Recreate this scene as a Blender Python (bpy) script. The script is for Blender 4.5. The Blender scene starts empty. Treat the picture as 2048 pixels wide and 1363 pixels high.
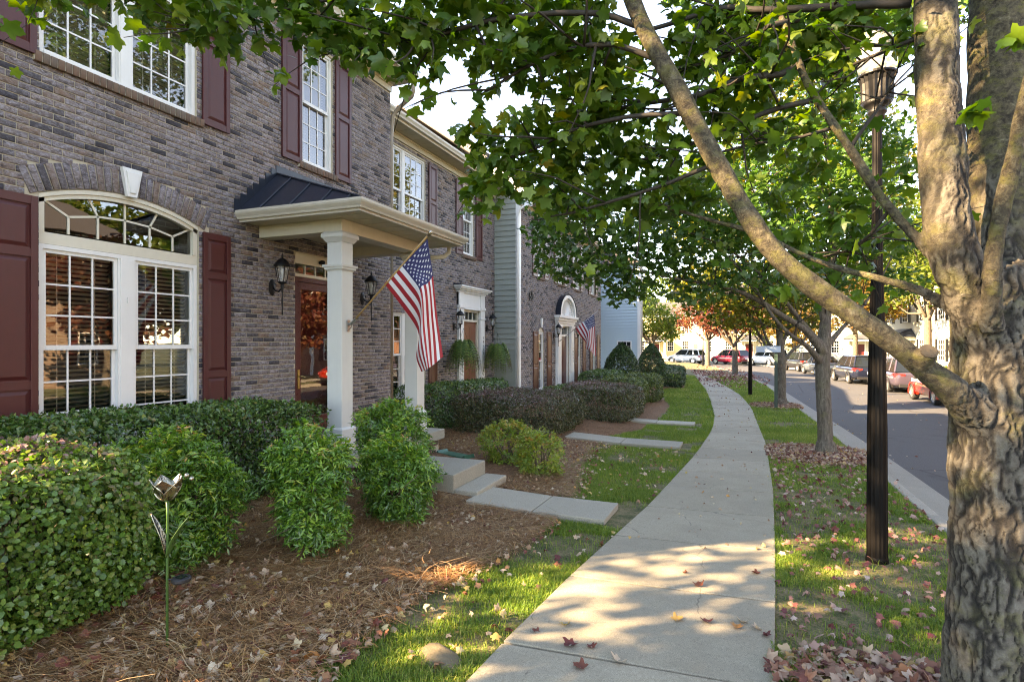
import bpy, math, random
import numpy as np
from mathutils import Vector, Matrix

rng = np.random.default_rng(11)
random.seed(11)
SC = bpy.context.scene
COL = SC.collection
R = math.radians

# ------------------------------------------------------------------ camera, sky, sun, exposure
cam_d = bpy.data.cameras.new("camera")
cam = bpy.data.objects.new("camera", cam_d)
COL.objects.link(cam)
cam.location = (0, 0, 1.75)
cam.rotation_euler = (R(90), 0, R(21.401))
cam_d.sensor_width = 36.0
cam_d.lens = 20.0
cam_d.shift_y = 0.0017
cam_d.clip_start = 0.05
cam_d.clip_end = 3000
SC.camera = cam

SUN_AZ, SUN_EL = 218.0, 29.0          # azimuth from +X towards +Y, elevation
world = bpy.data.worlds.new("World")
SC.world = world
world.use_nodes = True
wn = world.node_tree.nodes
wl = world.node_tree.links
bg = wn["Background"]
sky = wn.new("ShaderNodeTexSky")
sky.sky_type = 'NISHITA'
sky.sun_disc = False
sky.sun_elevation = R(SUN_EL)
sky.sun_rotation = R(90 - SUN_AZ)
sky.air_density = 0.7
sky.dust_density = 0.0
sky.ozone_density = 4.0
wl.new(sky.outputs[0], bg.inputs[0])
bg.inputs[1].default_value = 0.115

sun_d = bpy.data.lights.new("sun", 'SUN')
sun_d.energy = 3.0
sun_d.angle = R(0.5)
sun_d.color = (1.0, 0.95, 0.84)
sun = bpy.data.objects.new("sun", sun_d)
COL.objects.link(sun)
sdir = Vector((math.cos(R(SUN_EL)) * math.cos(R(SUN_AZ)), math.cos(R(SUN_EL)) * math.sin(R(SUN_AZ)), math.sin(R(SUN_EL))))
sun.rotation_euler = sdir.to_track_quat('Z', 'Y').to_euler()
sun.location = (-30, -20, 30)

SC.view_settings.view_transform = 'Standard'
SC.view_settings.look = 'None'
SC.view_settings.gamma = 1.0
SC.view_settings.use_curve_mapping = False
SC.view_settings.exposure = 3.88
SC.view_settings.use_white_balance = True
SC.view_settings.white_balance_temperature = 13500
SC.view_settings.white_balance_tint = 20
SC.render.engine = 'CYCLES'
try:
    SC.cycles.use_denoising = True
    SC.cycles.denoiser = 'OPENIMAGEDENOISE'
    SC.cycles.denoising_input_passes = 'RGB_ALBEDO_NORMAL'
    SC.cycles.denoising_prefilter = 'NONE'
except Exception:
    pass
SC.cycles.filter_width = 1.1
SC.cycles.max_bounces = 8
SC.cycles.diffuse_bounces = 3
SC.cycles.glossy_bounces = 3
SC.cycles.transmission_bounces = 5
SC.cycles.transparent_max_bounces = 12
SC.cycles.caustics_reflective = False
SC.cycles.caustics_refractive = False
SC.cycles.sample_clamp_indirect = 6.0

# ------------------------------------------------------------------ helpers
def tag(o, label=None, cat=None, group=None, kind=None):
    if label: o["label"] = label
    if cat: o["category"] = cat
    if group: o["group"] = group
    if kind: o["kind"] = kind
    return o

def thing(name, label, cat, loc=(0, 0, 0), rz=0.0, group=None):
    o = bpy.data.objects.new(name, None)
    o.empty_display_size = 0.2
    COL.objects.link(o)
    o.location = loc
    o.rotation_euler = (0, 0, rz)
    return tag(o, label, cat, group)

def group_root(name, kind):
    o = bpy.data.objects.new(name, None)
    COL.objects.link(o)
    o["kind"] = kind
    return o

def link(name, me, parent=None, loc=None):
    o = bpy.data.objects.new(name, me)
    COL.objects.link(o)
    if parent: o.parent = parent
    if loc is not None: o.location = loc
    return o

def raw_mesh(name, V, F, mats, midx=None, smooth=False, rnd=None):
    """F: an (M,k) integer array or a list of such arrays."""
    V = np.asarray(V, dtype=np.float32)
    Fs = F if isinstance(F, list) else [F]
    Fs = [np.asarray(f, dtype=np.int32) for f in Fs if len(f)]
    me = bpy.data.meshes.new(name)
    me.vertices.add(len(V))
    me.vertices.foreach_set("co", V.ravel())
    loops = np.concatenate([f.ravel() for f in Fs])
    tot = np.concatenate([np.full(len(f), f.shape[1], dtype=np.int32) for f in Fs])
    start = np.concatenate([[0], np.cumsum(tot)[:-1]]).astype(np.int32)
    me.loops.add(len(loops))
    me.loops.foreach_set("vertex_index", loops)
    me.polygons.add(len(tot))
    me.polygons.foreach_set("loop_start", start)
    me.polygons.foreach_set("loop_total", tot)
    for m in (mats if isinstance(mats, (list, tuple)) else [mats]):
        me.materials.append(m)
    if midx is not None:
        me.polygons.foreach_set("material_index", np.asarray(midx, dtype=np.int32))
    if smooth:
        me.polygons.foreach_set("use_smooth", np.ones(len(tot), dtype=bool))
    if rnd is not None:
        a = me.attributes.new("rnd", 'FLOAT', 'POINT')
        a.data.foreach_set("value", np.asarray(rnd, dtype=np.float32))
    me.update(calc_edges=True)
    return me

class MB:
    """collects hard-surface shapes into one mesh"""
    def __init__(self):
        self.v, self.f, self.m = [], [], []
    def add(self, vs, fs, m=0):
        b = len(self.v)
        self.v += [tuple(p) for p in vs]
        self.f += [tuple(b + i for i in f) for f in fs]
        self.m += [m] * len(fs)
        return self
    def box(self, x0, x1, y0, y1, z0, z1, m=0):
        return self.add([(x0, y0, z0), (x1, y0, z0), (x1, y1, z0), (x0, y1, z0), (x0, y0, z1), (x1, y0, z1), (x1, y1, z1), (x0, y1, z1)],
                        [(0, 3, 2, 1), (4, 5, 6, 7), (0, 1, 5, 4), (1, 2, 6, 5), (2, 3, 7, 6), (3, 0, 4, 7)], m)
    def frustum(self, c, a, z0, b, z1, m=0):
        """a,b: half sizes (x,y) at z0 and z1 round centre c"""
        x, y = c
        return self.add([(x - a[0], y - a[1], z0), (x + a[0], y - a[1], z0), (x + a[0], y + a[1], z0), (x - a[0], y + a[1], z0),
                         (x - b[0], y - b[1], z1), (x + b[0], y - b[1], z1), (x + b[0], y + b[1], z1), (x - b[0], y + b[1], z1)],
                        [(0, 3, 2, 1), (4, 5, 6, 7), (0, 1, 5, 4), (1, 2, 6, 5), (2, 3, 7, 6), (3, 0, 4, 7)], m)
    def prism(self, poly, axis, a, b, m=0):
        """poly: list of 2D points in the plane across axis, extruded from a to b"""
        n = len(poly)
        def P(p, t):
            if axis == 'x': return (t, p[0], p[1])
            if axis == 'y': return (p[0], t, p[1])
            return (p[0], p[1], t)
        vs = [P(p, a) for p in poly] + [P(p, b) for p in poly]
        fs = [tuple(range(n)), tuple(range(2 * n - 1, n - 1, -1))]
        fs += [(i, i + n, (i + 1) % n + n, (i + 1) % n) for i in range(n)]
        return self.add(vs, fs, m)
    def lathe(self, prof, c=(0, 0), n=16, m=0, flute=0.0):
        x, y = c
        vs, fs = [], []
        for r, z in prof:
            for i in range(n):
                a = 2 * math.pi * i / n
                rr = r * (1 - flute * (i % 2))
                vs.append((x + rr * math.cos(a), y + rr * math.sin(a), z))
        k = len(prof)
        for j in range(k - 1):
            for i in range(n):
                fs.append((j * n + i, j * n + (i + 1) % n, (j + 1) * n + (i + 1) % n, (j + 1) * n + i))
        fs.append(tuple(range(n - 1, -1, -1)))
        fs.append(tuple(range((k - 1) * n, k * n)))
        return self.add(vs, fs, m)
    def tube(self, pts, rads, n=8, m=0):
        V, F, cap = tube_arrays(pts, rads, n)
        self.add([tuple(p) for p in V], [tuple(f) for f in F] + cap, m)
        return self
    def quad(self, a, b, c, d, m=0):
        return self.add([a, b, c, d], [(0, 1, 2, 3)], m)
    def build(self, name, mats, parent=None, smooth=False, bevel=0.0, loc=None):
        me = bpy.data.meshes.new(name)
        me.from_pydata(self.v, [], self.f)
        for mm in (mats if isinstance(mats, (list, tuple)) else [mats]):
            me.materials.append(mm)
        if any(self.m):
            me.polygons.foreach_set("material_index", self.m)
        if smooth:
            me.polygons.foreach_set("use_smooth", [True] * len(self.f))
        me.update()
        o = link(name, me, parent, loc)
        if bevel:
            bv = o.modifiers.new("bevel", 'BEVEL')
            bv.width = bevel
            bv.segments = 2
            bv.limit_method = 'ANGLE'
            bv.angle_limit = R(40)
        return o

def tube_arrays(pts, rads, n=8):
    P = np.asarray(pts, float)
    k = len(P)
    T = np.zeros_like(P)
    T[1:-1] = P[2:] - P[:-2]
    T[0] = P[1] - P[0]
    T[-1] = P[-1] - P[-2]
    T /= np.linalg.norm(T, axis=1)[:, None] + 1e-9
    up = np.array([0, 0, 1.0]) if abs(T[0][2]) < 0.9 else np.array([1.0, 0, 0])
    N = np.cross(T[0], up); N /= np.linalg.norm(N)
    V = []
    ang = np.linspace(0, 2 * np.pi, n, endpoint=False)
    for i in range(k):
        N = N - T[i] * np.dot(N, T[i]); N /= np.linalg.norm(N) + 1e-9
        B = np.cross(T[i], N)
        V.append(P[i] + rads[i] * (np.cos(ang)[:, None] * N + np.sin(ang)[:, None] * B))
    V = np.concatenate(V)
    F = []
    for j in range(k - 1):
        for i in range(n):
            F.append((j * n + i, j * n + (i + 1) % n, (j + 1) * n + (i + 1) % n, (j + 1) * n + i))
    cap = [tuple(range(n - 1, -1, -1)), tuple(range((k - 1) * n, k * n))]
    return V, F, cap

def resample(poly, step):
    """poly: [(x,y,z,r)] -> smooth dense polyline (Catmull-Rom)"""
    P = np.asarray(poly, float)
    out = []
    for i in range(len(P) - 1):
        p0, p1, p2, p3 = P[max(i - 1, 0)], P[i], P[i + 1], P[min(i + 2, len(P) - 1)]
        m = max(1, int(np.linalg.norm((p2 - p1)[:3]) / step))
        for t in np.arange(m) / m:
            out.append(0.5 * ((2 * p1) + (p2 - p0) * t + (2 * p0 - 5 * p1 + 4 * p2 - p3) * t * t + (3 * p1 - p0 - 3 * p2 + p3) * t ** 3))
    out.append(P[-1])
    out = np.array(out)
    out[:, 3] = np.maximum(out[:, 3], 0.0015)
    return out

def vnoise(P, seed=0):
    """value noise in [-1,1]; P (N,3) already scaled"""
    P = np.asarray(P, float)
    I = np.floor(P).astype(np.int64)
    f = P - I
    f = f * f * (3 - 2 * f)
    def h(i, j, k):
        n = (i * 374761393 + j * 668265263 + k * 2147483647 + seed * 1274126177) & 0xFFFFFFFF
        n = ((n ^ (n >> 13)) * 1274126177) & 0xFFFFFFFF
        n = (n ^ (n >> 16)) & 0xFFFFFF
        return n / float(0xFFFFFF) * 2 - 1
    r = 0
    for dx in (0, 1):
        wx = f[:, 0] if dx else 1 - f[:, 0]
        for dy in (0, 1):
            wy = f[:, 1] if dy else 1 - f[:, 1]
            for dz in (0, 1):
                wz = f[:, 2] if dz else 1 - f[:, 2]
                r = r + wx * wy * wz * h(I[:, 0] + dx, I[:, 1] + dy, I[:, 2] + dz)
    return r

def unit(v):
    return v / (np.linalg.norm(v, axis=-1, keepdims=True) + 1e-9)

# leaf templates: x along the leaf, y across, z up
def _maple(rich):
    half = [(0.0, 0.0), (-0.08, 0.16), (-0.17, 0.36), (0.0, 0.42), (0.12, 0.35), (0.22, 0.40), (0.38, 0.58), (0.62, 0.60), (0.60, 0.44), (0.62, 0.28), (0.78, 0.24), (0.86, 0.12), (1.0, 0.0)] if rich else \
           [(0.0, 0.0), (-0.15, 0.38), (0.13, 0.35), (0.58, 0.60), (0.61, 0.28), (1.0, 0.0)]
    out = half + [(x, -y) for x, y in half[-2:0:-1]]
    V = [(x - 0.0, y, -0.22 * y * y * 2 - 0.10 * x * x + 0.05 * abs(y)) for x, y in out]
    n = len(V)
    V.append((0.36, 0, 0.03))
    F = [(n, (i + 1) % n, i)[::-1] for i in range(n)]
    F = [(i, (i + 1) % n, n) for i in range(n)]
    return np.array(V), np.array(F)
T_MAPLE = _maple(False)
T_MAPLE_R = _maple(True)
T_OVAL = (np.array([(0, 0, 0), (0.28, 0.24, 0.05), (0.70, 0.24, 0.04), (1, 0, -0.03), (0.70, -0.24, 0.04), (0.28, -0.24, 0.05)]),
          np.array([(0, 3, 2), (0, 2, 1), (0, 4, 3), (0, 5, 4)]))
T_ROUND = (np.array([(0, 0, 0), (0.22, 0.30, 0.05), (0.68, 0.33, 0.05), (1, 0, -0.02), (0.68, -0.33, 0.05), (0.22, -0.30, 0.05)]),
           np.array([(0, 3, 2), (0, 2, 1), (0, 4, 3), (0, 5, 4)]))
T_LANCE = (np.array([(0, 0, 0), (0.38, 0.15, 0.04), (1, 0, -0.10), (0.38, -0.15, 0.04)]), np.array([(0, 2, 1), (0, 3, 2)]))
T_TUFT = (np.array([(0, 0, 0), (0.5, 0.42, 0.10), (1, 0, -0.08), (0.5, -0.42, 0.06)]), np.array([(0, 2, 1), (0, 3, 2)]))
T_SPRIG = (np.array([(0, 0, 0), (0.5, 0.5, 0.1), (0.35, 0.12, 0), (1, 0.05, -0.1), (0.4, -0.1, 0.0), (0.55, -0.5, 0.08)]), np.array([(0, 2, 1), (0, 4, 3), (0, 3, 2), (0, 5, 4)]))

def leaf_arrays(P, N, size, tmpl, tip=None, rnd=None, cmax=1.8):
    n = len(P)
    N = unit(N)
    if tip is None: tip = rng.normal(size=(n, 3))
    t = tip - N * np.sum(tip * N, axis=1, keepdims=True)
    t = unit(t)
    b = np.cross(N, t)
    T, F = tmpl
    size = np.broadcast_to(np.asarray(size, float), (n,))
    wid = rng.uniform(0.82, 1.15, n)
    curl = rng.uniform(0.3, cmax, n)
    V = P[:, None, :] + size[:, None, None] * (T[None, :, 0, None] * t[:, None, :] + wid[:, None, None] * T[None, :, 1, None] * b[:, None, :] + curl[:, None, None] * T[None, :, 2, None] * N[:, None, :])
    FF = F[None] + (np.arange(n) * len(T))[:, None, None]
    if rnd is None: rnd = rng.random(n)
    return V.reshape(-1, 3), FF.reshape(-1, F.shape[1]), np.repeat(rnd, len(T))

def leaf_object(name, P, N, size, tmpl, mat, parent=None, tip=None, rnd=None, kind='stuff', label=None):
    V, F, r = leaf_arrays(P, N, size, tmpl, tip, rnd)
    o = link(name, raw_mesh(name, V, F, mat, rnd=r), parent)
    if kind: o["kind"] = kind
    if label: o["label"] = label
    return o

# ------------------------------------------------------------------ materials
class NT:
    def __init__(self, name):
        self.mat = bpy.data.materials.new(name)
        self.mat.use_nodes = True
        self.t = self.mat.node_tree
        self.t.nodes.clear()
        self.out = self.n('ShaderNodeOutputMaterial')
    def n(self, typ, **kw):
        nd = self.t.nodes.new(typ)
        for k, v in kw.items(): setattr(nd, k, v)
        return nd
    def l(self, a, b): self.t.links.new(a, b)
    def val(self, sock, v):
        if isinstance(v, bpy.types.NodeSocket): self.l(v, sock)
        else:
            if sock.type == 'RGBA' and len(v) == 3: v = (*v, 1)
            sock.default_value = v
    def pos(self, scale=(1, 1, 1), obj=False):
        src = self.n('ShaderNodeTexCoord').outputs['Object'] if obj else self.n('ShaderNodeNewGeometry').outputs['Position']
        m = self.n('ShaderNodeMapping')
        m.inputs['Scale'].default_value = scale
        self.l(src, m.inputs['Vector'])
        return m.outputs[0]
    def noise(self, vec, scale, detail=3, rough=0.6, dist=0.0):
        nd = self.n('ShaderNodeTexNoise')
        self.l(vec, nd.inputs['Vector'])
        nd.inputs['Scale'].default_value = scale
        nd.inputs['Detail'].default_value = detail
        nd.inputs['Roughness'].default_value = rough
        nd.inputs['Distortion'].default_value = dist
        return nd.outputs['Fac']
    def ramp(self, fac, stops, const=False):
        nd = self.n('ShaderNodeValToRGB')
        cr = nd.color_ramp
        if const: cr.interpolation = 'CONSTANT'
        while len(cr.elements) < len(stops): cr.elements.new(0.5)
        for e, (p, c) in zip(cr.elements, stops):
            e.position = p
            e.color = (*c, 1) if len(c) == 3 else c
        self.l(fac, nd.inputs[0])
        return nd.outputs[0]
    def mix(self, fac, a, b, typ='MIX'):
        nd = self.n('ShaderNodeMix', data_type='RGBA', blend_type=typ)
        self.val(nd.inputs[0], fac); self.val(nd.inputs[6], a); self.val(nd.inputs[7], b)
        return nd.outputs[2]
    def math(self, op, a, b=0.5):
        nd = self.n('ShaderNodeMath', operation=op)
        self.val(nd.inputs[0], a); self.val(nd.inputs[1], b)
        return nd.outputs[0]
    def bump(self, h, strength=0.3, dist=0.01):
        nd = self.n('ShaderNodeBump')
        nd.inputs['Strength'].default_value = strength
        nd.inputs['Distance'].default_value = dist
        self.l(h, nd.inputs['Height'])
        return nd.outputs[0]
    def bsdf(self, color, rough=0.6, normal=None, **kw):
        p = self.n('ShaderNodeBsdfPrincipled')
        self.val(p.inputs['Base Color'], color)
        self.val(p.inputs['Roughness'], rough)
        if normal is not None: self.l(normal, p.inputs['Normal'])
        for k, v in kw.items(): self.val(p.inputs[k.replace('_', ' ')], v)
        return p.outputs[0]
    def done(self, sh):
        self.l(sh, self.out.inputs[0])
        return self.mat

def attr_rnd(t):
    a = t.n('ShaderNodeAttribute'); a.attribute_name = "rnd"
    return a.outputs['Fac']

def m_plain(name, col, rough=0.5, var=0.10, scale=6.0, bump=0.0, **kw):
    t = NT(name)
    v = t.pos()
    nz = t.noise(v, scale, 4)
    nz2 = t.noise(v, scale * 9, 3)
    c = t.mix(t.math('MULTIPLY', nz, 1.0), tuple(x * (1 - var * 1.6) for x in col), tuple(min(1, x * (1 + var)) for x in col))
    c = t.mix(t.math('MULTIPLY', nz2, var * 2), c, tuple(x * 0.7 for x in col))
    st = t.ramp(t.noise(t.pos((7, 7, 0.7)), 2.2, 5, 0.7), [(0.50, (0, 0, 0)), (0.78, (1, 1, 1))])
    c = t.mix(t.math('MULTIPLY', st, min(0.5, var * 2.2)), c, tuple(x * 0.55 + 0.02 for x in col))
    nb = t.bump(nz2, bump, 0.004) if bump else None
    rr = t.math('ADD', t.math('MULTIPLY', nz2, 0.2), rough - 0.1)
    return t.done(t.bsdf(c, rr, nb, **kw))

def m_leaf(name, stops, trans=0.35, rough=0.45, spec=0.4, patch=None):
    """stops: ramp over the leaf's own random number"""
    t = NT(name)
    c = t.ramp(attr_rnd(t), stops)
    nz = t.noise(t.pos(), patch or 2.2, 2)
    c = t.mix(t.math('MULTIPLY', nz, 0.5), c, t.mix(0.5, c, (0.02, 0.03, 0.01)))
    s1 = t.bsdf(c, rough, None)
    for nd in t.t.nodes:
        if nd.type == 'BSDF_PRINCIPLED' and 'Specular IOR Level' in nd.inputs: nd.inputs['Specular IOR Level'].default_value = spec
    tr = t.n('ShaderNodeBsdfTranslucent')
    hs = t.n('ShaderNodeHueSaturation')
    hs.inputs['Saturation'].default_value = 1.1
    hs.inputs['Value'].default_value = 1.75
    t.l(c, hs.inputs['Color'])
    t.l(hs.outputs[0], tr.inputs[0])
    mx = t.n('ShaderNodeMixShader')
    mx.inputs[0].default_value = trans
    t.l(s1, mx.inputs[1]); t.l(tr.outputs[0], mx.inputs[2])
    return t.done(mx.outputs[0])

def m_brick():
    t = NT("brick")
    g = t.n('ShaderNodeNewGeometry')
    oi = t.n('ShaderNodeObjectInfo')
    r = t.math('FRACT', t.math('ADD', t.math('MULTIPLY', oi.outputs['Random'], 7.31), t.math('MULTIPLY', g.outputs['Random Per Island'], 3.17)), 0)
    base = t.ramp(r, [(0.0, (0.016, 0.014, 0.022)), (0.10, (0.035, 0.031, 0.040)), (0.20, (0.097, 0.077, 0.080)), (0.45, (0.167, 0.126, 0.122)), (0.75, (0.189, 0.149, 0.145)), (1.0, (0.19, 0.115, 0.080))])
    v = t.pos((1, 0.75, 1.5))
    n1 = t.noise(v, 34, 5, 0.8)
    wash = t.ramp(n1, [(0.46, (0, 0, 0)), (0.60, (1, 1, 1))])
    wr = t.ramp(r, [(0.0, (0.10, 0.10, 0.10)), (0.12, (0.35, 0.35, 0.35)), (0.3, (0.85, 0.85, 0.85)), (0.8, (0.9, 0.9, 0.9)), (1.0, (0.35, 0.35, 0.35))])
    c = t.mix(t.math('MULTIPLY', wash, wr), base, t.mix(r, (0.32, 0.305, 0.35), (0.365, 0.335, 0.36)))
    dk = t.ramp(t.noise(v, 20, 4, 0.75), [(0.36, (1, 1, 1)), (0.47, (0, 0, 0))])
    c = t.mix(t.math('MULTIPLY', dk, 0.8), c, (0.019, 0.016, 0.022))
    stn = t.ramp(t.noise(t.pos((1, 1, 0.45)), 0.9, 6, 0.7, 0.6), [(0.44, (0, 0, 0)), (0.72, (1, 1, 1))])
    c = t.mix(t.math('MULTIPLY', stn, 0.28), c, (0.085, 0.068, 0.060))
    nb = t.bump(n1, 0.6, 0.008)
    return t.done(t.bsdf(c, 0.85, nb))

def m_red_brick():
    t = NT("red brick edging")
    g = t.n('ShaderNodeNewGeometry'); oi = t.n('ShaderNodeObjectInfo')
    r = t.math('FRACT', t.math('ADD', t.math('MULTIPLY', oi.outputs['Random'], 5.3), t.math('MULTIPLY', g.outputs['Random Per Island'], 3.17)), 0)
    base = t.ramp(r, [(0, (0.13, 0.075, 0.055)), (0.5, (0.21, 0.115, 0.075)), (1, (0.15, 0.11, 0.085))])
    n1 = t.noise(t.pos(), 60, 4, 0.7)
    c = t.mix(t.math('MULTIPLY', n1, 0.5), base, (0.09, 0.065, 0.05))
    return t.done(t.bsdf(c, 0.85, t.bump(n1, 0.4, 0.005)))

def m_mortar():
    t = NT("mortar")
    n1 = t.noise(t.pos(), 70, 3, 0.7)
    c = t.mix(n1, (0.40, 0.34, 0.255), (0.55, 0.48, 0.37))
    return t.done(t.bsdf(c, 0.9, t.bump(n1, 0.4, 0.004)))

def m_concrete(name, a, b, stain=0.5):
    t = NT(name)
    oi = t.n('ShaderNodeObjectInfo')
    v = t.pos()
    n1 = t.noise(v, 260, 2, 0.7)
    n2 = t.noise(v, 3.0, 5, 0.65)
    n3 = t.noise(v, 38, 4, 0.7)
    c = t.mix(n2, a, b)
    c = t.mix(t.math('MULTIPLY', oi.outputs['Random'], 0.45), c, tuple(x * 0.66 for x in a))
    sp = t.ramp(n1, [(0.36, (0, 0, 0)), (0.5, (0.5, 0.5, 0.5)), (0.68, (1, 1, 1))])
    c = t.mix(0.45, c, sp, 'OVERLAY')
    st = t.ramp(n3, [(0.52, (0, 0, 0)), (0.75, (1, 1, 1))])
    c = t.mix(t.math('MULTIPLY', st, stain * 0.5), c, (0.13, 0.10, 0.07))
    big = t.ramp(t.noise(v, 1.1, 6, 0.7, 0.8), [(0.46, (0, 0, 0)), (0.70, (1, 1, 1))])
    c = t.mix(t.math('MULTIPLY', big, stain * 0.35), c, (0.14, 0.125, 0.10))
    vo = t.n('ShaderNodeTexVoronoi', feature='DISTANCE_TO_EDGE'); vo.inputs['Scale'].default_value = 0.55
    nzz = t.n('ShaderNodeTexNoise'); nzz.inputs['Scale'].default_value = 3.0; nzz.inputs['Detail'].default_value = 6; t.l(v, nzz.inputs['Vector'])
    t.l(t.mix(0.22, v, nzz.outputs['Color'], 'ADD'), vo.inputs['Vector'])
    ck = t.ramp(vo.outputs['Distance'], [(0.0, (1, 1, 1)), (0.0035, (0, 0, 0))])
    gate = t.ramp(n2, [(0.50, (0, 0, 0)), (0.58, (1, 1, 1))])
    c = t.mix(t.math('MULTIPLY', t.math('MULTIPLY', ck, gate), stain * 0.7), c, (0.035, 0.030, 0.025))
    return t.done(t.bsdf(c, 0.85, t.bump(n1, 0.35, 0.003)))

def m_asphalt():
    t = NT("asphalt")
    v = t.pos()
    n1 = t.noise(v, 150, 2, 0.7)
    n2 = t.noise(v, 0.6, 5, 0.6)
    c = t.mix(n1, (0.022, 0.023, 0.026), (0.092, 0.095, 0.100))
    c = t.mix(t.math('MULTIPLY', n2, 0.5), c, (0.050, 0.050, 0.050))
    vo = t.n('ShaderNodeTexVoronoi', feature='DISTANCE_TO_EDGE'); vo.inputs['Scale'].default_value = 0.22
    wv = t.mix(0.10, v, t.n('ShaderNodeTexNoise').outputs['Color'], 'ADD')
    t.l(wv, vo.inputs['Vector'])
    ck = t.ramp(vo.outputs['Distance'], [(0.0, (1, 1, 1)), (0.007, (0, 0, 0))])
    c = t.mix(t.math('MULTIPLY', ck, 0.75), c, (0.008, 0.008, 0.008))
    oil = t.ramp(t.noise(v, 1.3, 4, 0.6), [(0.62, (0, 0, 0)), (0.72, (1, 1, 1))])
    c = t.mix(t.math('MULTIPLY', oil, 0.5), c, (0.012, 0.012, 0.013))
    return t.done(t.bsdf(c, 0.8, t.bump(n1, 0.5, 0.006)))

def m_soil(name, stops, scale=9.0, bump=0.6):
    t = NT(name)
    v = t.pos()
    n1 = t.noise(v, scale, 6, 0.72)
    n2 = t.noise(v, scale * 9, 3, 0.7)
    c = t.ramp(t.math('ADD', t.math('MULTIPLY', n1, 0.6), t.math('MULTIPLY', n2, 0.4)), stops)
    return t.done(t.bsdf(c, 0.95, t.bump(n2, bump, 0.03)))

def m_bark(name, dark, mid, light, moss, zs=0.16):
    t = NT(name)
    v = t.pos((1, 1, zs))
    v2 = t.pos()
    n1 = t.noise(v, 34, 5, 0.7, 0.6)
    n2 = t.noise(v2, 7, 4, 0.65)
    n3 = t.noise(v2, 60, 4, 0.7)
    c = t.ramp(n1, [(0.32, dark), (0.5, mid), (0.68, light)])
    ms = t.ramp(n2, [(0.52, (0, 0, 0)), (0.68, (1, 1, 1))])
    c = t.mix(t.math('MULTIPLY', ms, 0.6), c, moss)
    sp = t.ramp(t.noise(v2, 24, 3, 0.7), [(0.60, (0, 0, 0)), (0.70, (1, 1, 1))])
    c = t.mix(t.math('MULTIPLY', sp, 0.55), c, tuple(min(1, x * 1.5) for x in light))
    h = t.math('ADD', t.math('MULTIPLY', n1, 0.7), t.math('MULTIPLY', n3, 0.35))
    return t.done(t.bsdf(c, 0.9, t.bump(h, 0.8, 0.012)))

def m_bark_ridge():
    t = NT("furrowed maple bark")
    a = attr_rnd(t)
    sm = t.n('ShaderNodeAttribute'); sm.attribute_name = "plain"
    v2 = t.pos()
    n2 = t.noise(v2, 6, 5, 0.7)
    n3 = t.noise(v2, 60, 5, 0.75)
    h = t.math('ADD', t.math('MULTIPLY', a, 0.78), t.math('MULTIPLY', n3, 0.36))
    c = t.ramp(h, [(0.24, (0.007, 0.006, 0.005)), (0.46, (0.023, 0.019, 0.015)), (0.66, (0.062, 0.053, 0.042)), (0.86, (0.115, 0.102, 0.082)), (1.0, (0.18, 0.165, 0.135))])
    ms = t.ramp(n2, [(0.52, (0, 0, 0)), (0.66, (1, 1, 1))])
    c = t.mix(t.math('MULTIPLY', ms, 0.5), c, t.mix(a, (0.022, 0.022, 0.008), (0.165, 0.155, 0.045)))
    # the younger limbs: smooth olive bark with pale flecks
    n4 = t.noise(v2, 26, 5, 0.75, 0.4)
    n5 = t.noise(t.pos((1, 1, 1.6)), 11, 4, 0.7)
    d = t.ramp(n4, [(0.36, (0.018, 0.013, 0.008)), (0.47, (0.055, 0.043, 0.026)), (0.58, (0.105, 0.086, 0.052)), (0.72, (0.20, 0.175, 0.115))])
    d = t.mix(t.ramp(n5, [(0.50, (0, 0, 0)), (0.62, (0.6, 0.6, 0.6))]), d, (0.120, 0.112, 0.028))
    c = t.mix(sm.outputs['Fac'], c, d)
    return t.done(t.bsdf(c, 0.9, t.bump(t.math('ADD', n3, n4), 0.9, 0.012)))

def m_glass():
    t = NT("window glass")
    tr = t.n('ShaderNodeBsdfTransparent'); tr.inputs[0].default_value = (0.86, 0.9, 0.9, 1)
    nz = t.noise(t.pos(), 1.7, 2, 0.5)
    gl = t.n('ShaderNodeBsdfGlossy'); gl.inputs['Roughness'].default_value = 0.0
    t.l(t.bump(nz, 0.05, 0.02), gl.inputs['Normal'])
    fr = t.n('ShaderNodeFresnel'); fr.inputs[0].default_value = 1.7
    mx = t.n('ShaderNodeMixShader')
    f2 = t.math('MINIMUM', t.math('ADD', t.math('MULTIPLY', fr.outputs[0], 1.25), 0.05), 1.0)
    t.l(f2, mx.inputs[0]); t.l(tr.outputs[0], mx.inputs[1]); t.l(gl.outputs[0], mx.inputs[2])
    return t.done(mx.outputs[0])

def m_lampglass():
    t = NT("lantern glass")
    tr = t.n('ShaderNodeBsdfTransparent'); tr.inputs[0].default_value = (0.93, 0.94, 0.93, 1)
    p = t.bsdf((0.75, 0.77, 0.76), 0.08)
    mx = t.n('ShaderNodeMixShader'); mx.inputs[0].default_value = 0.22
    t.l(tr.outputs[0], mx.inputs[1]); t.l(p, mx.inputs[2])
    return t.done(mx.outputs[0])

def m_siding(name, col):
    t = NT(name)
    v = t.pos((1, 1, 14))
    n1 = t.noise(v, 12, 3)
    c = t.mix(n1, tuple(x * 0.85 for x in col), tuple(min(1, x * 1.1) for x in col))
    return t.done(t.bsdf(c, 0.55, t.bump(n1, 0.12, 0.003)))

def m_shingle(name, cols):
    t = NT(name)
    g = t.n('ShaderNodeNewGeometry')
    c = t.ramp(g.outputs['Random Per Island'], [(i / max(1, len(cols) - 1), c) for i, c in enumerate(cols)])
    n1 = t.noise(t.pos(), 90, 3, 0.7)
    c = t.mix(t.math('MULTIPLY', n1, 0.4), c, (0.05, 0.045, 0.04))
    return t.done(t.bsdf(c, 0.9, t.bump(n1, 0.5, 0.005)))

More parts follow.
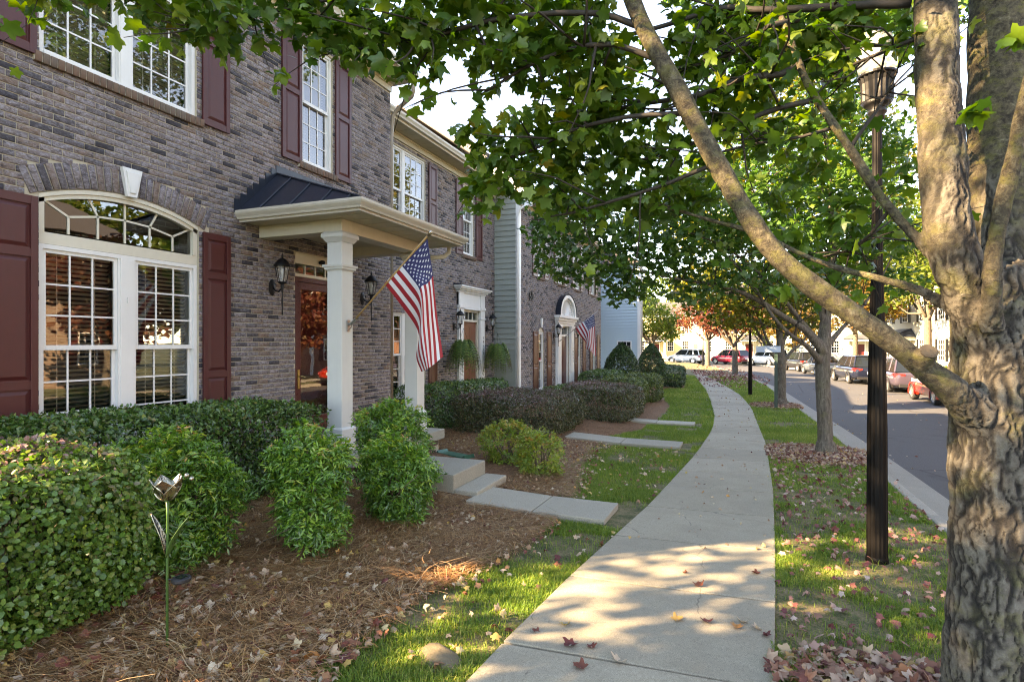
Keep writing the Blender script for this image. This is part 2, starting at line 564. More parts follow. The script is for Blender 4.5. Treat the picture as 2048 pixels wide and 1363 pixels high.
def m_carpaint(name, col, metal=0.0):
    t = NT(name)
    nz = t.noise(t.pos(), 3, 3)
    c = t.mix(nz, tuple(x * 0.92 for x in col), col)
    return t.done(t.bsdf(c, 0.28, None, Metallic=metal, Coat_Weight=0.8, Coat_Roughness=0.04))

def m_brickflat(name, a, b, mort, scale=1.0):
    t = NT(name)
    tc = t.n('ShaderNodeTexCoord')
    sep = t.n('ShaderNodeSeparateXYZ'); t.l(tc.outputs['Object'], sep.inputs[0])
    cb = t.n('ShaderNodeCombineXYZ')
    t.l(t.math('ADD', sep.outputs[0], sep.outputs[1]), cb.inputs[0]); t.l(sep.outputs[2], cb.inputs[1])
    br = t.n('ShaderNodeTexBrick')
    t.l(cb.outputs[0], br.inputs['Vector'])
    br.inputs['Scale'].default_value = scale
    br.inputs['Brick Width'].default_value = 0.204; br.inputs['Row Height'].default_value = 0.068; br.inputs['Mortar Size'].default_value = 0.006
    br.inputs['Color1'].default_value = (*a, 1); br.inputs['Color2'].default_value = (*b, 1); br.inputs['Mortar'].default_value = (*mort, 1)
    return t.done(t.bsdf(br.outputs[0], 0.9))

M = {}
M['brick'] = m_brick()
M['red_brick'] = m_red_brick()
M['mortar'] = m_mortar()
M['trim'] = m_plain("cream trim paint", (0.66, 0.61, 0.50), 0.5, 0.06, 3)
M['white'] = m_plain("white vinyl", (0.74, 0.74, 0.72), 0.4, 0.05, 4)
M['post'] = m_plain("column paint", (0.62, 0.63, 0.60), 0.45, 0.05, 3)
M['soffit'] = m_plain("soffit vinyl", (0.55, 0.49, 0.36), 0.5, 0.05, 4)
M['gutter'] = m_plain("gutter aluminium", (0.60, 0.55, 0.46), 0.4, 0.10, 5)
M['spout'] = m_plain("downspout tan", (0.30, 0.24, 0.18), 0.45, 0.10, 5)
M['shutter'] = m_plain("shutter maroon", (0.086, 0.014, 0.014), 0.45, 0.16, 9, 0.1)
M['shutter_brown'] = m_plain("shutter brown", (0.13, 0.040, 0.024), 0.42, 0.16, 9, 0.1)
M['door_red'] = m_plain("oxblood door paint", (0.090, 0.012, 0.012), 0.30, 0.12, 6)
M['door_brown'] = m_plain("rust brown door paint", (0.20, 0.060, 0.030), 0.35, 0.12, 6)
M['black'] = m_plain("black iron", (0.006, 0.006, 0.007), 0.45, 0.2, 12, 0.1, Specular_IOR_Level=0.3)
M['bronze'] = m_plain("dark bronze paint", (0.006, 0.0052, 0.005), 0.5, 0.2, 8, Specular_IOR_Level=0.10)
M['roofmetal'] = m_plain("black standing seam metal", (0.013, 0.020, 0.034), 0.36, 0.3, 3)
M['blind'] = m_plain("blind slat", (0.62, 0.58, 0.50), 0.5, 0.05, 4)
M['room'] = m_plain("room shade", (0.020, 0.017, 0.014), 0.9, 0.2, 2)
M['glass'] = m_glass()
M['lampglass'] = m_lampglass()
M['brass'] = m_plain("brass", (0.55, 0.40, 0.16), 0.3, 0.1, 10, Metallic=1.0)
M['steel'] = m_plain("brushed steel", (0.45, 0.45, 0.44), 0.3, 0.1, 10, Metallic=1.0)
M['silver'] = m_plain("silver leaf metal", (0.50, 0.47, 0.38), 0.25, 0.3, 40, 0.3, Metallic=1.0)
M['greenmetal'] = m_plain("green painted metal", (0.05, 0.13, 0.03), 0.4, 0.3, 20)
M['wood'] = m_plain("varnished pole", (0.50, 0.29, 0.10), 0.35, 0.15, 12)
M['siding'] = m_siding("grey green siding", (0.27, 0.30, 0.27))
M['siding_blue'] = m_siding("pale blue siding", (0.40, 0.55, 0.62))
M['siding_teal'] = m_siding("teal grey siding", (0.13, 0.19, 0.20))
M['shingle'] = m_shingle("roof shingle", [(0.13, 0.115, 0.10), (0.20, 0.17, 0.14), (0.16, 0.145, 0.13), (0.23, 0.20, 0.16)])
M['concrete'] = m_concrete("sidewalk concrete", (0.30, 0.262, 0.195), (0.40, 0.36, 0.28), 0.9)
M['step'] = m_concrete("step concrete", (0.33, 0.305, 0.245), (0.40, 0.37, 0.30), 0.3)
M['curb'] = m_concrete("curb concrete", (0.26, 0.24, 0.20), (0.36, 0.335, 0.285))
M['asphalt'] = m_asphalt()
M['straw_bed'] = m_soil("mulch", [(0.34, (0.020, 0.010, 0.006)), (0.46, (0.12, 0.052, 0.024)), (0.58, (0.29, 0.135, 0.062)), (0.74, (0.44, 0.26, 0.14))], 26)
M['turf'] = m_soil("turf soil", [(0.32, (0.022, 0.030, 0.010)), (0.44, (0.055, 0.075, 0.022)), (0.54, (0.17, 0.13, 0.065)), (0.70, (0.30, 0.22, 0.125))], 5)
M['farground'] = m_soil("far ground", [(0.3, (0.04, 0.06, 0.02)), (0.6, (0.09, 0.10, 0.045)), (0.8, (0.14, 0.12, 0.07))], 1.2)
M['bark'] = m_bark("maple bark", (0.028, 0.021, 0.016), (0.115, 0.092, 0.068), (0.235, 0.200, 0.150), (0.15, 0.145, 0.055))
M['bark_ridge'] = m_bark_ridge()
M['bark_smooth'] = m_bark("smooth maple bark", (0.045, 0.033, 0.020), (0.115, 0.092, 0.055), (0.20, 0.168, 0.105), (0.115, 0.110, 0.030), 1.0)
M['bark_far'] = m_bark("grey street tree bark", (0.035, 0.027, 0.021), (0.105, 0.085, 0.066), (0.19, 0.16, 0.125), (0.11, 0.10, 0.05))
M['twig'] = m_plain("dark twig", (0.030, 0.023, 0.018), 0.8, 0.3, 30)
M['stem'] = m_plain("shrub stem", (0.12, 0.085, 0.05), 0.8, 0.3, 30)
M['cutwood'] = m_plain("weathered cut wood", (0.075, 0.056, 0.038), 0.85, 0.4, 40, 0.5)
M['maple'] = m_leaf("maple leaf", [(0.0, (0.029, 0.088, 0.013)), (0.35, (0.045, 0.124, 0.019)), (0.62, (0.090, 0.183, 0.023)), (0.84, (0.140, 0.218, 0.029)), (0.92, (0.194, 0.211, 0.026)), (0.97, (0.292, 0.160, 0.023)), (1.0, (0.266, 0.073, 0.022))], 0.42, 0.4, 0.45)
M['maple2'] = m_leaf("street maple leaf", [(0.0, (0.028, 0.088, 0.023)), (0.45, (0.046, 0.131, 0.027)), (0.78, (0.091, 0.183, 0.030)), (0.93, (0.156, 0.204, 0.030)), (1.0, (0.274, 0.161, 0.033))], 0.38, 0.38, 0.5)
M['maple3'] = m_leaf("third maple leaf", [(0.0, (0.055, 0.090, 0.020)), (0.4, (0.110, 0.140, 0.025)), (0.75, (0.190, 0.175, 0.030)), (0.92, (0.26, 0.18, 0.04)), (1.0, (0.26, 0.10, 0.04))], 0.45, 0.45, 0.3)
M['litter_mix'] = m_leaf("leaf litter mix", [(0.0, (0.143, 0.039, 0.039)), (0.25, (0.264, 0.105, 0.072)), (0.5, (0.396, 0.242, 0.176)), (0.75, (0.550, 0.418, 0.330)), (0.9, (0.462, 0.297, 0.110)), (1.0, (0.374, 0.110, 0.077))], 0.15, 0.6, 0.3, 20)
M['yellowleaf'] = m_leaf("yellow green leaf", [(0.0, (0.043, 0.087, 0.018)), (0.4, (0.086, 0.138, 0.022)), (0.75, (0.151, 0.175, 0.036)), (1.0, (0.202, 0.147, 0.040))], 0.5, 0.5, 0.3)
M['greenleaf'] = m_leaf("mid green leaf", [(0.0, (0.035, 0.070, 0.018)), (0.5, (0.075, 0.120, 0.028)), (1.0, (0.15, 0.17, 0.04))], 0.4, 0.5, 0.3)
M['redleaf'] = m_leaf("red leaf", [(0.0, (0.095, 0.022, 0.020)), (0.4, (0.16, 0.040, 0.030)), (0.7, (0.21, 0.085, 0.045)), (0.85, (0.12, 0.10, 0.03)), (1.0, (0.08, 0.10, 0.03))], 0.45, 0.5, 0.3)
M['orangeleaf'] = m_leaf("orange leaf", [(0.0, (0.126, 0.052, 0.020)), (0.5, (0.182, 0.109, 0.030)), (1.0, (0.112, 0.142, 0.040))], 0.5, 0.5, 0.3)
M['hedge'] = m_leaf("hedge leaf", [(0.0, (0.018, 0.057, 0.014)), (0.45, (0.037, 0.113, 0.024)), (0.8, (0.088, 0.190, 0.036)), (0.95, (0.176, 0.253, 0.060)), (1.0, (0.220, 0.196, 0.080))], 0.22, 0.30, 0.7)
M['hedge_olive'] = m_leaf("olive hedge leaf", [(0.0, (0.039, 0.072, 0.021)), (0.5, (0.078, 0.130, 0.031)), (1.0, (0.169, 0.195, 0.046))], 0.25, 0.35, 0.55)  # paler olive leaf colour for some of the hedge blocks
M['nandina'] = m_leaf("nandina leaf", [(0.0, (0.016, 0.068, 0.017)), (0.35, (0.044, 0.155, 0.026)), (0.65, (0.111, 0.290, 0.041)), (0.85, (0.260, 0.446, 0.060)), (0.95, (0.442, 0.486, 0.084)), (1.0, (0.520, 0.270, 0.084))], 0.28, 0.30, 0.7)
M['nandina_y'] = m_leaf("yellowing nandina leaf", [(0.0, (0.059, 0.143, 0.030)), (0.4, (0.143, 0.260, 0.042)), (0.75, (0.302, 0.353, 0.050)), (0.92, (0.504, 0.302, 0.076)), (1.0, (0.504, 0.134, 0.059))], 0.30, 0.35, 0.5)
M['lorop'] = m_leaf("rounded shrub leaf", [(0.0, (0.042, 0.112, 0.022)), (0.35, (0.090, 0.206, 0.037)), (0.62, (0.156, 0.281, 0.053)), (0.76, (0.180, 0.200, 0.077)), (0.86, (0.204, 0.119, 0.105)), (1.0, (0.324, 0.188, 0.182))], 0.25, 0.33, 0.55)
M['purple'] = m_leaf("purple hedge leaf", [(0.0, (0.020, 0.032, 0.012)), (0.3, (0.055, 0.072, 0.024)), (0.52, (0.100, 0.108, 0.036)), (0.70, (0.125, 0.080, 0.046)), (0.86, (0.165, 0.085, 0.080)), (1.0, (0.24, 0.14, 0.14))], 0.2, 0.36, 0.55)
M['holly'] = m_leaf("holly leaf", [(0.0, (0.017, 0.047, 0.015)), (0.6, (0.030, 0.083, 0.022)), (1.0, (0.076, 0.155, 0.037))], 0.15, 0.3, 0.6)
M['fern'] = m_leaf("fern frond", [(0.0, (0.038, 0.114, 0.027)), (0.5, (0.085, 0.199, 0.042)), (1.0, (0.209, 0.304, 0.061))], 0.3, 0.45, 0.4)
M['grass'] = m_leaf("grass blade", [(0.0, (0.055, 0.133, 0.022)), (0.35, (0.103, 0.211, 0.031)), (0.65, (0.186, 0.289, 0.043)), (0.80, (0.317, 0.343, 0.072)), (0.90, (0.497, 0.452, 0.144)), (1.0, (0.635, 0.562, 0.216))], 0.35, 0.5, 0.35)
M['straw'] = m_leaf("pine straw", [(0.0, (0.08, 0.036, 0.016)), (0.3, (0.25, 0.115, 0.050)), (0.6, (0.46, 0.225, 0.095)), (0.85, (0.55, 0.31, 0.15)), (1.0, (0.62, 0.45, 0.28))], 0.1, 0.6, 0.3, 1.4)
M['litter'] = m_leaf("fallen leaf", [(0.0, (0.132, 0.029, 0.037)), (0.16, (0.251, 0.079, 0.046)), (0.35, (0.330, 0.171, 0.099)), (0.58, (0.503, 0.344, 0.238)), (0.80, (0.620, 0.503, 0.383)), (0.92, (0.555, 0.397, 0.132)), (1.0, (0.529, 0.198, 0.066))], 0.15, 0.6, 0.3, 20)
M['litter_red'] = m_leaf("fallen reddish leaf", [(0.0, (0.145, 0.033, 0.046)), (0.35, (0.264, 0.086, 0.079)), (0.7, (0.422, 0.224, 0.185)), (1.0, (0.607, 0.462, 0.396))], 0.15, 0.6, 0.3, 20)
M['flag_red'] = m_plain("flag red", (0.42, 0.012, 0.022), 0.6, 0.08, 8)
M['flag_white'] = m_plain("flag white", (0.72, 0.72, 0.74), 0.6, 0.05, 8)
M['flag_blue'] = m_plain("flag blue", (0.014, 0.020, 0.10), 0.6, 0.10, 8)
M['rubber'] = m_plain("tyre rubber", (0.018, 0.018, 0.018), 0.8, 0.2, 20)
M['rim'] = m_plain("alloy rim", (0.42, 0.42, 0.43), 0.35, 0.1, 20, Metallic=0.8)
M['carglass'] = m_plain("car glass", (0.012, 0.016, 0.018), 0.06, 0.1, 2)
M['taillight'] = m_plain("tail light lens", (0.42, 0.020, 0.016), 0.15, 0.1, 8)
M['plate'] = m_plain("licence plate", (0.65, 0.66, 0.68), 0.4, 0.05, 8)
M['darkplastic'] = m_plain("dark plastic", (0.02, 0.02, 0.022), 0.5, 0.2, 8)
M['rock'] = m_plain("tan rock", (0.17, 0.135, 0.085), 0.9, 0.5, 9, 0.9)
M['signblue'] = m_plain("sign back aluminium", (0.40, 0.50, 0.60), 0.4, 0.05, 8)
M['signgreen'] = m_plain("green sign post", (0.015, 0.040, 0.030), 0.5, 0.1, 8)
M['mat'] = m_plain("door mat", (0.05, 0.05, 0.08), 0.9, 0.3, 60)
M['splash'] = m_plain("green plastic", (0.02, 0.14, 0.09), 0.4, 0.1, 10)
M['ochre'] = m_siding("ochre siding", (0.55, 0.44, 0.24))
M['cream'] = m_siding("cream siding", (0.55, 0.52, 0.43))
M['brick_far'] = m_brickflat("far red brick", (0.24, 0.085, 0.052), (0.30, 0.13, 0.08), (0.33, 0.28, 0.22))
M['brick_far2'] = m_brickflat("far brown brick", (0.20, 0.12, 0.09), (0.26, 0.17, 0.12), (0.34, 0.29, 0.23))
M['roof_far'] = m_shingle("far roof", [(0.06, 0.055, 0.055), (0.09, 0.08, 0.078)])

# ------------------------------------------------------------------ the lie of the land
def g(y):
    return -0.65 * (1 - math.exp(-y / 15.0)) if y > 0 else -0.0433 * y
CURB = np.array([(2.15, -12), (2.2, 0), (2.21, 7.7), (2.27, 10), (2.3, 13), (2.26, 17.4), (2.03, 25), (1.75, 33.4), (0.94, 41.6), (-1.33, 57.8), (-3.6, 65), (-7.5, 71), (-14, 75.5), (-30, 79)])
SWL = np.array([(-1.5, -12), (-1.45, 0), (-1.37, 2.8), (-1.29, 4.1), (-1.20, 5.15), (-1.00, 6.86), (-0.67, 11.3), (-0.52, 15), (-0.56, 18), (-0.90, 23.7), (-1.3, 29.1), (-3.13, 47.1), (-4.86, 58.9), (-9, 67)])
SWR = np.array([(0.02, -12), (0.06, 0), (0.2, 3.48), (0.32, 5.23), (0.49, 8.62), (0.6, 12.9), (0.52, 21.3), (0.2, 26.75), (-0.3, 31.0), (-0.9, 35.4), (-2.27, 45), (-4.0, 56.7), (-7.6, 66)])
BED = np.array([(-2.1, -12), (-2.2, 2.4), (-2.28, 3.6), (-2.0, 4.8), (-1.95, 6.1), (-2.05, 6.9), (-2.5, 9.2), (-2.62, 10.8), (-2.55, 13), (-2.1, 14.2), (-2.2, 15.4), (-2.0, 17), (-2.1, 20.5), (-2.7, 23.5), (-3.0, 25), (-3.2, 28.5), (-2.35, 30), (-2.6, 33), (-4.5, 36), (-7, 60)])
def fx(arr, y): return float(np.interp(y, arr[:, 1], arr[:, 0]))
def fxa(arr, y): return np.interp(y, arr[:, 1], arr[:, 0])
def ga(y):
    return np.where(y > 0, -0.65 * (1 - np.exp(-np.maximum(y, 0) / 15.0)), -0.0433 * y)
def land(x, y):
    """height of the near side of the street: gentle rise towards the houses"""
    x = np.asarray(x, float); y = np.asarray(y, float)
    t = np.clip((-1.7 - x) / 3.2, 0, 1)
    return ga(y) + 0.13 * t * t * (3 - 2 * t)
def landf(x, y): return float(land(np.array([x]), np.array([y]))[0])
# ------------------------------------------------------------------ measured skeletons: (x, y, z, radius) of the maples' limbs; leaf pads; flag cloth
MAIN={
 'trunk':[(1.11, 3.25, -0.45, 0.1888), (1.11, 3.25, 0.1, 0.1634), (1.1, 3.25, 0.45, 0.1548), (1.1, 3.25, 0.91, 0.1548), (1.11, 3.26, 1.25, 0.1642), (1.12, 3.27, 1.48, 0.1735), (1.13, 3.3, 1.71, 0.1693), (1.13, 3.32, 1.95, 0.1619), (1.09, 3.3, 2.09, 0.1452)],
 'stemA':[(1.08, 3.24, 1.72, 0.0995), (1.02, 3.21, 1.95, 0.1036), (0.93, 3.18, 2.18, 0.0978), (0.91, 3.2, 2.41, 0.0939), (0.9, 3.23, 2.77, 0.0899), (0.9, 3.28, 3.15, 0.0895), (0.91, 3.34, 3.57, 0.0844), (0.93, 3.48, 4.26, 0.0734), (1.01, 3.73, 5.25, 0.0539)],
 'stemB':[(1.19, 3.42, 1.71, 0.1376), (1.23, 3.54, 2.06, 0.1427), (1.28, 3.67, 2.49, 0.1427), (1.32, 3.79, 3.05, 0.1404), (1.34, 3.85, 3.62, 0.1325), (1.4, 3.99, 4.38, 0.1065), (1.4, 4.09, 5.33, 0.0774)],
 'stemC':[(1.06, 3.12, 1.81, 0.045), (1.03, 3.04, 1.98, 0.0364), (1.03, 2.98, 2.22, 0.0318), (1.07, 2.95, 2.49, 0.0289), (1.1, 2.92, 2.74, 0.0266), (1.17, 2.93, 3.01, 0.0246), (1.25, 2.94, 3.42, 0.0209)],
 'limbD':[(1.11, 3.23, 1.37, 0.112), (0.98, 3.14, 1.47, 0.079), (0.87, 3.08, 1.57, 0.058), (0.77, 3.04, 1.65, 0.0486), (0.67, 3.0, 1.74, 0.0455), (0.52, 2.95, 1.86, 0.0449), (0.36, 2.91, 1.98, 0.0452), (0.19, 2.89, 2.14, 0.0467), (0.07, 2.88, 2.32, 0.0483), (-0.06, 2.88, 2.56, 0.0473), (-0.17, 2.88, 2.79, 0.0455), (-0.3, 2.87, 3.06, 0.0428), (-0.42, 2.87, 3.31, 0.0416), (-0.5, 2.87, 3.52, 0.0387), (-0.66, 2.85, 3.9, 0.0321), (-0.89, 2.82, 4.38, 0.0236)],
 'branchE':[(1.01, 3.25, 1.86, 0.0362), (0.93, 3.26, 1.93, 0.0265), (0.84, 3.29, 2.0, 0.0211), (0.67, 3.31, 2.07, 0.0178), (0.5, 3.33, 2.13, 0.0159), (0.32, 3.35, 2.22, 0.0147), (0.13, 3.38, 2.34, 0.0135), (-0.13, 3.44, 2.45, 0.0124), (-0.47, 3.47, 2.59, 0.0102), (-0.83, 3.43, 2.72, 0.0076)],
 'branchF':[(0.94, 3.2, 2.07, 0.0403), (0.87, 3.22, 2.16, 0.0307), (0.77, 3.24, 2.3, 0.0254), (0.65, 3.26, 2.49, 0.0229), (0.54, 3.28, 2.72, 0.021), (0.43, 3.3, 2.93, 0.0199), (0.35, 3.32, 3.1, 0.0194), (0.31, 3.34, 3.23, 0.0188), (0.25, 3.37, 3.43, 0.0158), (0.18, 3.4, 3.7, 0.0127), (0.08, 3.41, 4.09, 0.0086)],
 'stubD':[(0.77, 3.02, 1.65, 0.0389), (0.77, 2.98, 1.68, 0.0368), (0.78, 2.95, 1.71, 0.0348)],
}
TWIGS=[
 [(0.31, 3.35, 3.21, 0.02), (0.22, 3.33, 3.17, 0.0168), (0.02, 3.29, 3.16, 0.0162), (-0.18, 3.26, 3.1, 0.0142), (-0.45, 3.26, 3.1, 0.0123), (-0.78, 3.24, 3.07, 0.0101)],
 [(0.83, 3.39, 3.46, 0.0205), (0.56, 3.39, 3.5, 0.0201), (0.3, 3.36, 3.52, 0.019), (0.08, 3.36, 3.56, 0.0176), (-0.1, 3.4, 3.63, 0.0146), (-0.38, 3.4, 3.59, 0.0126), (-0.75, 3.36, 3.53, 0.0103), (-1.07, 3.29, 3.49, 0.0076)],
 [(0.39, 3.32, 3.01, 0.0149), (0.22, 3.31, 2.99, 0.0143), (0.03, 3.34, 2.95, 0.0126), (-0.24, 3.4, 2.88, 0.0109), (-0.51, 3.34, 2.81, 0.0085)],
 [(0.32, 3.4, 3.48, 0.0155), (0.17, 3.34, 3.44, 0.0146), (0.05, 3.35, 3.36, 0.0126), (-0.08, 3.41, 3.34, 0.0119), (-0.38, 3.4, 3.33, 0.0098)],
 [(0.48, 3.3, 2.85, 0.01), (0.32, 3.35, 2.84, 0.0082), (0.08, 3.36, 2.83, 0.0075), (-0.18, 3.37, 2.78, 0.0067)],
 [(-0.21, 2.93, 2.88, 0.0141), (-0.53, 2.96, 2.92, 0.0114), (-0.81, 3.01, 2.91, 0.0108), (-1.1, 3.01, 2.83, 0.0084), (-1.33, 2.97, 2.76, 0.0057)],
 [(-0.32, 2.9, 3.14, 0.0168), (-0.57, 2.89, 3.27, 0.0138), (-0.83, 2.9, 3.29, 0.0118), (-1.07, 2.86, 3.21, 0.0094), (-1.29, 2.82, 3.1, 0.0054)],
 [(-0.42, 2.89, 3.33, 0.017), (-0.76, 2.82, 3.44, 0.0139), (-1.13, 2.72, 3.43, 0.013), (-1.42, 2.61, 3.34, 0.0103), (-1.71, 2.5, 3.29, 0.0076), (-1.94, 2.46, 3.29, 0.005)],
 [(-0.51, 2.87, 3.55, 0.0185), (-0.88, 2.77, 3.65, 0.0153), (-1.35, 2.58, 3.6, 0.0127), (-1.83, 2.4, 3.52, 0.0098), (-2.16, 2.27, 3.44, 0.0071), (-2.49, 2.14, 3.37, 0.0056), (-2.73, 2.05, 3.39, 0.0033)],
 [(-0.76, 2.84, 4.12, 0.0179), (-1.35, 2.58, 3.93, 0.0139), (-1.91, 2.31, 3.74, 0.0095), (-2.45, 2.05, 3.58, 0.0065), (-2.91, 1.87, 3.5, 0.004), (-3.23, 1.74, 3.46, 0.0028)],
 [(-0.09, 2.89, 2.6, 0.0113), (-0.33, 2.98, 2.55, 0.0098), (-0.61, 3.09, 2.53, 0.0094), (-0.92, 3.18, 2.49, 0.0072)],
 [(0.71, 3.26, 2.4, 0.0102), (0.64, 3.37, 2.3, 0.0086), (0.56, 3.55, 2.25, 0.0082), (0.4, 3.7, 2.23, 0.0064)],
 [(0.54, 3.28, 2.72, 0.0108), (0.64, 3.37, 2.88, 0.0086), (0.76, 3.52, 3.08, 0.0066), (0.82, 3.6, 3.26, 0.0044)],
 [(0.9, 3.31, 3.26, 0.0136), (0.78, 3.42, 3.27, 0.0105), (0.64, 3.47, 3.24, 0.009), (0.48, 3.52, 3.21, 0.0071)],
]
PADS=[
(-3.23, 1.74, 3.55, 0.271, 0.123, 0.3),
(-2.96, 1.9, 3.62, 0.25, 0.15, 0.3),
(-2.78, 2.03, 3.51, 0.153, 0.14, 0.25),
(-2.67, 2.07, 3.39, 0.115, 0.115, 0.2),
(-2.51, 2.13, 3.42, 0.153, 0.191, 0.25),
(-2.44, 2.16, 3.3, 0.102, 0.102, 0.2),
(-2.3, 2.21, 3.44, 0.178, 0.178, 0.25),
(-2.11, 2.31, 3.46, 0.154, 0.154, 0.25),
(-2.05, 2.33, 3.34, 0.103, 0.103, 0.2),
(-1.91, 2.42, 3.42, 0.194, 0.194, 0.25),
(-1.81, 2.46, 3.28, 0.13, 0.13, 0.2),
(-1.71, 2.53, 3.39, 0.183, 0.223, 0.3),
(-1.56, 2.61, 3.36, 0.158, 0.211, 0.3),
(-1.45, 2.65, 3.42, 0.158, 0.198, 0.3),
(-1.32, 2.76, 3.55, 0.214, 0.188, 0.3),
(-1.14, 2.88, 3.45, 0.218, 0.191, 0.3),
(-1.26, 2.84, 3.23, 0.109, 0.136, 0.25),
(-1.04, 2.92, 3.29, 0.191, 0.136, 0.25),
(-0.86, 3.1, 3.51, 0.281, 0.225, 0.35),
(-0.84, 3.11, 3.2, 0.225, 0.197, 0.3),
(-1.32, 2.92, 2.93, 0.155, 0.141, 0.25),
(-1.39, 2.84, 2.93, 0.083, 0.069, 0.15),
(-1.25, 3.0, 2.76, 0.214, 0.186, 0.3),
(-1.34, 2.96, 2.65, 0.129, 0.143, 0.25),
(-1.04, 3.08, 2.94, 0.228, 0.143, 0.3),
(-1.01, 3.2, 2.74, 0.265, 0.221, 0.35),
(-0.78, 3.24, 2.95, 0.232, 0.232, 0.35),
(-0.75, 3.36, 2.66, 0.269, 0.179, 0.35),
(-1.29, 2.99, 2.52, 0.086, 0.086, 0.15),
(-0.63, 3.19, 3.25, 0.225, 0.253, 0.3),
(-0.52, 3.56, 2.63, 0.246, 0.185, 0.35),
(-0.47, 3.47, 2.9, 0.239, 0.209, 0.35),
(-0.19, 3.47, 3.48, 0.232, 0.203, 0.35),
(-0.11, 3.56, 3.15, 0.206, 0.177, 0.3),
(-0.23, 3.67, 2.63, 0.185, 0.154, 0.3),
(0.08, 3.63, 3.62, 0.265, 0.177, 0.3),
(0.13, 3.49, 3.31, 0.197, 0.141, 0.3),
(0.11, 3.59, 3.1, 0.203, 0.13, 0.3),
(0.35, 3.68, 3.53, 0.203, 0.174, 0.3),
(0.24, 3.53, 2.92, 0.169, 0.141, 0.3),
(0.45, 3.67, 3.39, 0.171, 0.171, 0.3),
(0.55, 3.65, 3.54, 0.169, 0.141, 0.3),
(0.55, 3.65, 3.14, 0.112, 0.141, 0.25),
(0.42, 3.82, 2.84, 0.179, 0.149, 0.3),
(0.6, 3.67, 3.51, 0.141, 0.141, 0.3),
(0.54, 3.43, 2.45, 0.132, 0.105, 0.2),
(0.25, 3.75, 2.6, 0.179, 0.12, 0.3),
(0.84, 3.66, 2.69, 0.082, 0.109, 0.2),
(0.81, 3.76, 2.33, 0.112, 0.112, 0.2),
(0.35, 3.68, 2.37, 0.145, 0.087, 0.2),
(0.92, 3.9, 3.56, 0.116, 0.145, 0.3),
(0.21, 2.71, 1.98, 0.065, 0.047, 0.05),
(0.8, 2.46, 2.58, 0.044, 0.021, 0.05),
(0.92, 2.51, 2.82, 0.044, 0.026, 0.05),
(0.08, 3.58, 3.97, 0.58, 0.232, 0.6),
(-0.97, 3.06, 3.93, 0.562, 0.225, 0.5),
(-1.89, 2.48, 3.79, 0.527, 0.185, 0.4),
(-0.46, 3.36, 4.61, 0.87, 0.435, 0.8),
(-1.7, 2.66, 4.32, 0.681, 0.354, 0.6),
(0.64, 3.9, 4.54, 0.747, 0.448, 0.8),
(1.43, 4.11, 4.61, 0.725, 0.58, 0.8),
(-2.78, 2.03, 3.95, 0.51, 0.229, 0.4),
(0.09, 3.79, 5.7, 1.076, 0.615, 1.0),
(1.23, 4.24, 6.01, 1.076, 0.769, 1.0)
]
TREE2={
 'trunk':[(1.59, 12.08, -0.55, 0.1553), (1.58, 12.08, -0.08, 0.1283), (1.55, 12.07, 0.67, 0.1215), (1.53, 12.06, 1.23, 0.1249), (1.55, 12.07, 1.7, 0.1283), (1.59, 12.12, 2.17, 0.0914), (1.66, 12.14, 2.74, 0.0779), (1.72, 12.28, 3.7, 0.0649), (1.69, 12.37, 4.67, 0.0483), (1.62, 12.45, 5.95, 0.0313)],
 'l1':[(1.53, 11.98, 1.56, 0.0751), (1.19, 11.64, 1.98, 0.0595), (0.75, 11.25, 2.26, 0.05), (0.25, 10.84, 2.57, 0.0436), (-0.32, 10.4, 2.74, 0.032), (-1.02, 9.91, 2.85, 0.0235), (-1.69, 9.43, 2.99, 0.0154)],
 'l2':[(1.49, 11.97, 1.7, 0.0693), (1.12, 11.72, 2.17, 0.0458), (0.76, 11.36, 2.61, 0.0365), (0.25, 10.95, 3.13, 0.0275), (-0.4, 10.47, 3.53, 0.0216), (-1.35, 9.89, 3.84, 0.0132)],
 'l3':[(1.47, 11.96, 1.42, 0.0635), (1.2, 11.53, 1.7, 0.0449), (0.91, 11.2, 1.9, 0.0358), (0.61, 10.98, 2.23, 0.03), (0.24, 10.73, 2.84, 0.0216), (-0.24, 10.43, 3.34, 0.016)],
 'l4':[(1.62, 12.13, 1.7, 0.0583), (1.94, 12.36, 2.08, 0.0382), (2.23, 12.58, 2.37, 0.0297), (2.61, 12.84, 2.96, 0.024), (3.02, 13.21, 3.77, 0.0153)],
 'l5':[(1.56, 12.1, 1.99, 0.0583), (1.47, 11.96, 2.54, 0.0404), (1.28, 11.67, 3.26, 0.0312), (0.92, 11.32, 4.04, 0.0222), (0.41, 10.9, 4.61, 0.0136)],
}
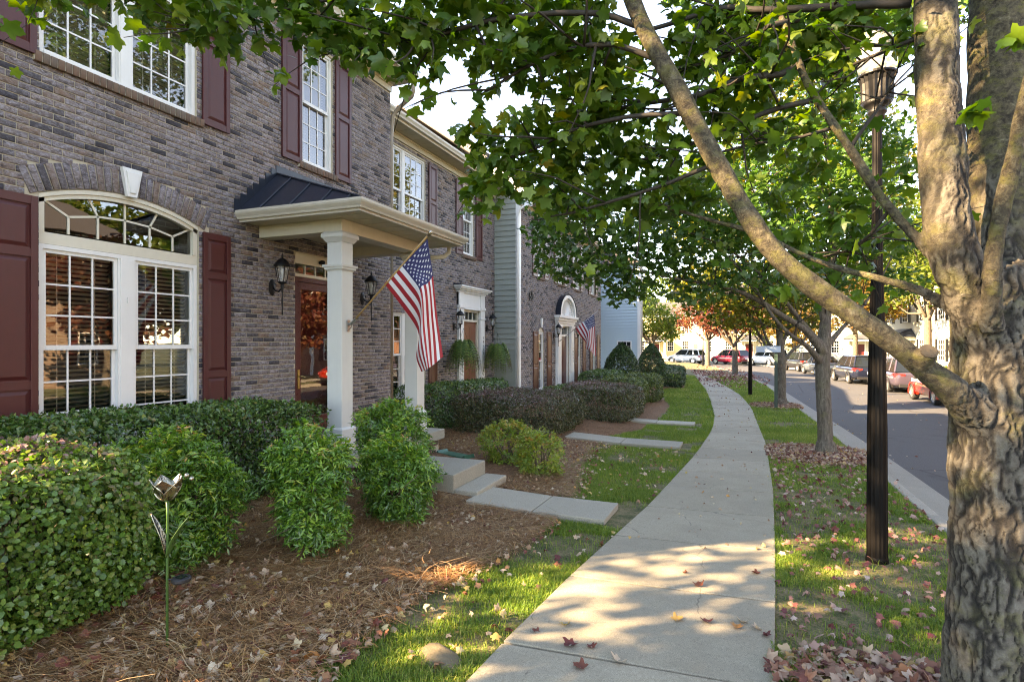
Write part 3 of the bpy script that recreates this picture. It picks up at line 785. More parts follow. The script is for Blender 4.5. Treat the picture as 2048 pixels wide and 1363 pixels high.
PADS2=[
(-2.91, 9.17, 4.15, 0.506, 0.337, 0.6),
(-2.92, 8.95, 3.53, 0.413, 0.33, 0.6),
(-2.49, 9.23, 3.88, 0.668, 0.501, 0.7),
(-2.61, 9.07, 3.11, 0.578, 0.372, 0.6),
(-1.96, 9.54, 3.56, 0.759, 0.506, 0.8),
(-2.08, 9.28, 2.91, 0.661, 0.33, 0.6),
(-1.77, 9.4, 2.53, 0.413, 0.182, 0.5),
(-1.43, 9.86, 3.16, 0.767, 0.511, 0.8),
(-1.36, 9.99, 3.86, 0.775, 0.517, 0.9),
(-1.48, 9.62, 2.67, 0.417, 0.209, 0.5),
(-0.73, 10.35, 3.36, 0.783, 0.609, 0.9),
(-0.64, 10.27, 2.65, 0.603, 0.301, 0.6),
(-0.57, 10.52, 4.08, 0.879, 0.527, 1.0),
(0.0, 10.85, 3.66, 0.799, 0.621, 1.0),
(0.08, 10.77, 2.85, 0.615, 0.351, 0.7),
(0.68, 11.44, 3.62, 0.822, 0.64, 1.0),
(0.76, 11.36, 2.88, 0.543, 0.362, 0.7),
(0.51, 11.37, 4.35, 0.822, 0.548, 1.0),
(1.5, 12.19, 3.89, 0.854, 0.664, 1.0),
(1.5, 12.19, 2.94, 0.664, 0.38, 0.7),
(2.07, 12.63, 3.54, 0.677, 0.58, 0.9),
(2.75, 13.11, 3.87, 0.591, 0.591, 0.9),
(1.33, 12.12, 4.83, 0.949, 0.664, 1.1),
(2.25, 12.7, 4.7, 0.87, 0.677, 1.0),
(0.26, 11.27, 5.09, 0.822, 0.548, 1.0),
(-0.98, 10.36, 4.52, 0.703, 0.351, 0.9),
(1.53, 12.41, 5.86, 0.967, 0.677, 1.1),
(2.66, 13.07, 5.54, 0.787, 0.689, 1.0),
(3.02, 13.21, 2.98, 0.443, 0.344, 0.5),
(-2.28, 9.42, 4.32, 0.506, 0.253, 0.6)
]
TREE3={
 'trunk':[(1.52, 22.29, -0.74, 0.2045), (1.52, 22.29, -0.29, 0.1725), (1.52, 22.29, 0.42, 0.1598), (1.5, 22.29, 1.09, 0.1725), (1.49, 22.28, 1.66, 0.1278), (1.45, 22.27, 2.55, 0.1022), (1.41, 22.36, 3.98, 0.0771), (1.43, 22.58, 5.8, 0.0649), (1.52, 22.83, 8.21, 0.0458), (1.55, 23.16, 11.07, 0.0266)],
 'l1':[(1.49, 22.28, 0.99, 0.088), (1.11, 21.92, 1.49, 0.049), (0.81, 21.58, 2.01, 0.0431), (0.53, 21.26, 2.53, 0.032), (0.32, 20.96, 3.2, 0.0264)],
 'l2':[(1.45, 22.27, 1.22, 0.0825), (1.06, 21.9, 1.84, 0.049), (0.81, 21.58, 2.53, 0.0431), (0.48, 21.13, 3.21, 0.0319), (-0.47, 20.22, 3.84, 0.0207)],
 'l3':[(1.59, 22.32, 1.04, 0.077), (1.91, 22.55, 1.48, 0.0498), (2.17, 22.76, 1.66, 0.0445), (2.53, 23.12, 2.2, 0.0337), (2.89, 23.47, 2.94, 0.0227)],
 'l4':[(1.52, 22.29, 1.48, 0.0715), (1.74, 22.49, 2.2, 0.0498), (1.92, 22.66, 3.27, 0.0389), (2.01, 22.81, 4.36, 0.0279)],
}
PADS3=[
(-1.55, 19.8, 3.42, 0.668, 0.367, 0.8),
(-0.94, 20.25, 3.02, 0.844, 0.472, 0.9),
(-1.24, 19.92, 3.84, 0.835, 0.584, 1.0),
(-0.16, 20.77, 3.37, 0.852, 0.597, 1.0),
(-0.32, 20.71, 2.52, 0.767, 0.341, 0.8),
(0.48, 21.35, 3.22, 0.866, 0.606, 1.0),
(0.48, 21.35, 2.53, 0.692, 0.381, 0.8),
(1.31, 21.99, 3.42, 0.879, 0.615, 1.0),
(1.39, 22.03, 2.54, 0.703, 0.387, 0.8),
(2.16, 22.65, 3.27, 0.892, 0.624, 1.0),
(2.52, 23.0, 2.56, 0.63, 0.36, 0.8),
(0.82, 21.8, 4.3, 1.054, 0.703, 1.2),
(-0.48, 20.76, 4.23, 1.028, 0.685, 1.2),
(2.17, 22.76, 4.53, 1.076, 0.717, 1.2),
(3.05, 23.43, 3.48, 0.728, 0.637, 1.0),
(1.16, 22.15, 5.57, 1.243, 0.888, 1.4),
(-0.32, 21.14, 5.84, 1.218, 1.044, 1.3),
(-1.43, 20.28, 5.42, 1.023, 0.852, 1.2),
(2.89, 23.47, 6.05, 1.462, 1.097, 1.4),
(4.3, 24.24, 4.79, 1.107, 1.107, 1.2),
(4.68, 24.61, 6.69, 1.304, 1.118, 1.4),
(1.51, 22.61, 7.24, 1.621, 1.261, 1.6),
(-0.33, 21.35, 7.64, 1.406, 1.054, 1.4),
(3.26, 23.83, 8.12, 1.661, 1.292, 1.6),
(5.08, 24.97, 8.61, 1.316, 1.128, 1.4),
(0.5, 22.11, 9.37, 1.434, 1.076, 1.5),
(2.23, 23.43, 9.78, 1.661, 1.292, 1.6),
(4.03, 24.56, 10.31, 1.504, 1.128, 1.5),
(1.55, 23.16, 11.44, 1.476, 1.107, 1.5),
(3.15, 24.22, 12.0, 1.316, 0.94, 1.4),
(2.25, 23.65, 12.83, 1.118, 0.745, 1.2)
]
FLAG=[
  [(-3.7, 6.45, 3.09), (-3.67, 6.45, 2.89), (-3.63, 6.47, 2.61), (-3.58, 6.5, 2.04), (-3.51, 6.51, 1.57)] ,
  [(-3.89, 6.45, 2.93), (-3.78, 6.42, 2.71), (-3.67, 6.4, 2.51), (-3.65, 6.45, 1.98), (-3.62, 6.48, 1.47)] ,
  [(-4.07, 6.45, 2.79), (-3.91, 6.41, 2.63), (-3.73, 6.32, 2.44), (-3.69, 6.33, 1.94), (-3.62, 6.35, 1.43)] ,
  [(-4.22, 6.45, 2.66), (-4.01, 6.43, 2.44), (-3.78, 6.37, 2.18), (-3.77, 6.37, 1.72), (-3.71, 6.41, 1.4)] ,
  [(-4.36, 6.45, 2.54), (-4.14, 6.48, 2.27), (-3.89, 6.5, 1.93), (-3.9, 6.51, 1.57), (-3.83, 6.5, 1.37)] ,
]
FLAG2=[
  [(-4.9, 20.9, 2.83), (-4.88, 20.9, 2.59), (-4.87, 20.92, 2.37), (-4.86, 20.95, 1.84), (-4.84, 20.96, 1.23)] ,
  [(-5.09, 20.9, 2.71), (-5.01, 20.87, 2.48), (-4.97, 20.85, 2.31), (-4.96, 20.9, 1.81), (-4.93, 20.93, 1.32)] ,
  [(-5.28, 20.9, 2.58), (-5.16, 20.86, 2.37), (-5.06, 20.77, 2.22), (-5.03, 20.78, 1.77), (-4.97, 20.8, 1.41)] ,
  [(-5.44, 20.9, 2.45), (-5.28, 20.88, 2.18), (-5.17, 20.82, 1.96), (-5.13, 20.82, 1.69), (-5.1, 20.86, 1.49)] ,
  [(-5.63, 20.9, 2.32), (-5.45, 20.93, 2.03), (-5.24, 20.95, 1.77), (-5.24, 20.96, 1.62), (-5.26, 20.95, 1.56)] ,
]
# pole2 (-6.36, 20.9, 1.75, 21.78) (-4.75, 20.9, 2.94, 21.19)
# ------------------------------------------------------------------ the setting
def grid_mesh(name, xs, ys, zf, mat):
    X, Y = np.meshgrid(xs, ys)
    V = np.stack([X.ravel(), Y.ravel(), zf(X.ravel(), Y.ravel())], 1)
    nx, ny = len(xs), len(ys)
    i = np.arange(ny - 1)[:, None] * nx + np.arange(nx - 1)[None]
    F = np.stack([i, i + 1, i + nx + 1, i + nx], -1).reshape(-1, 4)
    return link(name, raw_mesh(name, V, F, mat, smooth=True))

def strip_mesh(name, L, Rr, mat, smooth=True):
    """L,Rr : lists of 3D points"""
    n = len(L)
    V = np.array(list(L) + list(Rr))
    i = np.arange(n - 1)
    F = np.stack([i, i + n, i + n + 1, i + 1], -1)
    return link(name, raw_mesh(name, V, F, mat, smooth=smooth))

gx = np.concatenate([np.linspace(-900, -80, 8), np.linspace(-60, 60, 30), np.linspace(80, 900, 8)])
gy = np.concatenate([np.linspace(-300, -30, 6), np.linspace(-20, 120, 40), np.linspace(150, 1800, 10)])
gr = grid_mesh("ground", gx, gy, lambda x, y: ga(y) - 0.30, M['farground'])
tag(gr, kind='structure')

# near side turf sheet (rows across the yard, ends at the curb)
ys = np.concatenate([np.linspace(-12, 1, 14), np.linspace(1.2, 14, 110), np.linspace(14.3, 40, 70), np.linspace(41, 75, 40)])
sx = np.concatenate([np.linspace(0, 1, 70) ** 1.0 * 0.16, 0.16 + 0.84 * np.linspace(0.02, 1, 24) ** 1.6])
rows = []
for y in ys:
    c = fx(CURB, y) - 0.14
    x = c - sx * 55
    z = land(x, np.full_like(x, y)) + 0.012 * vnoise(np.stack([x * 2.2, np.full_like(x, y * 2.2), x * 0], 1), 3)
    rows.append(np.stack([x, np.full_like(x, y), z], 1))
V = np.concatenate(rows); nx = len(sx)
i = np.arange(len(ys) - 1)[:, None] * nx + np.arange(nx - 1)[None]
F = np.stack([i, i + nx, i + nx + 1, i + 1], -1).reshape(-1, 4)
tag(link("lawn", raw_mesh("lawn", V, F, M['turf'], smooth=True)), kind='structure')

# mulch bed against the houses
ys = np.concatenate([np.linspace(-4, 1.5, 10), np.linspace(1.6, 14, 90), np.linspace(14.3, 40, 60)])
rows = []
sx = np.linspace(0, 1, 40)
for y in ys:
    e = fx(BED, y) + 0.10 * float(vnoise(np.array([[y * 2.3, 0.5, 0.5]]), 5)[0])
    x = e + sx * (-7.6 - e)
    yy = np.full_like(x, y)
    z = land(x, yy) + np.minimum(0.028, 0.003 + (e - x) * 0.12) + 0.022 * vnoise(np.stack([x * 4, yy * 4, x * 0], 1), 8)
    rows.append(np.stack([x, yy, z], 1))
V = np.concatenate(rows); nx = len(sx)
i = np.arange(len(ys) - 1)[:, None] * nx + np.arange(nx - 1)[None]
F = np.stack([i, i + nx, i + nx + 1, i + 1], -1).reshape(-1, 4)
tag(link("flower_bed", raw_mesh("flower_bed", V, F, M['straw_bed'], smooth=True)), kind='structure')

# sidewalk : separate slabs with open joints
walk = group_root("sidewalk", 'structure')
joints = [0.95, 2.15, 3.35, 4.57, 5.79, 7.06, 8.31]
while joints[-1] < 64: joints.append(joints[-1] + 1.22)
def slab(name, corners, top, thick, mat, parent, bev=0.007):
    """corners: 4 (x,y) ; top: 4 heights"""
    mb = MB()
    vs = [(x, y, z - thick) for (x, y), z in zip(corners, top)] + [(x, y, z) for (x, y), z in zip(corners, top)]
    mb.add(vs, [(0, 3, 2, 1), (4, 5, 6, 7), (0, 1, 5, 4), (1, 2, 6, 5), (2, 3, 7, 6), (3, 0, 4, 7)])
    return mb.build(name, mat, parent, bevel=bev)
for a, b in zip(joints[:-1], joints[1:]):
    a2, b2 = a + 0.011, b - 0.011
    sk = 0.10
    cs = [(fx(SWL, a2), a2 - sk), (fx(SWR, a2), a2), (fx(SWR, b2), b2), (fx(SWL, b2), b2 - sk)]
    tilt = random.uniform(-0.006, 0.006)
    tp = [g(cs[0][1]) + 0.030 + tilt, g(cs[1][1]) + 0.030 - tilt, g(cs[2][1]) + 0.030, g(cs[3][1]) + 0.030]
    slab("slab", cs, tp, 0.11, M['concrete'], walk)
def front_walk(x0, x1, y0, y1, n):
    r = group_root("front_walk", 'structure')
    for k in range(n):
        a = x0 + (x1 - x0) * k / n + 0.006; b = x0 + (x1 - x0) * (k + 1) / n - 0.006
        cs = [(a, y0), (b, y0), (b, y1), (a, y1)]
        slab("slab", cs, [landf(x, y) + 0.062 for x, y in cs], 0.16, M['step'], r)
front_walk(-2.97, -1.30, 6.06, 6.84, 2)
front_walk(-3.35, -1.0, 11.55, 12.3, 2)
front_walk(-2.9, -0.98, 15.35, 15.95, 2)

# curb, gutter pan, road
def offset_path(P, d):
    T = np.gradient(P, axis=0); T /= np.linalg.norm(T, axis=1)[:, None]
    return P + d * np.stack([T[:, 1], -T[:, 0]], 1)
cy = np.concatenate([np.linspace(-12, 65, 78)])
CP = [(fx(CURB, y), y) for y in cy]
tail = CURB[CURB[:, 1] > 65]
CP = np.array(CP + [tuple(p) for p in np.concatenate([np.linspace(a, b, 5, endpoint=False) for a, b in zip(np.vstack([[fx(CURB, 65.6), 65.6]], ), tail[:1])] + [np.linspace(a, b, 6, endpoint=False) for a, b in zip(tail[:-1], tail[1:])] + [tail[-1:]])])
for _ in range(6):
    CP[1:-1] = 0.25 * CP[:-2] + 0.5 * CP[1:-1] + 0.25 * CP[2:]
def with_z(P, off): return [(x, y, g(min(y, 90)) + off) for x, y in P]
curb = group_root("curb", 'structure')
inn, out_, pan = offset_path(CP, -0.15), CP, offset_path(CP, 0.52)
for k in range(0, len(CP) - 1):
    a, b = k, k + 1
    if CP[a][1] < -3: continue
    ta = 0.012
    def lerp(P, t): return P[a] + (P[b] - P[a]) * t
    cs = [lerp(inn, ta), lerp(out_, ta), lerp(out_, 1 - ta), lerp(inn, 1 - ta)]
    if k % 3 == 0 or CP[a][1] > 40:
        pass
    slab("curb_segment", [tuple(c) for c in cs], [g(c[1]) + (0.012 if j in (0, 3) else 0.004) for j, c in enumerate(cs)], 0.25, M['curb'], curb, 0.02 if CP[a][1] < 30 else 0.0)
tag(strip_mesh("gutter_pan", with_z(out_, -0.118), with_z(pan, -0.132), M['curb']), kind='structure')
far = offset_path(CP, 6.9)
mid = offset_path(CP, 3.6)
tag(strip_mesh("road", with_z(pan, -0.136), with_z(far, -0.140), M['asphalt']), kind='structure')
far_in = offset_path(CP, 6.90); far_out = offset_path(CP, 7.06)
mb = MB()
for k in range(len(CP) - 1):
    a0, a1, b0, b1 = far_in[k], far_in[k + 1], far_out[k], far_out[k + 1]
    za, zb = g(min(a0[1], 90)), g(min(a1[1], 90))
    mb.add([(*a0, za - 0.2), (*b0, za - 0.2), (*b1, zb - 0.2), (*a1, zb - 0.2), (*a0, za + 0.005), (*b0, za + 0.01), (*b1, zb + 0.01), (*a1, zb + 0.005)],
           [(4, 7, 6, 5), (0, 4, 5, 1), (3, 2, 6, 7), (0, 3, 7, 4), (1, 5, 6, 2)])
tag(mb.build("far_curb", M['curb']), kind='structure')
e0 = offset_path(CP, 7.05); e1 = offset_path(CP, 8.3); e2 = offset_path(CP, 9.7); e3 = offset_path(CP, 45)
tag(strip_mesh("far_verge", with_z(e0, 0.0), with_z(e1, 0.0), M['farground']), kind='structure')
tag(strip_mesh("far_sidewalk", with_z(e1, 0.02), with_z(e2, 0.02), M['curb']), kind='structure')
tag(strip_mesh("far_lawn", with_z(e2, 0.0), with_z(e3, 0.05), M['farground']), kind='structure')

# ------------------------------------------------------------------ house building kit (local: facade x = 0, outward +x)
def brick_mesh(name, L, Hh, D, mat):
    c = 0.004
    x1 = D
    vs = [(0, -L / 2, -Hh / 2), (0, L / 2, -Hh / 2), (0, L / 2, Hh / 2), (0, -L / 2, Hh / 2),
          (x1 - c, -L / 2, -Hh / 2), (x1 - c, L / 2, -Hh / 2), (x1 - c, L / 2, Hh / 2), (x1 - c, -L / 2, Hh / 2),
          (x1, -L / 2 + c, -Hh / 2 + c), (x1, L / 2 - c, -Hh / 2 + c), (x1, L / 2 - c, Hh / 2 - c), (x1, -L / 2 + c, Hh / 2 - c)]
    fs = [(8, 9, 10, 11), (4, 5, 9, 8), (5, 6, 10, 9), (6, 7, 11, 10), (7, 4, 8, 11), (0, 1, 5, 4), (1, 2, 6, 5), (2, 3, 7, 6), (3, 0, 4, 7)]
    return np.array(vs), np.array(fs)

def brick_join(name, items, mat, parent, kind='stuff'):
    """items: (x,y,z,L,H,D) centres on the facade"""
    A = np.array(items)
    v0, f0 = brick_mesh("b", 1, 1, 1, None)
    c = 0.004
    n = len(A)
    V = np.empty((n, 12, 3))
    for k in range(12):
        sx, sy, sz = v0[k]
        ins = c if k >= 8 else 0
        V[:, k, 0] = A[:, 0] + np.where(k >= 8, A[:, 5], np.where(k >= 4, A[:, 5] - c, 0))
        V[:, k, 1] = A[:, 1] + np.sign(sy) * (A[:, 3] / 2 - ins)
        V[:, k, 2] = A[:, 2] + np.sign(sz) * (A[:, 4] / 2 - ins)
    F = f0[None] + (np.arange(n) * 12)[:, None, None]
    o = link(name, raw_mesh(name, V.reshape(-1, 3), F.reshape(-1, 4), mat), parent)
    o["kind"] = kind
    return o

CAMP = np.array([0, 0, 1.75])
def cam_proj(p):
    th = R(21.401); s, c = math.sin(th), math.cos(th)
    d = -s * p[0] + c * p[1]
    return 1024 + 1138 * (c * p[0] + s * p[1]) / d, 685 - 1138 * (p[2] - 1.75) / d, d

COURSE = 0.0677
def brick_wall(root, W, y0, y1, z0, z1, holes, individual=0, avoid=(), flush=()):
    """holes: dicts y0,y1,z0,z1 (+ arch=(yc,zc,R) : round top, band)"""
    wall = thing("wall", None, None)
    wall.parent = root
    # backing of mortar, cut round the openings
    ys = sorted({y0, y1, *[h['y0'] for h in holes], *[h['y1'] for h in holes]})
    zs = sorted({z0, z1, *[h['z0'] for h in holes], *[h['z1'] for h in holes]})
    ys = [y for y in ys if y0 <= y <= y1]; zs = [z for z in zs if z0 <= z <= z1]
    mb = MB()
    for a, b in zip(ys[:-1], ys[1:]):
        for c, d in zip(zs[:-1], zs[1:]):
            my, mz = (a + b) / 2, (c + d) / 2
            if any(h['y0'] < my < h['y1'] and h['z0'] < mz < h['z1'] for h in holes): continue
            mb.quad((-0.010, a, c), (-0.010, b, c), (-0.010, b, d), (-0.010, a, d))
    for h in holes:       # reveals and arch infill
        a, b, c, d = h['y0'], h['y1'], h['z0'], h['z1']
        top = d
        if 'arch' in h:
            yc, zc, Rr = h['arch']
            n = 18
            yy = np.linspace(a, b, n + 1)
            zz = zc + np.sqrt(np.maximum(Rr ** 2 - (yy - yc) ** 2, 0))
            for k in range(n):
                mb.quad((-0.010, yy[k], zz[k]), (-0.010, yy[k + 1], zz[k + 1]), (-0.010, yy[k + 1], d), (-0.010, yy[k], d))
                mb.quad((-0.010, yy[k], zz[k]), (-0.14, yy[k], zz[k]), (-0.14, yy[k + 1], zz[k + 1]), (-0.010, yy[k + 1], zz[k + 1]))
            top = zz[0]
        else:
            mb.quad((-0.010, a, d), (-0.14, a, d), (-0.14, b, d), (-0.010, b, d))
        mb.quad((-0.010, a, c), (-0.010, a, top), (-0.14, a, top), (-0.14, a, c))
        mb.quad((-0.010, b, c), (-0.14, b, c), (-0.14, b, top), (-0.010, b, top))
        mb.quad((-0.010, a, c), (-0.14, a, c), (-0.14, b, c), (-0.010, b, c))
    mb.build("mortar", M['mortar'], wall)
    # bricks course by course
    items = []
    L, J = 0.194, 0.010
    n0 = int(math.floor(z0 / COURSE))
    zc = n0 * COURSE + COURSE / 2
    k = n0
    while zc < z1 - 0.02:
        if zc > z0 + 0.02:
            bl = []
            for h in holes:
                if 'arch' in h:
                    ycn, zcn, Rr = h['arch']
                    if zc < h['zs'] - 0.03 and zc > h['z0']: bl.append((h['y0'], h['y1']))
                    elif zc >= h['zs'] - 0.03:
                        Ro = Rr + h['band']
                        q = Ro ** 2 - (zc - zcn) ** 2
                        if q > 0:
                            hw = min(math.sqrt(q), (h['y1'] - h['y0']) / 2 + h['band'] * 0.45)
                            bl.append((ycn - hw, ycn + hw))
                elif h['z0'] - 0.015 < zc < h['z1'] + 0.01: bl.append((h['y0'], h['y1']))
            for a, b, c, d in flush:
                if c < zc < d: bl.append((a, b))
            y = y0 - (L + J) / 2 * (k % 2) + 0.013 * math.sin(k * 12.9)
            while y < y1:
                segs = [(max(y, y0), min(y + L, y1))]
                for a, b in bl:
                    ns = []
                    for s, e in segs:
                        if e <= a + 0.004 or s >= b - 0.004: ns.append((s, e)); continue
                        if s < a - 0.02: ns.append((s, a - 0.004))
                        if e > b + 0.02: ns.append((b + 0.004, e))
                    segs = ns
                for s, e in segs:
                    if e - s > 0.025:
                        items.append((-0.012, (s + e) / 2, zc, e - s, 0.0577, 0.012 + random.uniform(-0.0022, 0.0026)))
                y += L + J
        zc += COURSE; k += 1
    if individual:
        cand = []
        for q, it in enumerate(items):
            if abs(it[3] - L) > 1e-4: continue
            p = (W, it[1], it[2])
            u, v, d = cam_proj(p)
            if not (8 < u < 2040 and 165 < v < 760): continue
            if any(a < it[1] < b and c < it[2] < e for a, b, c, e in avoid): continue
            cand.append((d, q))
        cand.sort()
        pick = {q for _, q in cand[:individual]}
        meshes = []
        for dd in (0.0105, 0.012, 0.0138):
            v, f = brick_mesh("brick", L, 0.0577, dd, None)
            meshes.append(raw_mesh("brick", v, f, M['brick']))
        for q in pick:
            it = items[q]
            o = link("brick", random.choice(meshes), wall, (it[0], it[1], it[2]))
            o.rotation_euler = (random.uniform(-0.006, 0.006), 0, random.uniform(-0.008, 0.008))
        items = [it for q, it in enumerate(items) if q not in pick]
    brick_join("brick_courses", items, M['brick'], wall)
    return wall

def arch_bricks(parent, yc, zc, Rr, band, half, n, mat, name="arch_brick"):
    a0 = math.asin(min(0.96, half / Rr))
    v, f = brick_mesh(name, 2 * a0 * Rr / n - 0.012, band - 0.012, 0.016, None)
    me = raw_mesh(name, v, f, mat)
    for k in range(n):
        a = -a0 + (k + 0.5) * 2 * a0 / n
        o = link(name, me, parent, (-0.010, yc + (Rr + band / 2) * math.sin(a), zc + (Rr + band / 2) * math.cos(a)))
        o.rotation_euler = (-a, 0, 0)

def sill_bricks(parent, y0, y1, ztop, name="sill_brick", h=0.10, proud=0.04, mat=None):
    n = max(3, int(round((y1 - y0) / 0.0677)))
    w = (y1 - y0) / n
    mb = MB(); mb.box(-0.10, proud - 0.006, y0 + 0.002, y1 - 0.002, ztop - h + 0.004, ztop - 0.006); mb.build("sill_mortar", M['mortar'], parent)
    me = None
    for k in range(n):
        if me is None:
            v, f = brick_mesh(name, w - 0.010, h, proud + 0.006, None)
            me = raw_mesh(name, v, f, mat or M['red_brick'])
        o = link(name, me, parent, (0.0, y0 + (k + 0.5) * w, ztop - h / 2))
        o.rotation_euler = (0, R(3), 0)

def slats(mb, y0, y1, z0, z1, x, pitch=0.048, ang=28):
    z = z0 + 0.02
    c, s = 0.022 * math.cos(R(ang)), 0.022 * math.sin(R(ang))
    while z < z1:
        mb.add([(x - c, y0, z - s), (x + c, y0, z + s), (x + c, y1, z + s), (x - c, y1, z - s), (x - c, y0, z - s + .003), (x + c, y0, z + s + .003), (x + c, y1, z + s + .003), (x - c, y1, z - s + .003)],
               [(0, 3, 2, 1), (4, 5, 6, 7), (0, 1, 5, 4), (2, 3, 7, 6)])
        z += pitch

def window(root, y0, y1, z0, z1, units=1, cols=3, rows=3, blinds=True, wall_x=0.0, fr=0.045, mull=0.13, label=None, deep=0.065):
    """double-hung windows in one frame"""
    x = wall_x - deep
    mb = MB()
    mb.box(x - 0.07, x + 0.03, y0, y0 + fr, z0, z1); mb.box(x - 0.07, x + 0.03, y1 - fr, y1, z0, z1)
    mb.box(x - 0.07, x + 0.03, y0 + fr, y1 - fr, z1 - fr, z1); mb.box(x - 0.07, x + 0.045, y0 + fr, y1 - fr, z0, z0 + fr)
    w = (y1 - y0 - 2 * fr - mull * (units - 1)) / units
    for k in range(1, units):
        ym = y0 + fr + k * w + (k - 1) * mull
        mb.box(x - 0.07, x + 0.024, ym, ym + mull, z0 + fr, z1 - fr)
        mb.box(x + 0.024, x + 0.034, ym + 0.02, ym + mull - 0.02, z0 + fr, z1 - fr)
    wo = mb.build("window", M['white'], root)
    if label: wo["label"] = label
    zm = (z0 + z1) / 2
    for k in range(units):
        a = y0 + fr + k * (w + mull); b = a + w
        for up in (1, 0):
            c, d = (zm - 0.005, z1 - fr) if up else (z0 + fr, zm + 0.03)
            xs = x - 0.005 if up else x - 0.04
            s = 0.038
            m2 = MB()
            m2.box(xs - 0.02, xs + 0.014, a + .002, a + s, c, d); m2.box(xs - 0.02, xs + 0.014, b - s, b - .002, c, d)
            m2.box(xs - 0.02, xs + 0.014, a + s, b - s, d - s, d - .001); m2.box(xs - 0.02, xs + 0.018, a + s, b - s, c, c + s + 0.012)
            m2.build("sash", M['white'], wo)
            m3 = MB()
            m3.quad((xs, a + s, c + s), (xs, b - s, c + s), (xs, b - s, d - s), (xs, a + s, d - s))
            po = m3.build("pane", M['glass'], wo)
            po.location = (0, 0, 0)
            m4 = MB()
            for q in range(1, cols):
                yy = a + s + (b - a - 2 * s) * q / cols
                m4.box(xs + 0.003, xs + 0.010, yy - 0.009, yy + 0.009, c + s, d - s)
            for q in range(1, rows):
                zz = c + s + (d - c - 2 * s) * q / rows
                m4.box(xs + 0.002, xs + 0.009, a + s, b - s, zz - 0.009, zz + 0.009)
            if cols > 1 or rows > 1: m4.build("muntin", M['white'], wo)
        if blinds:
            m5 = MB()
            slats(m5, a + 0.03, b - 0.03, z0 + fr, z1 - fr - 0.03, x - 0.105)
            for yy in (a + w * 0.25, b - w * 0.25): m5.box(x - 0.0805, x - 0.0785, yy - 0.004, yy + 0.004, z0 + fr, z1 - fr)
            m5.box(x - 0.125, x - 0.085, a + 0.02, b - 0.02, z1 - fr - 0.05, z1 - fr)
            o = m5.build("blind", M['blind'], wo); o["kind"] = "stuff"
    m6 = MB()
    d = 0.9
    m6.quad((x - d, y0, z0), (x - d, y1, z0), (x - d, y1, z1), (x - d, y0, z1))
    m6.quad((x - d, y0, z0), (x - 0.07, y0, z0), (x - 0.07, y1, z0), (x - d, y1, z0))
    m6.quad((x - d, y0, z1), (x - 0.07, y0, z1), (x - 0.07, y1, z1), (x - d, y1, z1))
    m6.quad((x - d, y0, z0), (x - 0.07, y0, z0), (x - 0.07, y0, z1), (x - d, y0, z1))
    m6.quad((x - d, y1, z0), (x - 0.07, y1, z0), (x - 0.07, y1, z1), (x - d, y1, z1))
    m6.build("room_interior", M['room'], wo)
    return wo

def shutter(root, y0, y1, z0, z1, panels, mat, label=None, x=0.0):
    """panels: relative split heights, bottom to top"""
    mb = MB()
    st = 0.062
    mb.box(x + 0.004, x + 0.020, y0 + .004, y1 - .004, z0 + .004, z1 - .004)
    mb.box(x + 0.020, x + 0.040, y0, y0 + st, z0, z1); mb.box(x + 0.020, x + 0.040, y1 - st, y1, z0, z1)
    tot = sum(panels); rail = 0.085
    zz = z0; H = z1 - z0 - rail * (len(panels) + 1)
    spans = []
    for p in panels:
        mb.box(x + 0.020, x + 0.0385, y0 + st, y1 - st, zz, zz + rail)
        zz += rail
        spans.append((zz, zz + H * p / tot)); zz += H * p / tot
    mb.box(x + 0.020, x + 0.0385, y0 + st, y1 - st, zz, z1)
    o = mb.build("shutter", mat, root, bevel=0.003)
    if label: o["label"] = label
    for a, b in spans:
        m2 = MB()
        gy0, gy1 = y0 + st + 0.012, y1 - st - 0.012
        b1 = 0.035
        m2.add([(x + .0202, gy0, a + .012), (x + .0202, gy1, a + .012), (x + .0202, gy1, b - .012), (x + .0202, gy0, b - .012),
                (x + .036, gy0 + b1, a + .012 + b1), (x + .036, gy1 - b1, a + .012 + b1), (x + .036, gy1 - b1, b - .012 - b1), (x + .036, gy0 + b1, b - .012 - b1)],
               [(4, 5, 6, 7), (0, 1, 5, 4), (1, 2, 6, 5), (2, 3, 7, 6), (3, 0, 4, 7)])
        m2.build("panel", mat, o)
    for zq in (z0 + 0.06, (z0 + z1) / 2, z1 - 0.06):
        for yq in (y0 + 0.022, y1 - 0.022):
            m3 = MB(); m3.box(x + .040, x + .044, yq - .007, yq + .007, zq - .007, zq + .007)
    return o

def gutter_prof(x, z):
    return [(x, z), (x + 0.075, z), (x + 0.085, z + 0.03), (x + 0.115, z + 0.075), (x + 0.12, z + 0.115), (x + 0.105, z + 0.118), (x + 0.10, z + 0.095), (x, z + 0.10)]

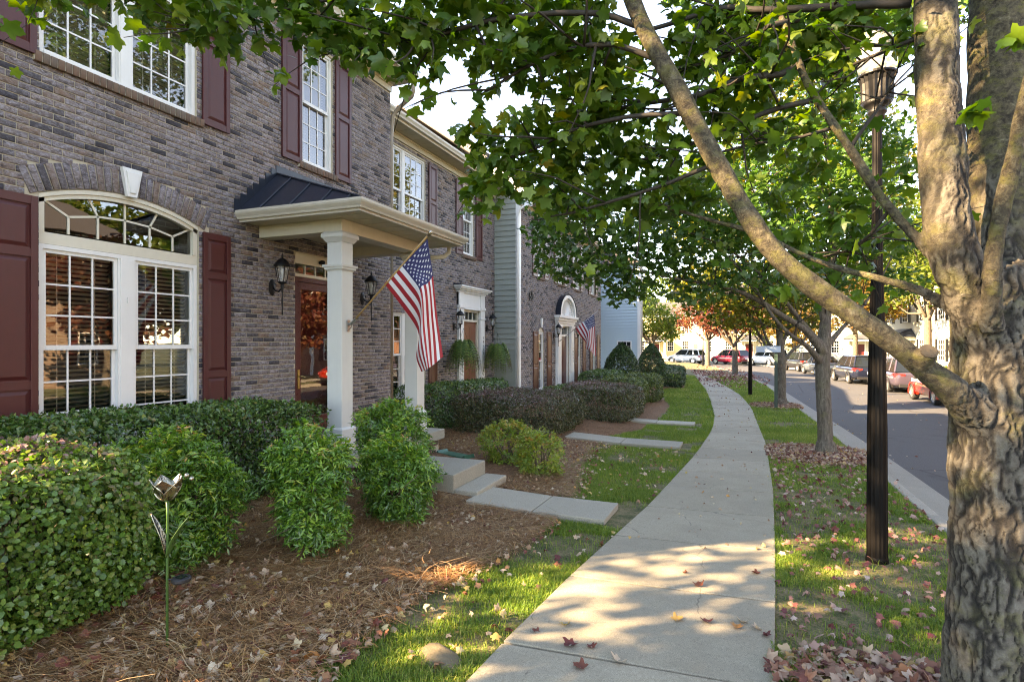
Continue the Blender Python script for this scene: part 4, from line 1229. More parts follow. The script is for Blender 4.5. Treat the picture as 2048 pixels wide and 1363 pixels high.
def eaves(root, y0, y1, zf, over, body_depth=9.0, slope=0.55, roofmat=None, frieze_h=0.16, ymar=0.0):
    """frieze board, soffit, gutter and the roof behind; zf = underside of the frieze"""
    z = zf + frieze_h
    mb = MB()
    mb.box(0.006, 0.03, y0, y1, zf, z)
    mb.box(0.03, 0.05, y0, y1, z - 0.05, z - 0.004)
    mb.build("frieze_board", M['trim'], root)
    mb = MB()
    k = y0
    mb.box(0.0, over, y0, y1 + ymar, z + 0.004, z + 0.02)
    n = int((y1 - y0) / 0.3)
    for q in range(n): mb.box(0.05, over - 0.005, y0 + (q + .5) * (y1 - y0) / n - .006, y0 + (q + .5) * (y1 - y0) / n + .006, z - 0.002, z + 0.004)
    mb.build("soffit", M['soffit'], root)
    mb = MB()
    mb.box(over - 0.001, over + 0.02, y0, y1 + ymar, z - 0.01, z + 0.15)
    mb.build("fascia", M['trim'], root)
    mb = MB()
    mb.prism([(p[0], p[1]) for p in gutter_prof(over + 0.022, z + 0.04)], 'y', y0, y1 + ymar)
    mb.build("gutter", M['gutter'], root)
    zt = z + 0.15
    mb = MB()
    D = body_depth
    xr = -D / 2
    zr = zt + (over - xr) * slope
    th = 0.05
    mb.prism([(over + 0.03, zt), (xr, zr), (xr, zr + th), (over + 0.03, zt + th)], 'y', y0, y1)
    mb.prism([(xr, zr), (-D - over, zt), (-D - over, zt + th), (xr, zr + th)], 'y', y0, y1)
    ro = mb.build("roof", roofmat or M['shingle'], root)
    return z, zr

def house_body(root, y0, y1, z0, z1, depth, mat=None, name="rear_walls"):
    mb = MB()
    mb.box(-depth, -1.15, y0, y1, z0, z1)
    mb.box(-1.15, -0.16, y0, y0 + 0.15, z0, z1)
    mb.box(-1.15, -0.16, y1 - 0.15, y1, z0, z1)
    return mb.build(name, mat or M['brick_far2'], root)

def lantern(name, label, loc, group):
    """outdoor wall lantern, arm along +x from the wall plate at local x=0"""
    t = thing(name, label, 'wall lantern', loc, 0, group)
    mb = MB(); mb.lathe([(0.055, 0), (0.065, .004), (0.065, .012), (0.045, .022), (0.02, .03)], (0, 0), 12)
    for i, (x, y, z) in enumerate(mb.v): mb.v[i] = (z, y, x * 1.9)
    mb.build("back_plate", M['black'], t, smooth=False)
    arm = [(0.02, 0, 0.0), (0.07, 0, -0.05), (0.13, 0, -0.07), (0.19, 0, -0.02), (0.20, 0, 0.04)]
    MB().tube(arm, [.012] * 5, 8).build("arm", M['black'], t, smooth=True)
    sc = [(0.03 + 0.0 + 0.055 * math.cos(a) * (1 - a / 9), 0, 0.02 + 0.05 * math.sin(a) * (1 - a / 9)) for a in np.linspace(0, 5.5, 16)]
    MB().tube(sc, [.007] * 16, 6).build("scroll", M['black'], t, smooth=True)
    cx = 0.20
    MB().lathe([(0.0, -0.42), (0.012, -0.40), (0.008, -0.33), (0.014, -0.22), (0.009, -0.10), (0.016, -0.04), (0.030, 0.02), (0.022, 0.035), (0.06, 0.055), (0.07, 0.075)], (cx, 0), 10).build("tail", M['black'], t, smooth=True)
    cage = MB()
    n = 6
    for i in range(n):
        a = 2 * math.pi * (i + .5) / n
        cage.tube([(cx + .058 * math.cos(a), .058 * math.sin(a), .072), (cx + .102 * math.cos(a), .102 * math.sin(a), .30)], [.006, .006], 5)
    cage.build("cage", M['black'], t)
    for i in range(n):
        a, b = 2 * math.pi * (i + .5) / n, 2 * math.pi * (i + 1.5) / n
        MB().quad((cx + .055 * math.cos(a), .055 * math.sin(a), .075), (cx + .055 * math.cos(b), .055 * math.sin(b), .075),
                  (cx + .098 * math.cos(b), .098 * math.sin(b), .30), (cx + .098 * math.cos(a), .098 * math.sin(a), .30)).build("glass_pane", M['lampglass'], t)
    MB().lathe([(.112, .298), (.125, .302), (.125, .318), (.10, .345), (.075, .385), (.035, .415), (.015, .425), (.012, .44), (.02, .452), (.010, .465), (.004, .50)], (cx, 0), 12).build("cap", M['black'], t, smooth=True)
    MB().lathe([(.012, .10), (.014, .19), (.020, .20), (.026, .235), (.018, .265), (.003, .28)], (cx, 0), 8).build("bulb", M['white'], t, smooth=True)
    return t

def dup(root, loc, rz=None, label=None, group=None, scale=None):
    r = root.copy(); COL.objects.link(r); r.location = loc
    if rz is not None: r.rotation_euler = (0, 0, rz)
    if label: r['label'] = label
    if group: r['group'] = group
    if scale: r.scale = scale
    for ch in list(root.children):
        c = ch.copy(); COL.objects.link(c); c.parent = r
        for gg in ch.children:
            d = gg.copy(); COL.objects.link(d); d.parent = c
    return r

def text(name, body, size, loc, rot, mat, parent, depth=0.004):
    c = bpy.data.curves.new(name, 'FONT')
    c.body = body; c.size = size; c.extrude = depth; c.align_x = 'CENTER'; c.align_y = 'CENTER'
    c.materials.append(mat)
    o = bpy.data.objects.new(name, c); COL.objects.link(o)
    me = bpy.data.meshes.new_from_object(o.evaluated_get(bpy.context.evaluated_depsgraph_get()))
    bpy.data.objects.remove(o)
    o = link(name, me, parent, loc)
    o.rotation_euler = rot
    return o

# ------------------------------------------------------------------ townhouse 1 : the nearest, with the arched window and the porch
W1 = -6.4
h1 = thing("townhouse", "nearest brick townhouse with arched window, porch and maroon shutters", "townhouse", (W1, 0, 0), 0, "attached brick townhouses")
AY0, AY1, AZ0, ASP = 3.53, 5.33, 0.62, 3.235        # arched window
AR = (0.9 ** 2 + 0.18 ** 2) / (2 * 0.18); AYC = 4.43; AZC = ASP + 0.18 - AR
UZ0, UZ1 = 4.61, 6.60
hA = dict(y0=AY0, y1=AY1, z0=AZ0, z1=ASP + 0.18, zs=ASP, arch=(AYC, AZC, AR), band=0.27)
hU1 = dict(y0=3.53, y1=5.30, z0=UZ0, z1=UZ1)
hU2 = dict(y0=7.20, y1=7.94, z0=UZ0, z1=UZ1)
DY0, DY1 = 7.05, 8.09
hD = dict(y0=DY0, y1=DY1, z0=0.26, z1=3.15)
avoid1 = [(3.0, 3.55, .3, 3.3), (5.32, 5.8, .3, 3.3), (3.05, 3.55, 4.5, 7), (5.3, 5.78, 4.5, 7), (6.72, 7.2, 4.5, 7), (7.9, 8.4, 4.5, 7), (5.9, 9.0, 3.2, 4.3), (3.2, 5.7, 3.2, 3.62)]
wall1 = brick_wall(h1, W1, 0.9, 9.69, -0.25, 6.735, [hA, hU1, hU2, hD], individual=300, avoid=avoid1)
arch_bricks(wall1, AYC, AZC, AR, 0.27, 0.98, 27, M['brick'])
# return wall towards the neighbour
mb = MB(); mb.box(-0.85, -0.0125, 9.69, 9.70, -0.5, 6.9); mb.build("return_wall", M['brick_far2'], h1)
house_body(h1, 0.9, 9.69, -0.4, 7.0, 9.0)
mb = MB(); mb.prism([(-.1, 7.05), (-4.45, 11.3), (-9.0, 7.05)], 'y', 0.91, 1.06); mb.prism([(-.1, 7.05), (-4.45, 11.3), (-9.0, 7.05)], 'y', 9.50, 9.65); mb.box(-9.0, -.012, 0.9, 0.91, -.4, 7.05); mb.build("gable_wall", M['siding'], h1)
# keystone
mb = MB()
zk = AZC + AR
mb.add([(0.0, AYC - .055, zk - .02), (0.0, AYC + .055, zk - .02), (0, AYC + .115, zk + .30), (0, AYC - .115, zk + .30), (0.05, AYC - .055, zk - .02), (0.05, AYC + .055, zk - .02), (0.055, AYC + .115, zk + .30), (0.055, AYC - .115, zk + .30)],
       [(0, 3, 2, 1), (4, 5, 6, 7), (0, 1, 5, 4), (1, 2, 6, 5), (2, 3, 7, 6), (3, 0, 4, 7)])
mb.add([(0.05, AYC - .032, zk + .015), (0.05, AYC + .032, zk + .015), (0.058, AYC + .08, zk + .265), (0.058, AYC - .08, zk + .265), (0.066, AYC - .028, zk + .025), (0.066, AYC + .028, zk + .025), (0.068, AYC + .073, zk + .255), (0.068, AYC - .073, zk + .255)],
       [(4, 5, 6, 7), (0, 1, 5, 4), (1, 2, 6, 5), (2, 3, 7, 6), (3, 0, 4, 7)])
mb.build("keystone", M['white'], h1, bevel=0.004)
# arched window : double-hung pair below, fan transom above
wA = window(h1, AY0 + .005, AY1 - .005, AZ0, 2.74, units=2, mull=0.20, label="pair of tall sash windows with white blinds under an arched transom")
mb = MB()
mb.box(-0.135, -0.035, AY0 + .005, AY1 - .005, 2.742, 2.86)
n = 24
yy = np.linspace(AY0 + .004, AY1 - .004, n + 1)
def arcz(y, r): return AZC + math.sqrt(max(r * r - (y - AYC) ** 2, 0))
for k in range(n):
    a, b = yy[k], yy[k + 1]
    za, zb = arcz(a, AR - .004), arcz(b, AR - .004)
    for (x0, x1, t) in ((-0.13, -0.012, 0.045), (-0.12, -0.03, 0.09)):
        mb.add([(x0, a, za - t), (x0, b, zb - t), (x0, b, zb), (x0, a, za), (x1, a, za - t), (x1, b, zb - t), (x1, b, zb), (x1, a, za)], [(0, 1, 5, 4), (4, 5, 6, 7), (3, 7, 6, 2)])
for a, b in ((AY0 + .005, AY0 + .06), (AY1 - .06, AY1 - .005)): mb.box(-0.13, -0.03, a, b, 2.86, ASP - .03)
fan = mb.build("transom_window", M['trim'], h1)
fan["label"] = "arched fan transom above the paired sash windows"
mb = MB(); mb.box(-0.02, -0.012, AYC - .012, AYC + .012, 2.20, 2.26); mb.build("latch", M['white'], h1)
pts = [(AY0 + .05, 2.885)] + [(y, arcz(y, AR - .06)) for y in np.linspace(AY0 + .05, AY1 - .05, 20)] + [(AY1 - .05, 2.885)]
mb = MB(); mb.add([(-0.085, y, z) for y, z in pts], [tuple(range(len(pts)))[::-1]]); mb.build("pane", M['glass'], fan)
mb = MB()
def bar(p, q, w=0.011):
    d = np.array(q) - np.array(p); L = np.linalg.norm(d); nrm = np.array([-d[1], d[0]]) / L * w
    a, b, c, e = p + nrm, q + nrm, q - nrm, p - nrm
    mb.add([(-0.095, *a), (-0.095, *b), (-0.095, *c), (-0.095, *e), (-0.075, *a), (-0.075, *b), (-0.075, *c), (-0.075, *e)], [(4, 5, 6, 7), (0, 1, 5, 4), (1, 2, 6, 5), (2, 3, 7, 6), (3, 0, 4, 7)])
inner = []
for f in (-0.72, -0.36, 0, 0.36, 0.72):
    yi = AYC + f * 0.82
    zi = 2.88 + 0.26 * math.sqrt(max(1 - f * f, 0)) + 0.0
    yo = AYC + f * 1.12
    if abs(f) > .7: yo = AYC + math.copysign(0.84, f)
    zo = arcz(yo, AR - .06) if abs(f) < .7 else 3.20
    inner.append((yi, zi))
    bar(np.array([yi, 2.88]), np.array([yi, zi])); bar(np.array([yi, zi]), np.array([yo, zo]))
for p, q in zip(inner[:-1], inner[1:]): bar(np.array(p), np.array(q))
mb.build("muntin", M['trim'], fan)
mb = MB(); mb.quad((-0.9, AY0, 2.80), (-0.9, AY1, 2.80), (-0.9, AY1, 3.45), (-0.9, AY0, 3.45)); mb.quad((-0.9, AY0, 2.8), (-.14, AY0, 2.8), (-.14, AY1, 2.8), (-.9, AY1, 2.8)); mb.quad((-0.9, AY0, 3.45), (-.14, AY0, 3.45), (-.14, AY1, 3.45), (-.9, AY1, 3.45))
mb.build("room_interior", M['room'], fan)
# upper windows
wU = window(h1, 3.535, 5.295, UZ0 + .01, UZ1, units=2, mull=0.16, label="paired upstairs windows above the arched window")
sill_bricks(wU, 3.47, 5.38, UZ0 + .005)
wV = window(h1, 7.205, 7.935, UZ0 + .01, UZ1, label="single upstairs window above the porch roof")
sill_bricks(wV, 7.10, 8.03, UZ0 + .005)
for a, b, lb in ((3.07, 3.49, "upstairs shutter at the left frame edge"), (5.36, 5.78, "upstairs shutter right of the paired windows"), (6.74, 7.16, "upstairs shutter left of the window over the porch"), (7.98, 8.40, "upstairs shutter right of the window over the porch")):
    shutter(h1, a, b, UZ0 - .04, UZ1 + .03, (1.15, 1.0), M['shutter'], lb)
for a, b, lb in ((3.05, 3.50, "tall shutter left of the arched window"), (5.37, 5.79, "tall shutter between the arched window and the door")):
    shutter(h1, a, b, 0.55, 3.18, (0.85, 1.55, 0.55), M['shutter'], lb)
eaves(h1, 0.8, 9.69, 6.735, 0.45, ymar=0.10, slope=.92)
# downspout elbow at the corner
z = 6.735
MB().tube([(0.50, 9.72, z + .16), (0.50, 9.73, z - .02), (0.44, 9.76, z - .12), (0.26, 9.80, z - .19), (0.10, 9.82, z - .28), (-0.02, 9.80, z - .42), (-0.05, 9.78, z - .8), (-0.05, 9.78, 0.2)], [.045] * 8, 10).build("downspout", M['spout'], h1, smooth=True)
# front door
mb = MB()
mb.box(-0.13, -0.02, DY0, DY0 + .05, 0.30, 2.79, 1); mb.box(-0.13, -0.02, DY1 - .05, DY1, 0.30, 2.79, 1); mb.box(-0.13, -0.02, DY0 + .05, DY1 - .05, 2.72, 2.79, 1)
mb.box(-0.12, -0.012, DY0, DY1, 2.795, 2.845); mb.box(-0.12, -0.004, DY0, DY1, 3.0, 3.15); mb.box(-0.12, 0.012, DY0 - .01, DY1 + .01, 3.135, 3.16)
mb.box(-0.12, -0.03, DY0, DY0 + .03, 2.845, 3.0); mb.box(-0.12, -0.03, DY1 - .03, DY1, 2.845, 3.0)
for q in (1, 2, 3): yv = DY0 + .03 + (DY1 - DY0 - .06) * q / 4; mb.box(-0.09, -0.05, yv - .009, yv + .009, 2.845, 3.0)
mb.box(-0.2, 0.03, DY0, DY1, 0.262, 0.30, 1)
do = mb.build("front_door", [M['trim'], M['door_red']], h1, bevel=.003)
do["label"] = "oxblood glass storm door under a small transom"
mb = MB()
mb.quad((-0.07, DY0 + .03, 2.85), (-0.07, DY1 - .03, 2.85), (-0.07, DY1 - .03, 3.0), (-0.07, DY0 + .03, 3.0)); mb.build("transom_pane", M['glass'], do)
mb = MB()
mb.box(-0.075, -0.04, DY0 + .055, DY0 + .16, .31, 2.715); mb.box(-0.075, -0.04, DY1 - .16, DY1 - .055, .31, 2.715); mb.box(-0.075, -0.04, DY0 + .16, DY1 - .16, 2.60, 2.715); mb.box(-0.075, -0.04, DY0 + .16, DY1 - .16, .31, .56)
mb.build("storm_door", M['door_red'], do, bevel=.004)
MB().quad((-0.058, DY0 + .16, .56), (-0.058, DY1 - .16, .56), (-0.058, DY1 - .16, 2.60), (-0.058, DY0 + .16, 2.60)).build("glass_panel", M['glass'], do)
mb = MB(); mb.box(-0.20, -0.16, DY0 + .05, DY1 - .05, .31, 2.72); mb.build("inner_door", M['door_red'], do)
mb = MB(); mb.box(-0.04, -0.030, DY0 + .085, DY0 + .125, 1.02, 1.32)
mb.tube([(-0.03, DY0 + .105, 1.22), (0.01, DY0 + .105, 1.22), (0.012, DY0 + .15, 1.215), (0.006, DY0 + .20, 1.20)], [.008] * 4, 6)
mb.build("handle", M['brass'], do)
mb = MB(); mb.lathe([(.03, 0), (.035, .02), (.04, .05), (.03, .09), (.005, .10)], (0, 0), 10)
for i, (x, y, z) in enumerate(mb.v): mb.v[i] = (z + 0.0, y + DY0 + .56, x + 3.07)
mb.build("door_camera", M['black'], h1, smooth=True)
# porch
PX, PY0, PY1 = -4.95 - W1, 6.32, 8.52 + 0.0
mb = MB(); mb.box(-0.02, 1.72, 6.20, 8.75, 0.10, 0.265); mb.build("porch_slab", M['step'], h1, bevel=.012)
pf = MB(); pf.box(0.0, 1.64, 6.28, 8.67, -0.5, 0.0985); pfo = pf.build("porch_foundation", M['mortar'], h1)
fo = []
v, f = brick_mesh("foundation_brick", .194, .0577, .012, None)
me = raw_mesh("foundation_brick", v, f, M['red_brick'])
vs_, fs_ = brick_mesh("foundation_brick", .0577, .092, .014, None)
mes = raw_mesh("foundation_brick", vs_, fs_, M['red_brick'])
for side in (0, 1):
    n0, n1 = (6.28, 8.67) if side == 0 else (0.02, 1.64)
    k = 0
    y = n0
    while y < n1 - .03:
        for ex in (0,):
            o = link("foundation_brick", mes, pfo, (1.64, y + .031, .048) if side == 0 else (y + .031, 6.28, .048))
            if side: o.rotation_euler = (0, 0, -math.pi / 2)
        y += .0677
    for c in range(7):
        z = -.035 - c * .0677
        y = n0 + .097 + (c % 2) * .05
        while y < n1 - .09:
            o = link("foundation_brick", me, pfo, (1.64, y, z) if side == 0 else (y, 6.28, z))
            if side: o.rotation_euler = (0, 0, -math.pi / 2)
            y += .204
st = MB(); st.box(1.72, 3.14, 6.33, 7.30, -.5, 0.105); so = st.build("porch_step", M['step'], h1, bevel=.015); so["label"] = "upper concrete porch step"
st = MB(); st.box(3.14, 3.46, 6.33, 7.30, -.5, -0.075); so = st.build("porch_step", M['step'], h1, bevel=.015); so["label"] = "lower concrete porch step"
def column(y):
    s = .12
    x = PX - s
    c = (x, y + s)
    mb = MB()
    mb.box(x - s, x + s, y, y + 2 * s, .60, 3.12)
    co = mb.build("porch_column", M['post'], h1, bevel=.004)
    mb = MB(); mb.box(x - s - .03, x + s + .03, y - .03, y + 2 * s + .03, .266, .57); mb.frustum(c, (s + .035, s + .035), .57, (s + .005, s + .005), .60); mb.build("base", M['post'], co, bevel=.004)
    mb = MB(); mb.frustum(c, (s + .005, s + .005), 2.73, (s + .02, s + .02), 2.75); mb.box(x - s - .03, x + s + .03, y - .03, y + 2 * s + .03, 2.75, 2.78); mb.frustum(c, (s + .045, s + .045), 2.78, (s + .05, s + .05), 2.81); mb.build("neck_band", M['post'], co)
    mb = MB(); mb.frustum(c, (s + .01, s + .01), 3.12, (s + .05, s + .05), 3.18); mb.box(x - s - .06, x + s + .06, y - .06, y + 2 * s + .06, 3.18, 3.225); mb.frustum(c, (s + .062, s + .062), 3.225, (s + .03, s + .03), 3.26); mb.build("capital", M['post'], co)
    return co
column(PY0); column(PY1 - .24)
zb0, zb1 = 3.262, 3.43
mb = MB(); mb.box(-0.004, PX, PY0, PY0 + .24, zb0, zb1); mb.box(-0.004, PX, PY1 - .24, PY1, zb0, zb1); mb.box(PX - .24, PX, PY0 + .24, PY1 - .24, zb0, zb1)
mb.build("porch_beam", M['trim'], h1, bevel=.004)
mb = MB(); mb.box(0.0, PX - .24, PY0 + .24, PY1 - .24, zb1 - .02, zb1); mb.build("porch_ceiling", M['soffit'], h1)
RX, RY0, RY1 = -4.31 - W1, 5.88, 8.94
mb = MB(); mb.box(0.0, RX - .11, RY0 + .11, RY1 - .11, zb1 + .002, zb1 + .018)
for q in range(9): yq = RY0 + .3 + q * .3; mb.box(PX + .02, RX - .13, yq - .004, yq + .004, zb1 - .002, zb1 + .002)
mb.build("porch_soffit", M['soffit'], h1)
# fascia and gutter round the three sides
gpath = [(0.0, RY0), (RX, RY0), (RX, RY1), (0.0, RY1)]
prof = [(0.0, zb1 - .02), (0.0, zb1 + .0), (-0.075, zb1 + .0), (-0.065, zb1 + .035), (-0.02, zb1 + .07), (0.0, zb1 + .11), (0.0, zb1 + .125), (-0.02, zb1 + .122), (-0.115, zb1 + .115), (-0.115, zb1 - .02)]
prof = [(-0.115, zb1 - .015), (-0.085, zb1 - .015), (-0.085, zb1 + .02), (-0.05, zb1 + .02), (-0.04, zb1 + .045), (-0.008, zb1 + .085), (0.0, zb1 + .105), (0.0, zb1 + .135), (-0.015, zb1 + .135), (-0.115, zb1 + .125)]
mb = MB()
vs = []
for (px, py), (nx, ny) in zip(gpath, ((0, -1), (1, -1), (1, 1), (0, 1))):
    for o_, z_ in prof: vs.append((px + nx * o_, py + ny * o_, z_))
n = len(prof)
fs = [(s * n + i, (s + 1) * n + i, (s + 1) * n + (i + 1) % n, s * n + (i + 1) % n) for s in range(3) for i in range(n)]
mb.add(vs, fs + [tuple(range(n)), tuple(range(4 * n - 1, 3 * n - 1, -1))])
mb.build("porch_gutter", M['gutter'], h1)
ze, zt = zb1 + .125, 1.75 + 2.52
ya, yb = 6.66, 8.16
mb = MB()
E0, E1, E2, E3 = (0.0, RY0 + .03, ze), (RX - .03, RY0 + .03, ze), (RX - .03, RY1 - .03, ze), (0, RY1 - .03, ze)
T0, T1 = (0.005, ya, zt), (0.005, yb, zt)
mb.add([E0, E1, E2, E3, T0, T1], [(0, 1, 4), (1, 2, 5, 4), (2, 3, 5), (3, 2, 1, 0)])
pr = mb.build("porch_roof", M['roofmetal'], h1)
def seam(p, q, w=.012, h=.03):
    p, q = np.array(p), np.array(q)
    return MB().tube([p + [0, 0, h * .5], q + [0, 0, h * .5]], [w, w], 6).build("seam", M['roofmetal'], pr)
for fct in (0.20, 0.45, 0.70, 0.90):       # seams on the left hip, running up from the eave
    xe = (RX - .03) * fct
    tt = 1 - fct
    seam((xe, RY0 + .03, ze), (xe * 1.0, RY0 + .03 + (ya - RY0 - .03) * tt, ze + (zt - ze) * tt))
seam(E1, T0, .016)
for q in range(1, 7):
    yq = RY0 + (RY1 - RY0) * q / 7
    lim = 1.0 if ya <= yq <= yb else (max(0, (yq - RY0 - .03) / (ya - RY0 - .03)) if yq < ya else max(0, (RY1 - .03 - yq) / (RY1 - .03 - yb)))
    seam((RX - .03, yq, ze), (RX - .03 + (0.02 - RX) * lim, yq, ze + (zt - ze) * lim))
# stepped flashing on the brick beside the roof
for k in range(7):
    y_ = RY0 + .02 + (ya - RY0) * (k) / 7.0
    zz = ze + (zt - ze) * k / 7.0
    mb = MB(); mb.box(0.004, 0.010 + .001 * k, y_ - .03, y_ + .16, zz - .02, zz + .17); mb.build("flashing", M['roofmetal'], h1)
mb = MB(); mb.box(0.004, 0.02, ya - .03, yb + .03, zt - .02, zt + .13); mb.build("flashing", M['roofmetal'], h1)
MB().tube([(RX - .35, RY1 - .06, zb1), (RX - .36, RY1 - .05, zb1 - .10), (RX - .42, RY1 - .12, zb1 - .18), (RX - .60, RY1 - .30, zb1 - .22)], [.04] * 4, 8).build("porch_downspout", M['trim'], h1, smooth=True)

lanA = lantern("wall_lantern", "black wall lantern left of the oxblood front door", (W1, 6.56, 2.57), "black wall lanterns beside the doors")
lanB = dup(lanA, (W1, 8.76, 2.56), label="black wall lantern on the brick behind the big flag pole, right of the oxblood door")
mt = MB(); mt.box(-5.85, -5.25, 7.15, 8.0, .267, .282); tag(mt.build("doormat", M['mat'], None), "dark doormat lying on the porch slab before the front door", "doormat")

# ------------------------------------------------------------------ townhouse 2
W2 = -7.2; S2 = -0.34
h2 = thing("townhouse", "set-back middle brick townhouse with white door surround and two hanging ferns", "townhouse", (W2, 0, 0), 0, "attached brick townhouses")
holes2 = [dict(y0=10.5, y1=12.46, z0=UZ0 + S2, z1=UZ1 + S2), dict(y0=14.55, y1=15.27, z0=UZ0 + S2, z1=UZ1 + S2), dict(y0=10.5, y1=12.46, z0=.45, z1=2.45), dict(y0=14.45, y1=15.62, z0=-.1, z1=2.72)]
wall2 = brick_wall(h2, W2, 9.71, 16.84, -0.6, 6.735 + S2, holes2)
house_body(h2, 9.71, 16.84, -.6, 6.7, 8.0)
w = window(h2, 10.505, 12.455, UZ0 + S2 + .01, UZ1 + S2, units=2, mull=.14, label="paired upstairs windows beside the porch roof"); sill_bricks(w, 10.42, 12.54, UZ0 + S2 + .005)
w = window(h2, 14.555, 15.265, UZ0 + S2 + .01, UZ1 + S2, label="single upstairs window near the green siding"); sill_bricks(w, 14.45, 15.37, UZ0 + S2 + .005)
w = window(h2, 10.505, 12.455, .46, 2.45, units=2, mull=.14, label="paired ground floor windows behind the big flag"); sill_bricks(w, 10.42, 12.54, .455)
for a, b in ((12.58, 13.0), (14.08, 14.5), (15.38, 15.82)): shutter(h2, a, b, UZ0 + S2 - .04, UZ1 + S2 + .03, (1.15, 1.0), M['shutter'])
shutter(h2, 12.58, 13.0, .40, 2.48, (1.0, 1.2), M['shutter_brown'])
eaves(h2, 9.71, 16.84, 6.735 + S2, 0.42, slope=.10)
# door with entablature
mb = MB()
for a, b in ((14.17, 14.47), (15.60, 15.90)):
    mb.box(0.0, .075, a, b, -.06, 2.52); mb.box(0.0, .095, a - .015, b + .015, 2.44, 2.50); mb.box(.075, .085, a + .05, b - .05, .3, 2.2); mb.box(0.0, .09, a - .01, b + .01, -.06, .2)
    mb.box(0, .11, a - .02, b + .02, 2.72, 2.80)
mb.box(0.0, .055, 14.17, 15.90, 2.80, 3.16); mb.box(0, .08, 14.17, 14.47, 2.52, 3.16); mb.box(0, .08, 15.60, 15.90, 2.52, 3.16)
mb.box(0.0, .075, 14.47, 15.60, 2.70, 2.80)
for k, (dx, dz) in enumerate(((.10, 3.16), (.15, 3.21), (.21, 3.255), (.25, 3.30))): mb.box(0.0, dx, 14.17 - dx + .06, 15.90 + dx - .06, dz, dz + .046)
ent = mb.build("door_surround", M['white'], h2, bevel=.004)
mb = MB(); mb.prism([(0.0, 3.348), (.26, 3.348), (0.0, 3.40)], 'y', 13.96, 16.11); mb.build("hood_flashing", M['roofmetal'], ent)
text("house_number", "1\n0\n5\n5\n2", .115, (.0870, 15.76, 1.66), (R(90), 0, R(90)), M['black'], ent)
mb = MB()
mb.box(-.12, -.02, 14.45, 14.52, -.06, 2.72); mb.box(-.12, -.02, 15.55, 15.62, -.06, 2.72); mb.box(-.12, -.02, 14.52, 15.55, 2.36, 2.42); mb.box(-.12, -.02, 14.52, 15.55, 2.64, 2.72)
for q in (1, 2, 3): mb.box(-.09, -.05, 14.52 + 1.03 * q / 4 - .01, 14.52 + 1.03 * q / 4 + .01, 2.42, 2.64)
do = mb.build("front_door", M['trim'], h2); do["label"] = "rust brown front door in a white surround"
mb = MB(); mb.box(-.11, -.07, 14.52, 15.55, -.06, 2.36)
for (a, b, c, d) in ((14.62, 14.98, .2, 1.0), (15.09, 15.45, .2, 1.0), (14.62, 14.98, 1.15, 2.2), (15.09, 15.45, 1.15, 2.2)): mb.box(-.07, -.058, a, b, c, d)
mb.build("door_leaf", M['door_brown'], do, bevel=.006)
MB().quad((-.08, 14.52, 2.42), (-.08, 15.55, 2.42), (-.08, 15.55, 2.64), (-.08, 14.52, 2.64)).build("transom_pane", M['glass'], do)
MB().lathe([(.01, 0), (.03, .02), (.03, .05), (.005, .06)], (0, 0), 8).build("handle", M['brass'], do).location = (-.07, 14.60, .95)
dup(lanA, (W2, 13.98, 2.20), label="black wall lantern above the fern left of the white door surround")
dup(lanA, (W2, 16.22, 2.20), label="black wall lantern above the fern right of the white door surround")
mb = MB(); mb.box(0, .01, 16.45, 16.58, 3.25, 3.50); mb.box(.01, .016, 16.48, 16.55, 3.29, 3.46); mb.build("wall_vent", M['black'], h2)

# ------------------------------------------------------------------ townhouse 3
W3 = -6.35; S3 = -0.63
h3 = thing("townhouse", "far brick townhouse with green siding end, arched door hood and a small flag", "townhouse", (W3, 0, 0), 0, "attached brick townhouses")
Y3a, Y3b = 16.86, 28.6
up = [(18.66, 19.22), (21.10, 21.74), (23.62, 24.30), (26.45, 27.15)]
holes3 = [dict(y0=a, y1=b, z0=UZ0 + S3 + .06, z1=UZ1 + S3 - .05) for a, b in up]
lo = [(18.70, 19.32), (23.97, 24.52), (26.74, 27.32)]
for a, b in lo:
    hw = (b - a) / 2; rr = (hw ** 2 + .16 ** 2) / (2 * .16)
    holes3.append(dict(y0=a, y1=b, z0=.05, z1=2.12 + .16, zs=2.12, arch=((a + b) / 2, 2.12 + .16 - rr, rr), band=.20))
holes3.append(dict(y0=21.25, y1=22.55, z0=-.45, z1=2.45))
wall3 = brick_wall(h3, W3, Y3a, Y3b, -0.9, 6.735 + S3, holes3)
house_body(h3, Y3a + .16, Y3b, -.8, 6.4, 9.0)
for a, b in up:
    w = window(h3, a + .004, b - .004, UZ0 + S3 + .07, UZ1 + S3 - .05, cols=2, rows=3); sill_bricks(w, a - .12, b + .12, UZ0 + S3 + .065)
    shutter(h3, a - .58, a - .10, UZ0 + S3 + .03, UZ1 + S3 - .02, (1.1, 1.0), M['shutter_brown']); shutter(h3, b + .10, b + .58, UZ0 + S3 + .03, UZ1 + S3 - .02, (1.1, 1.0), M['shutter_brown'])
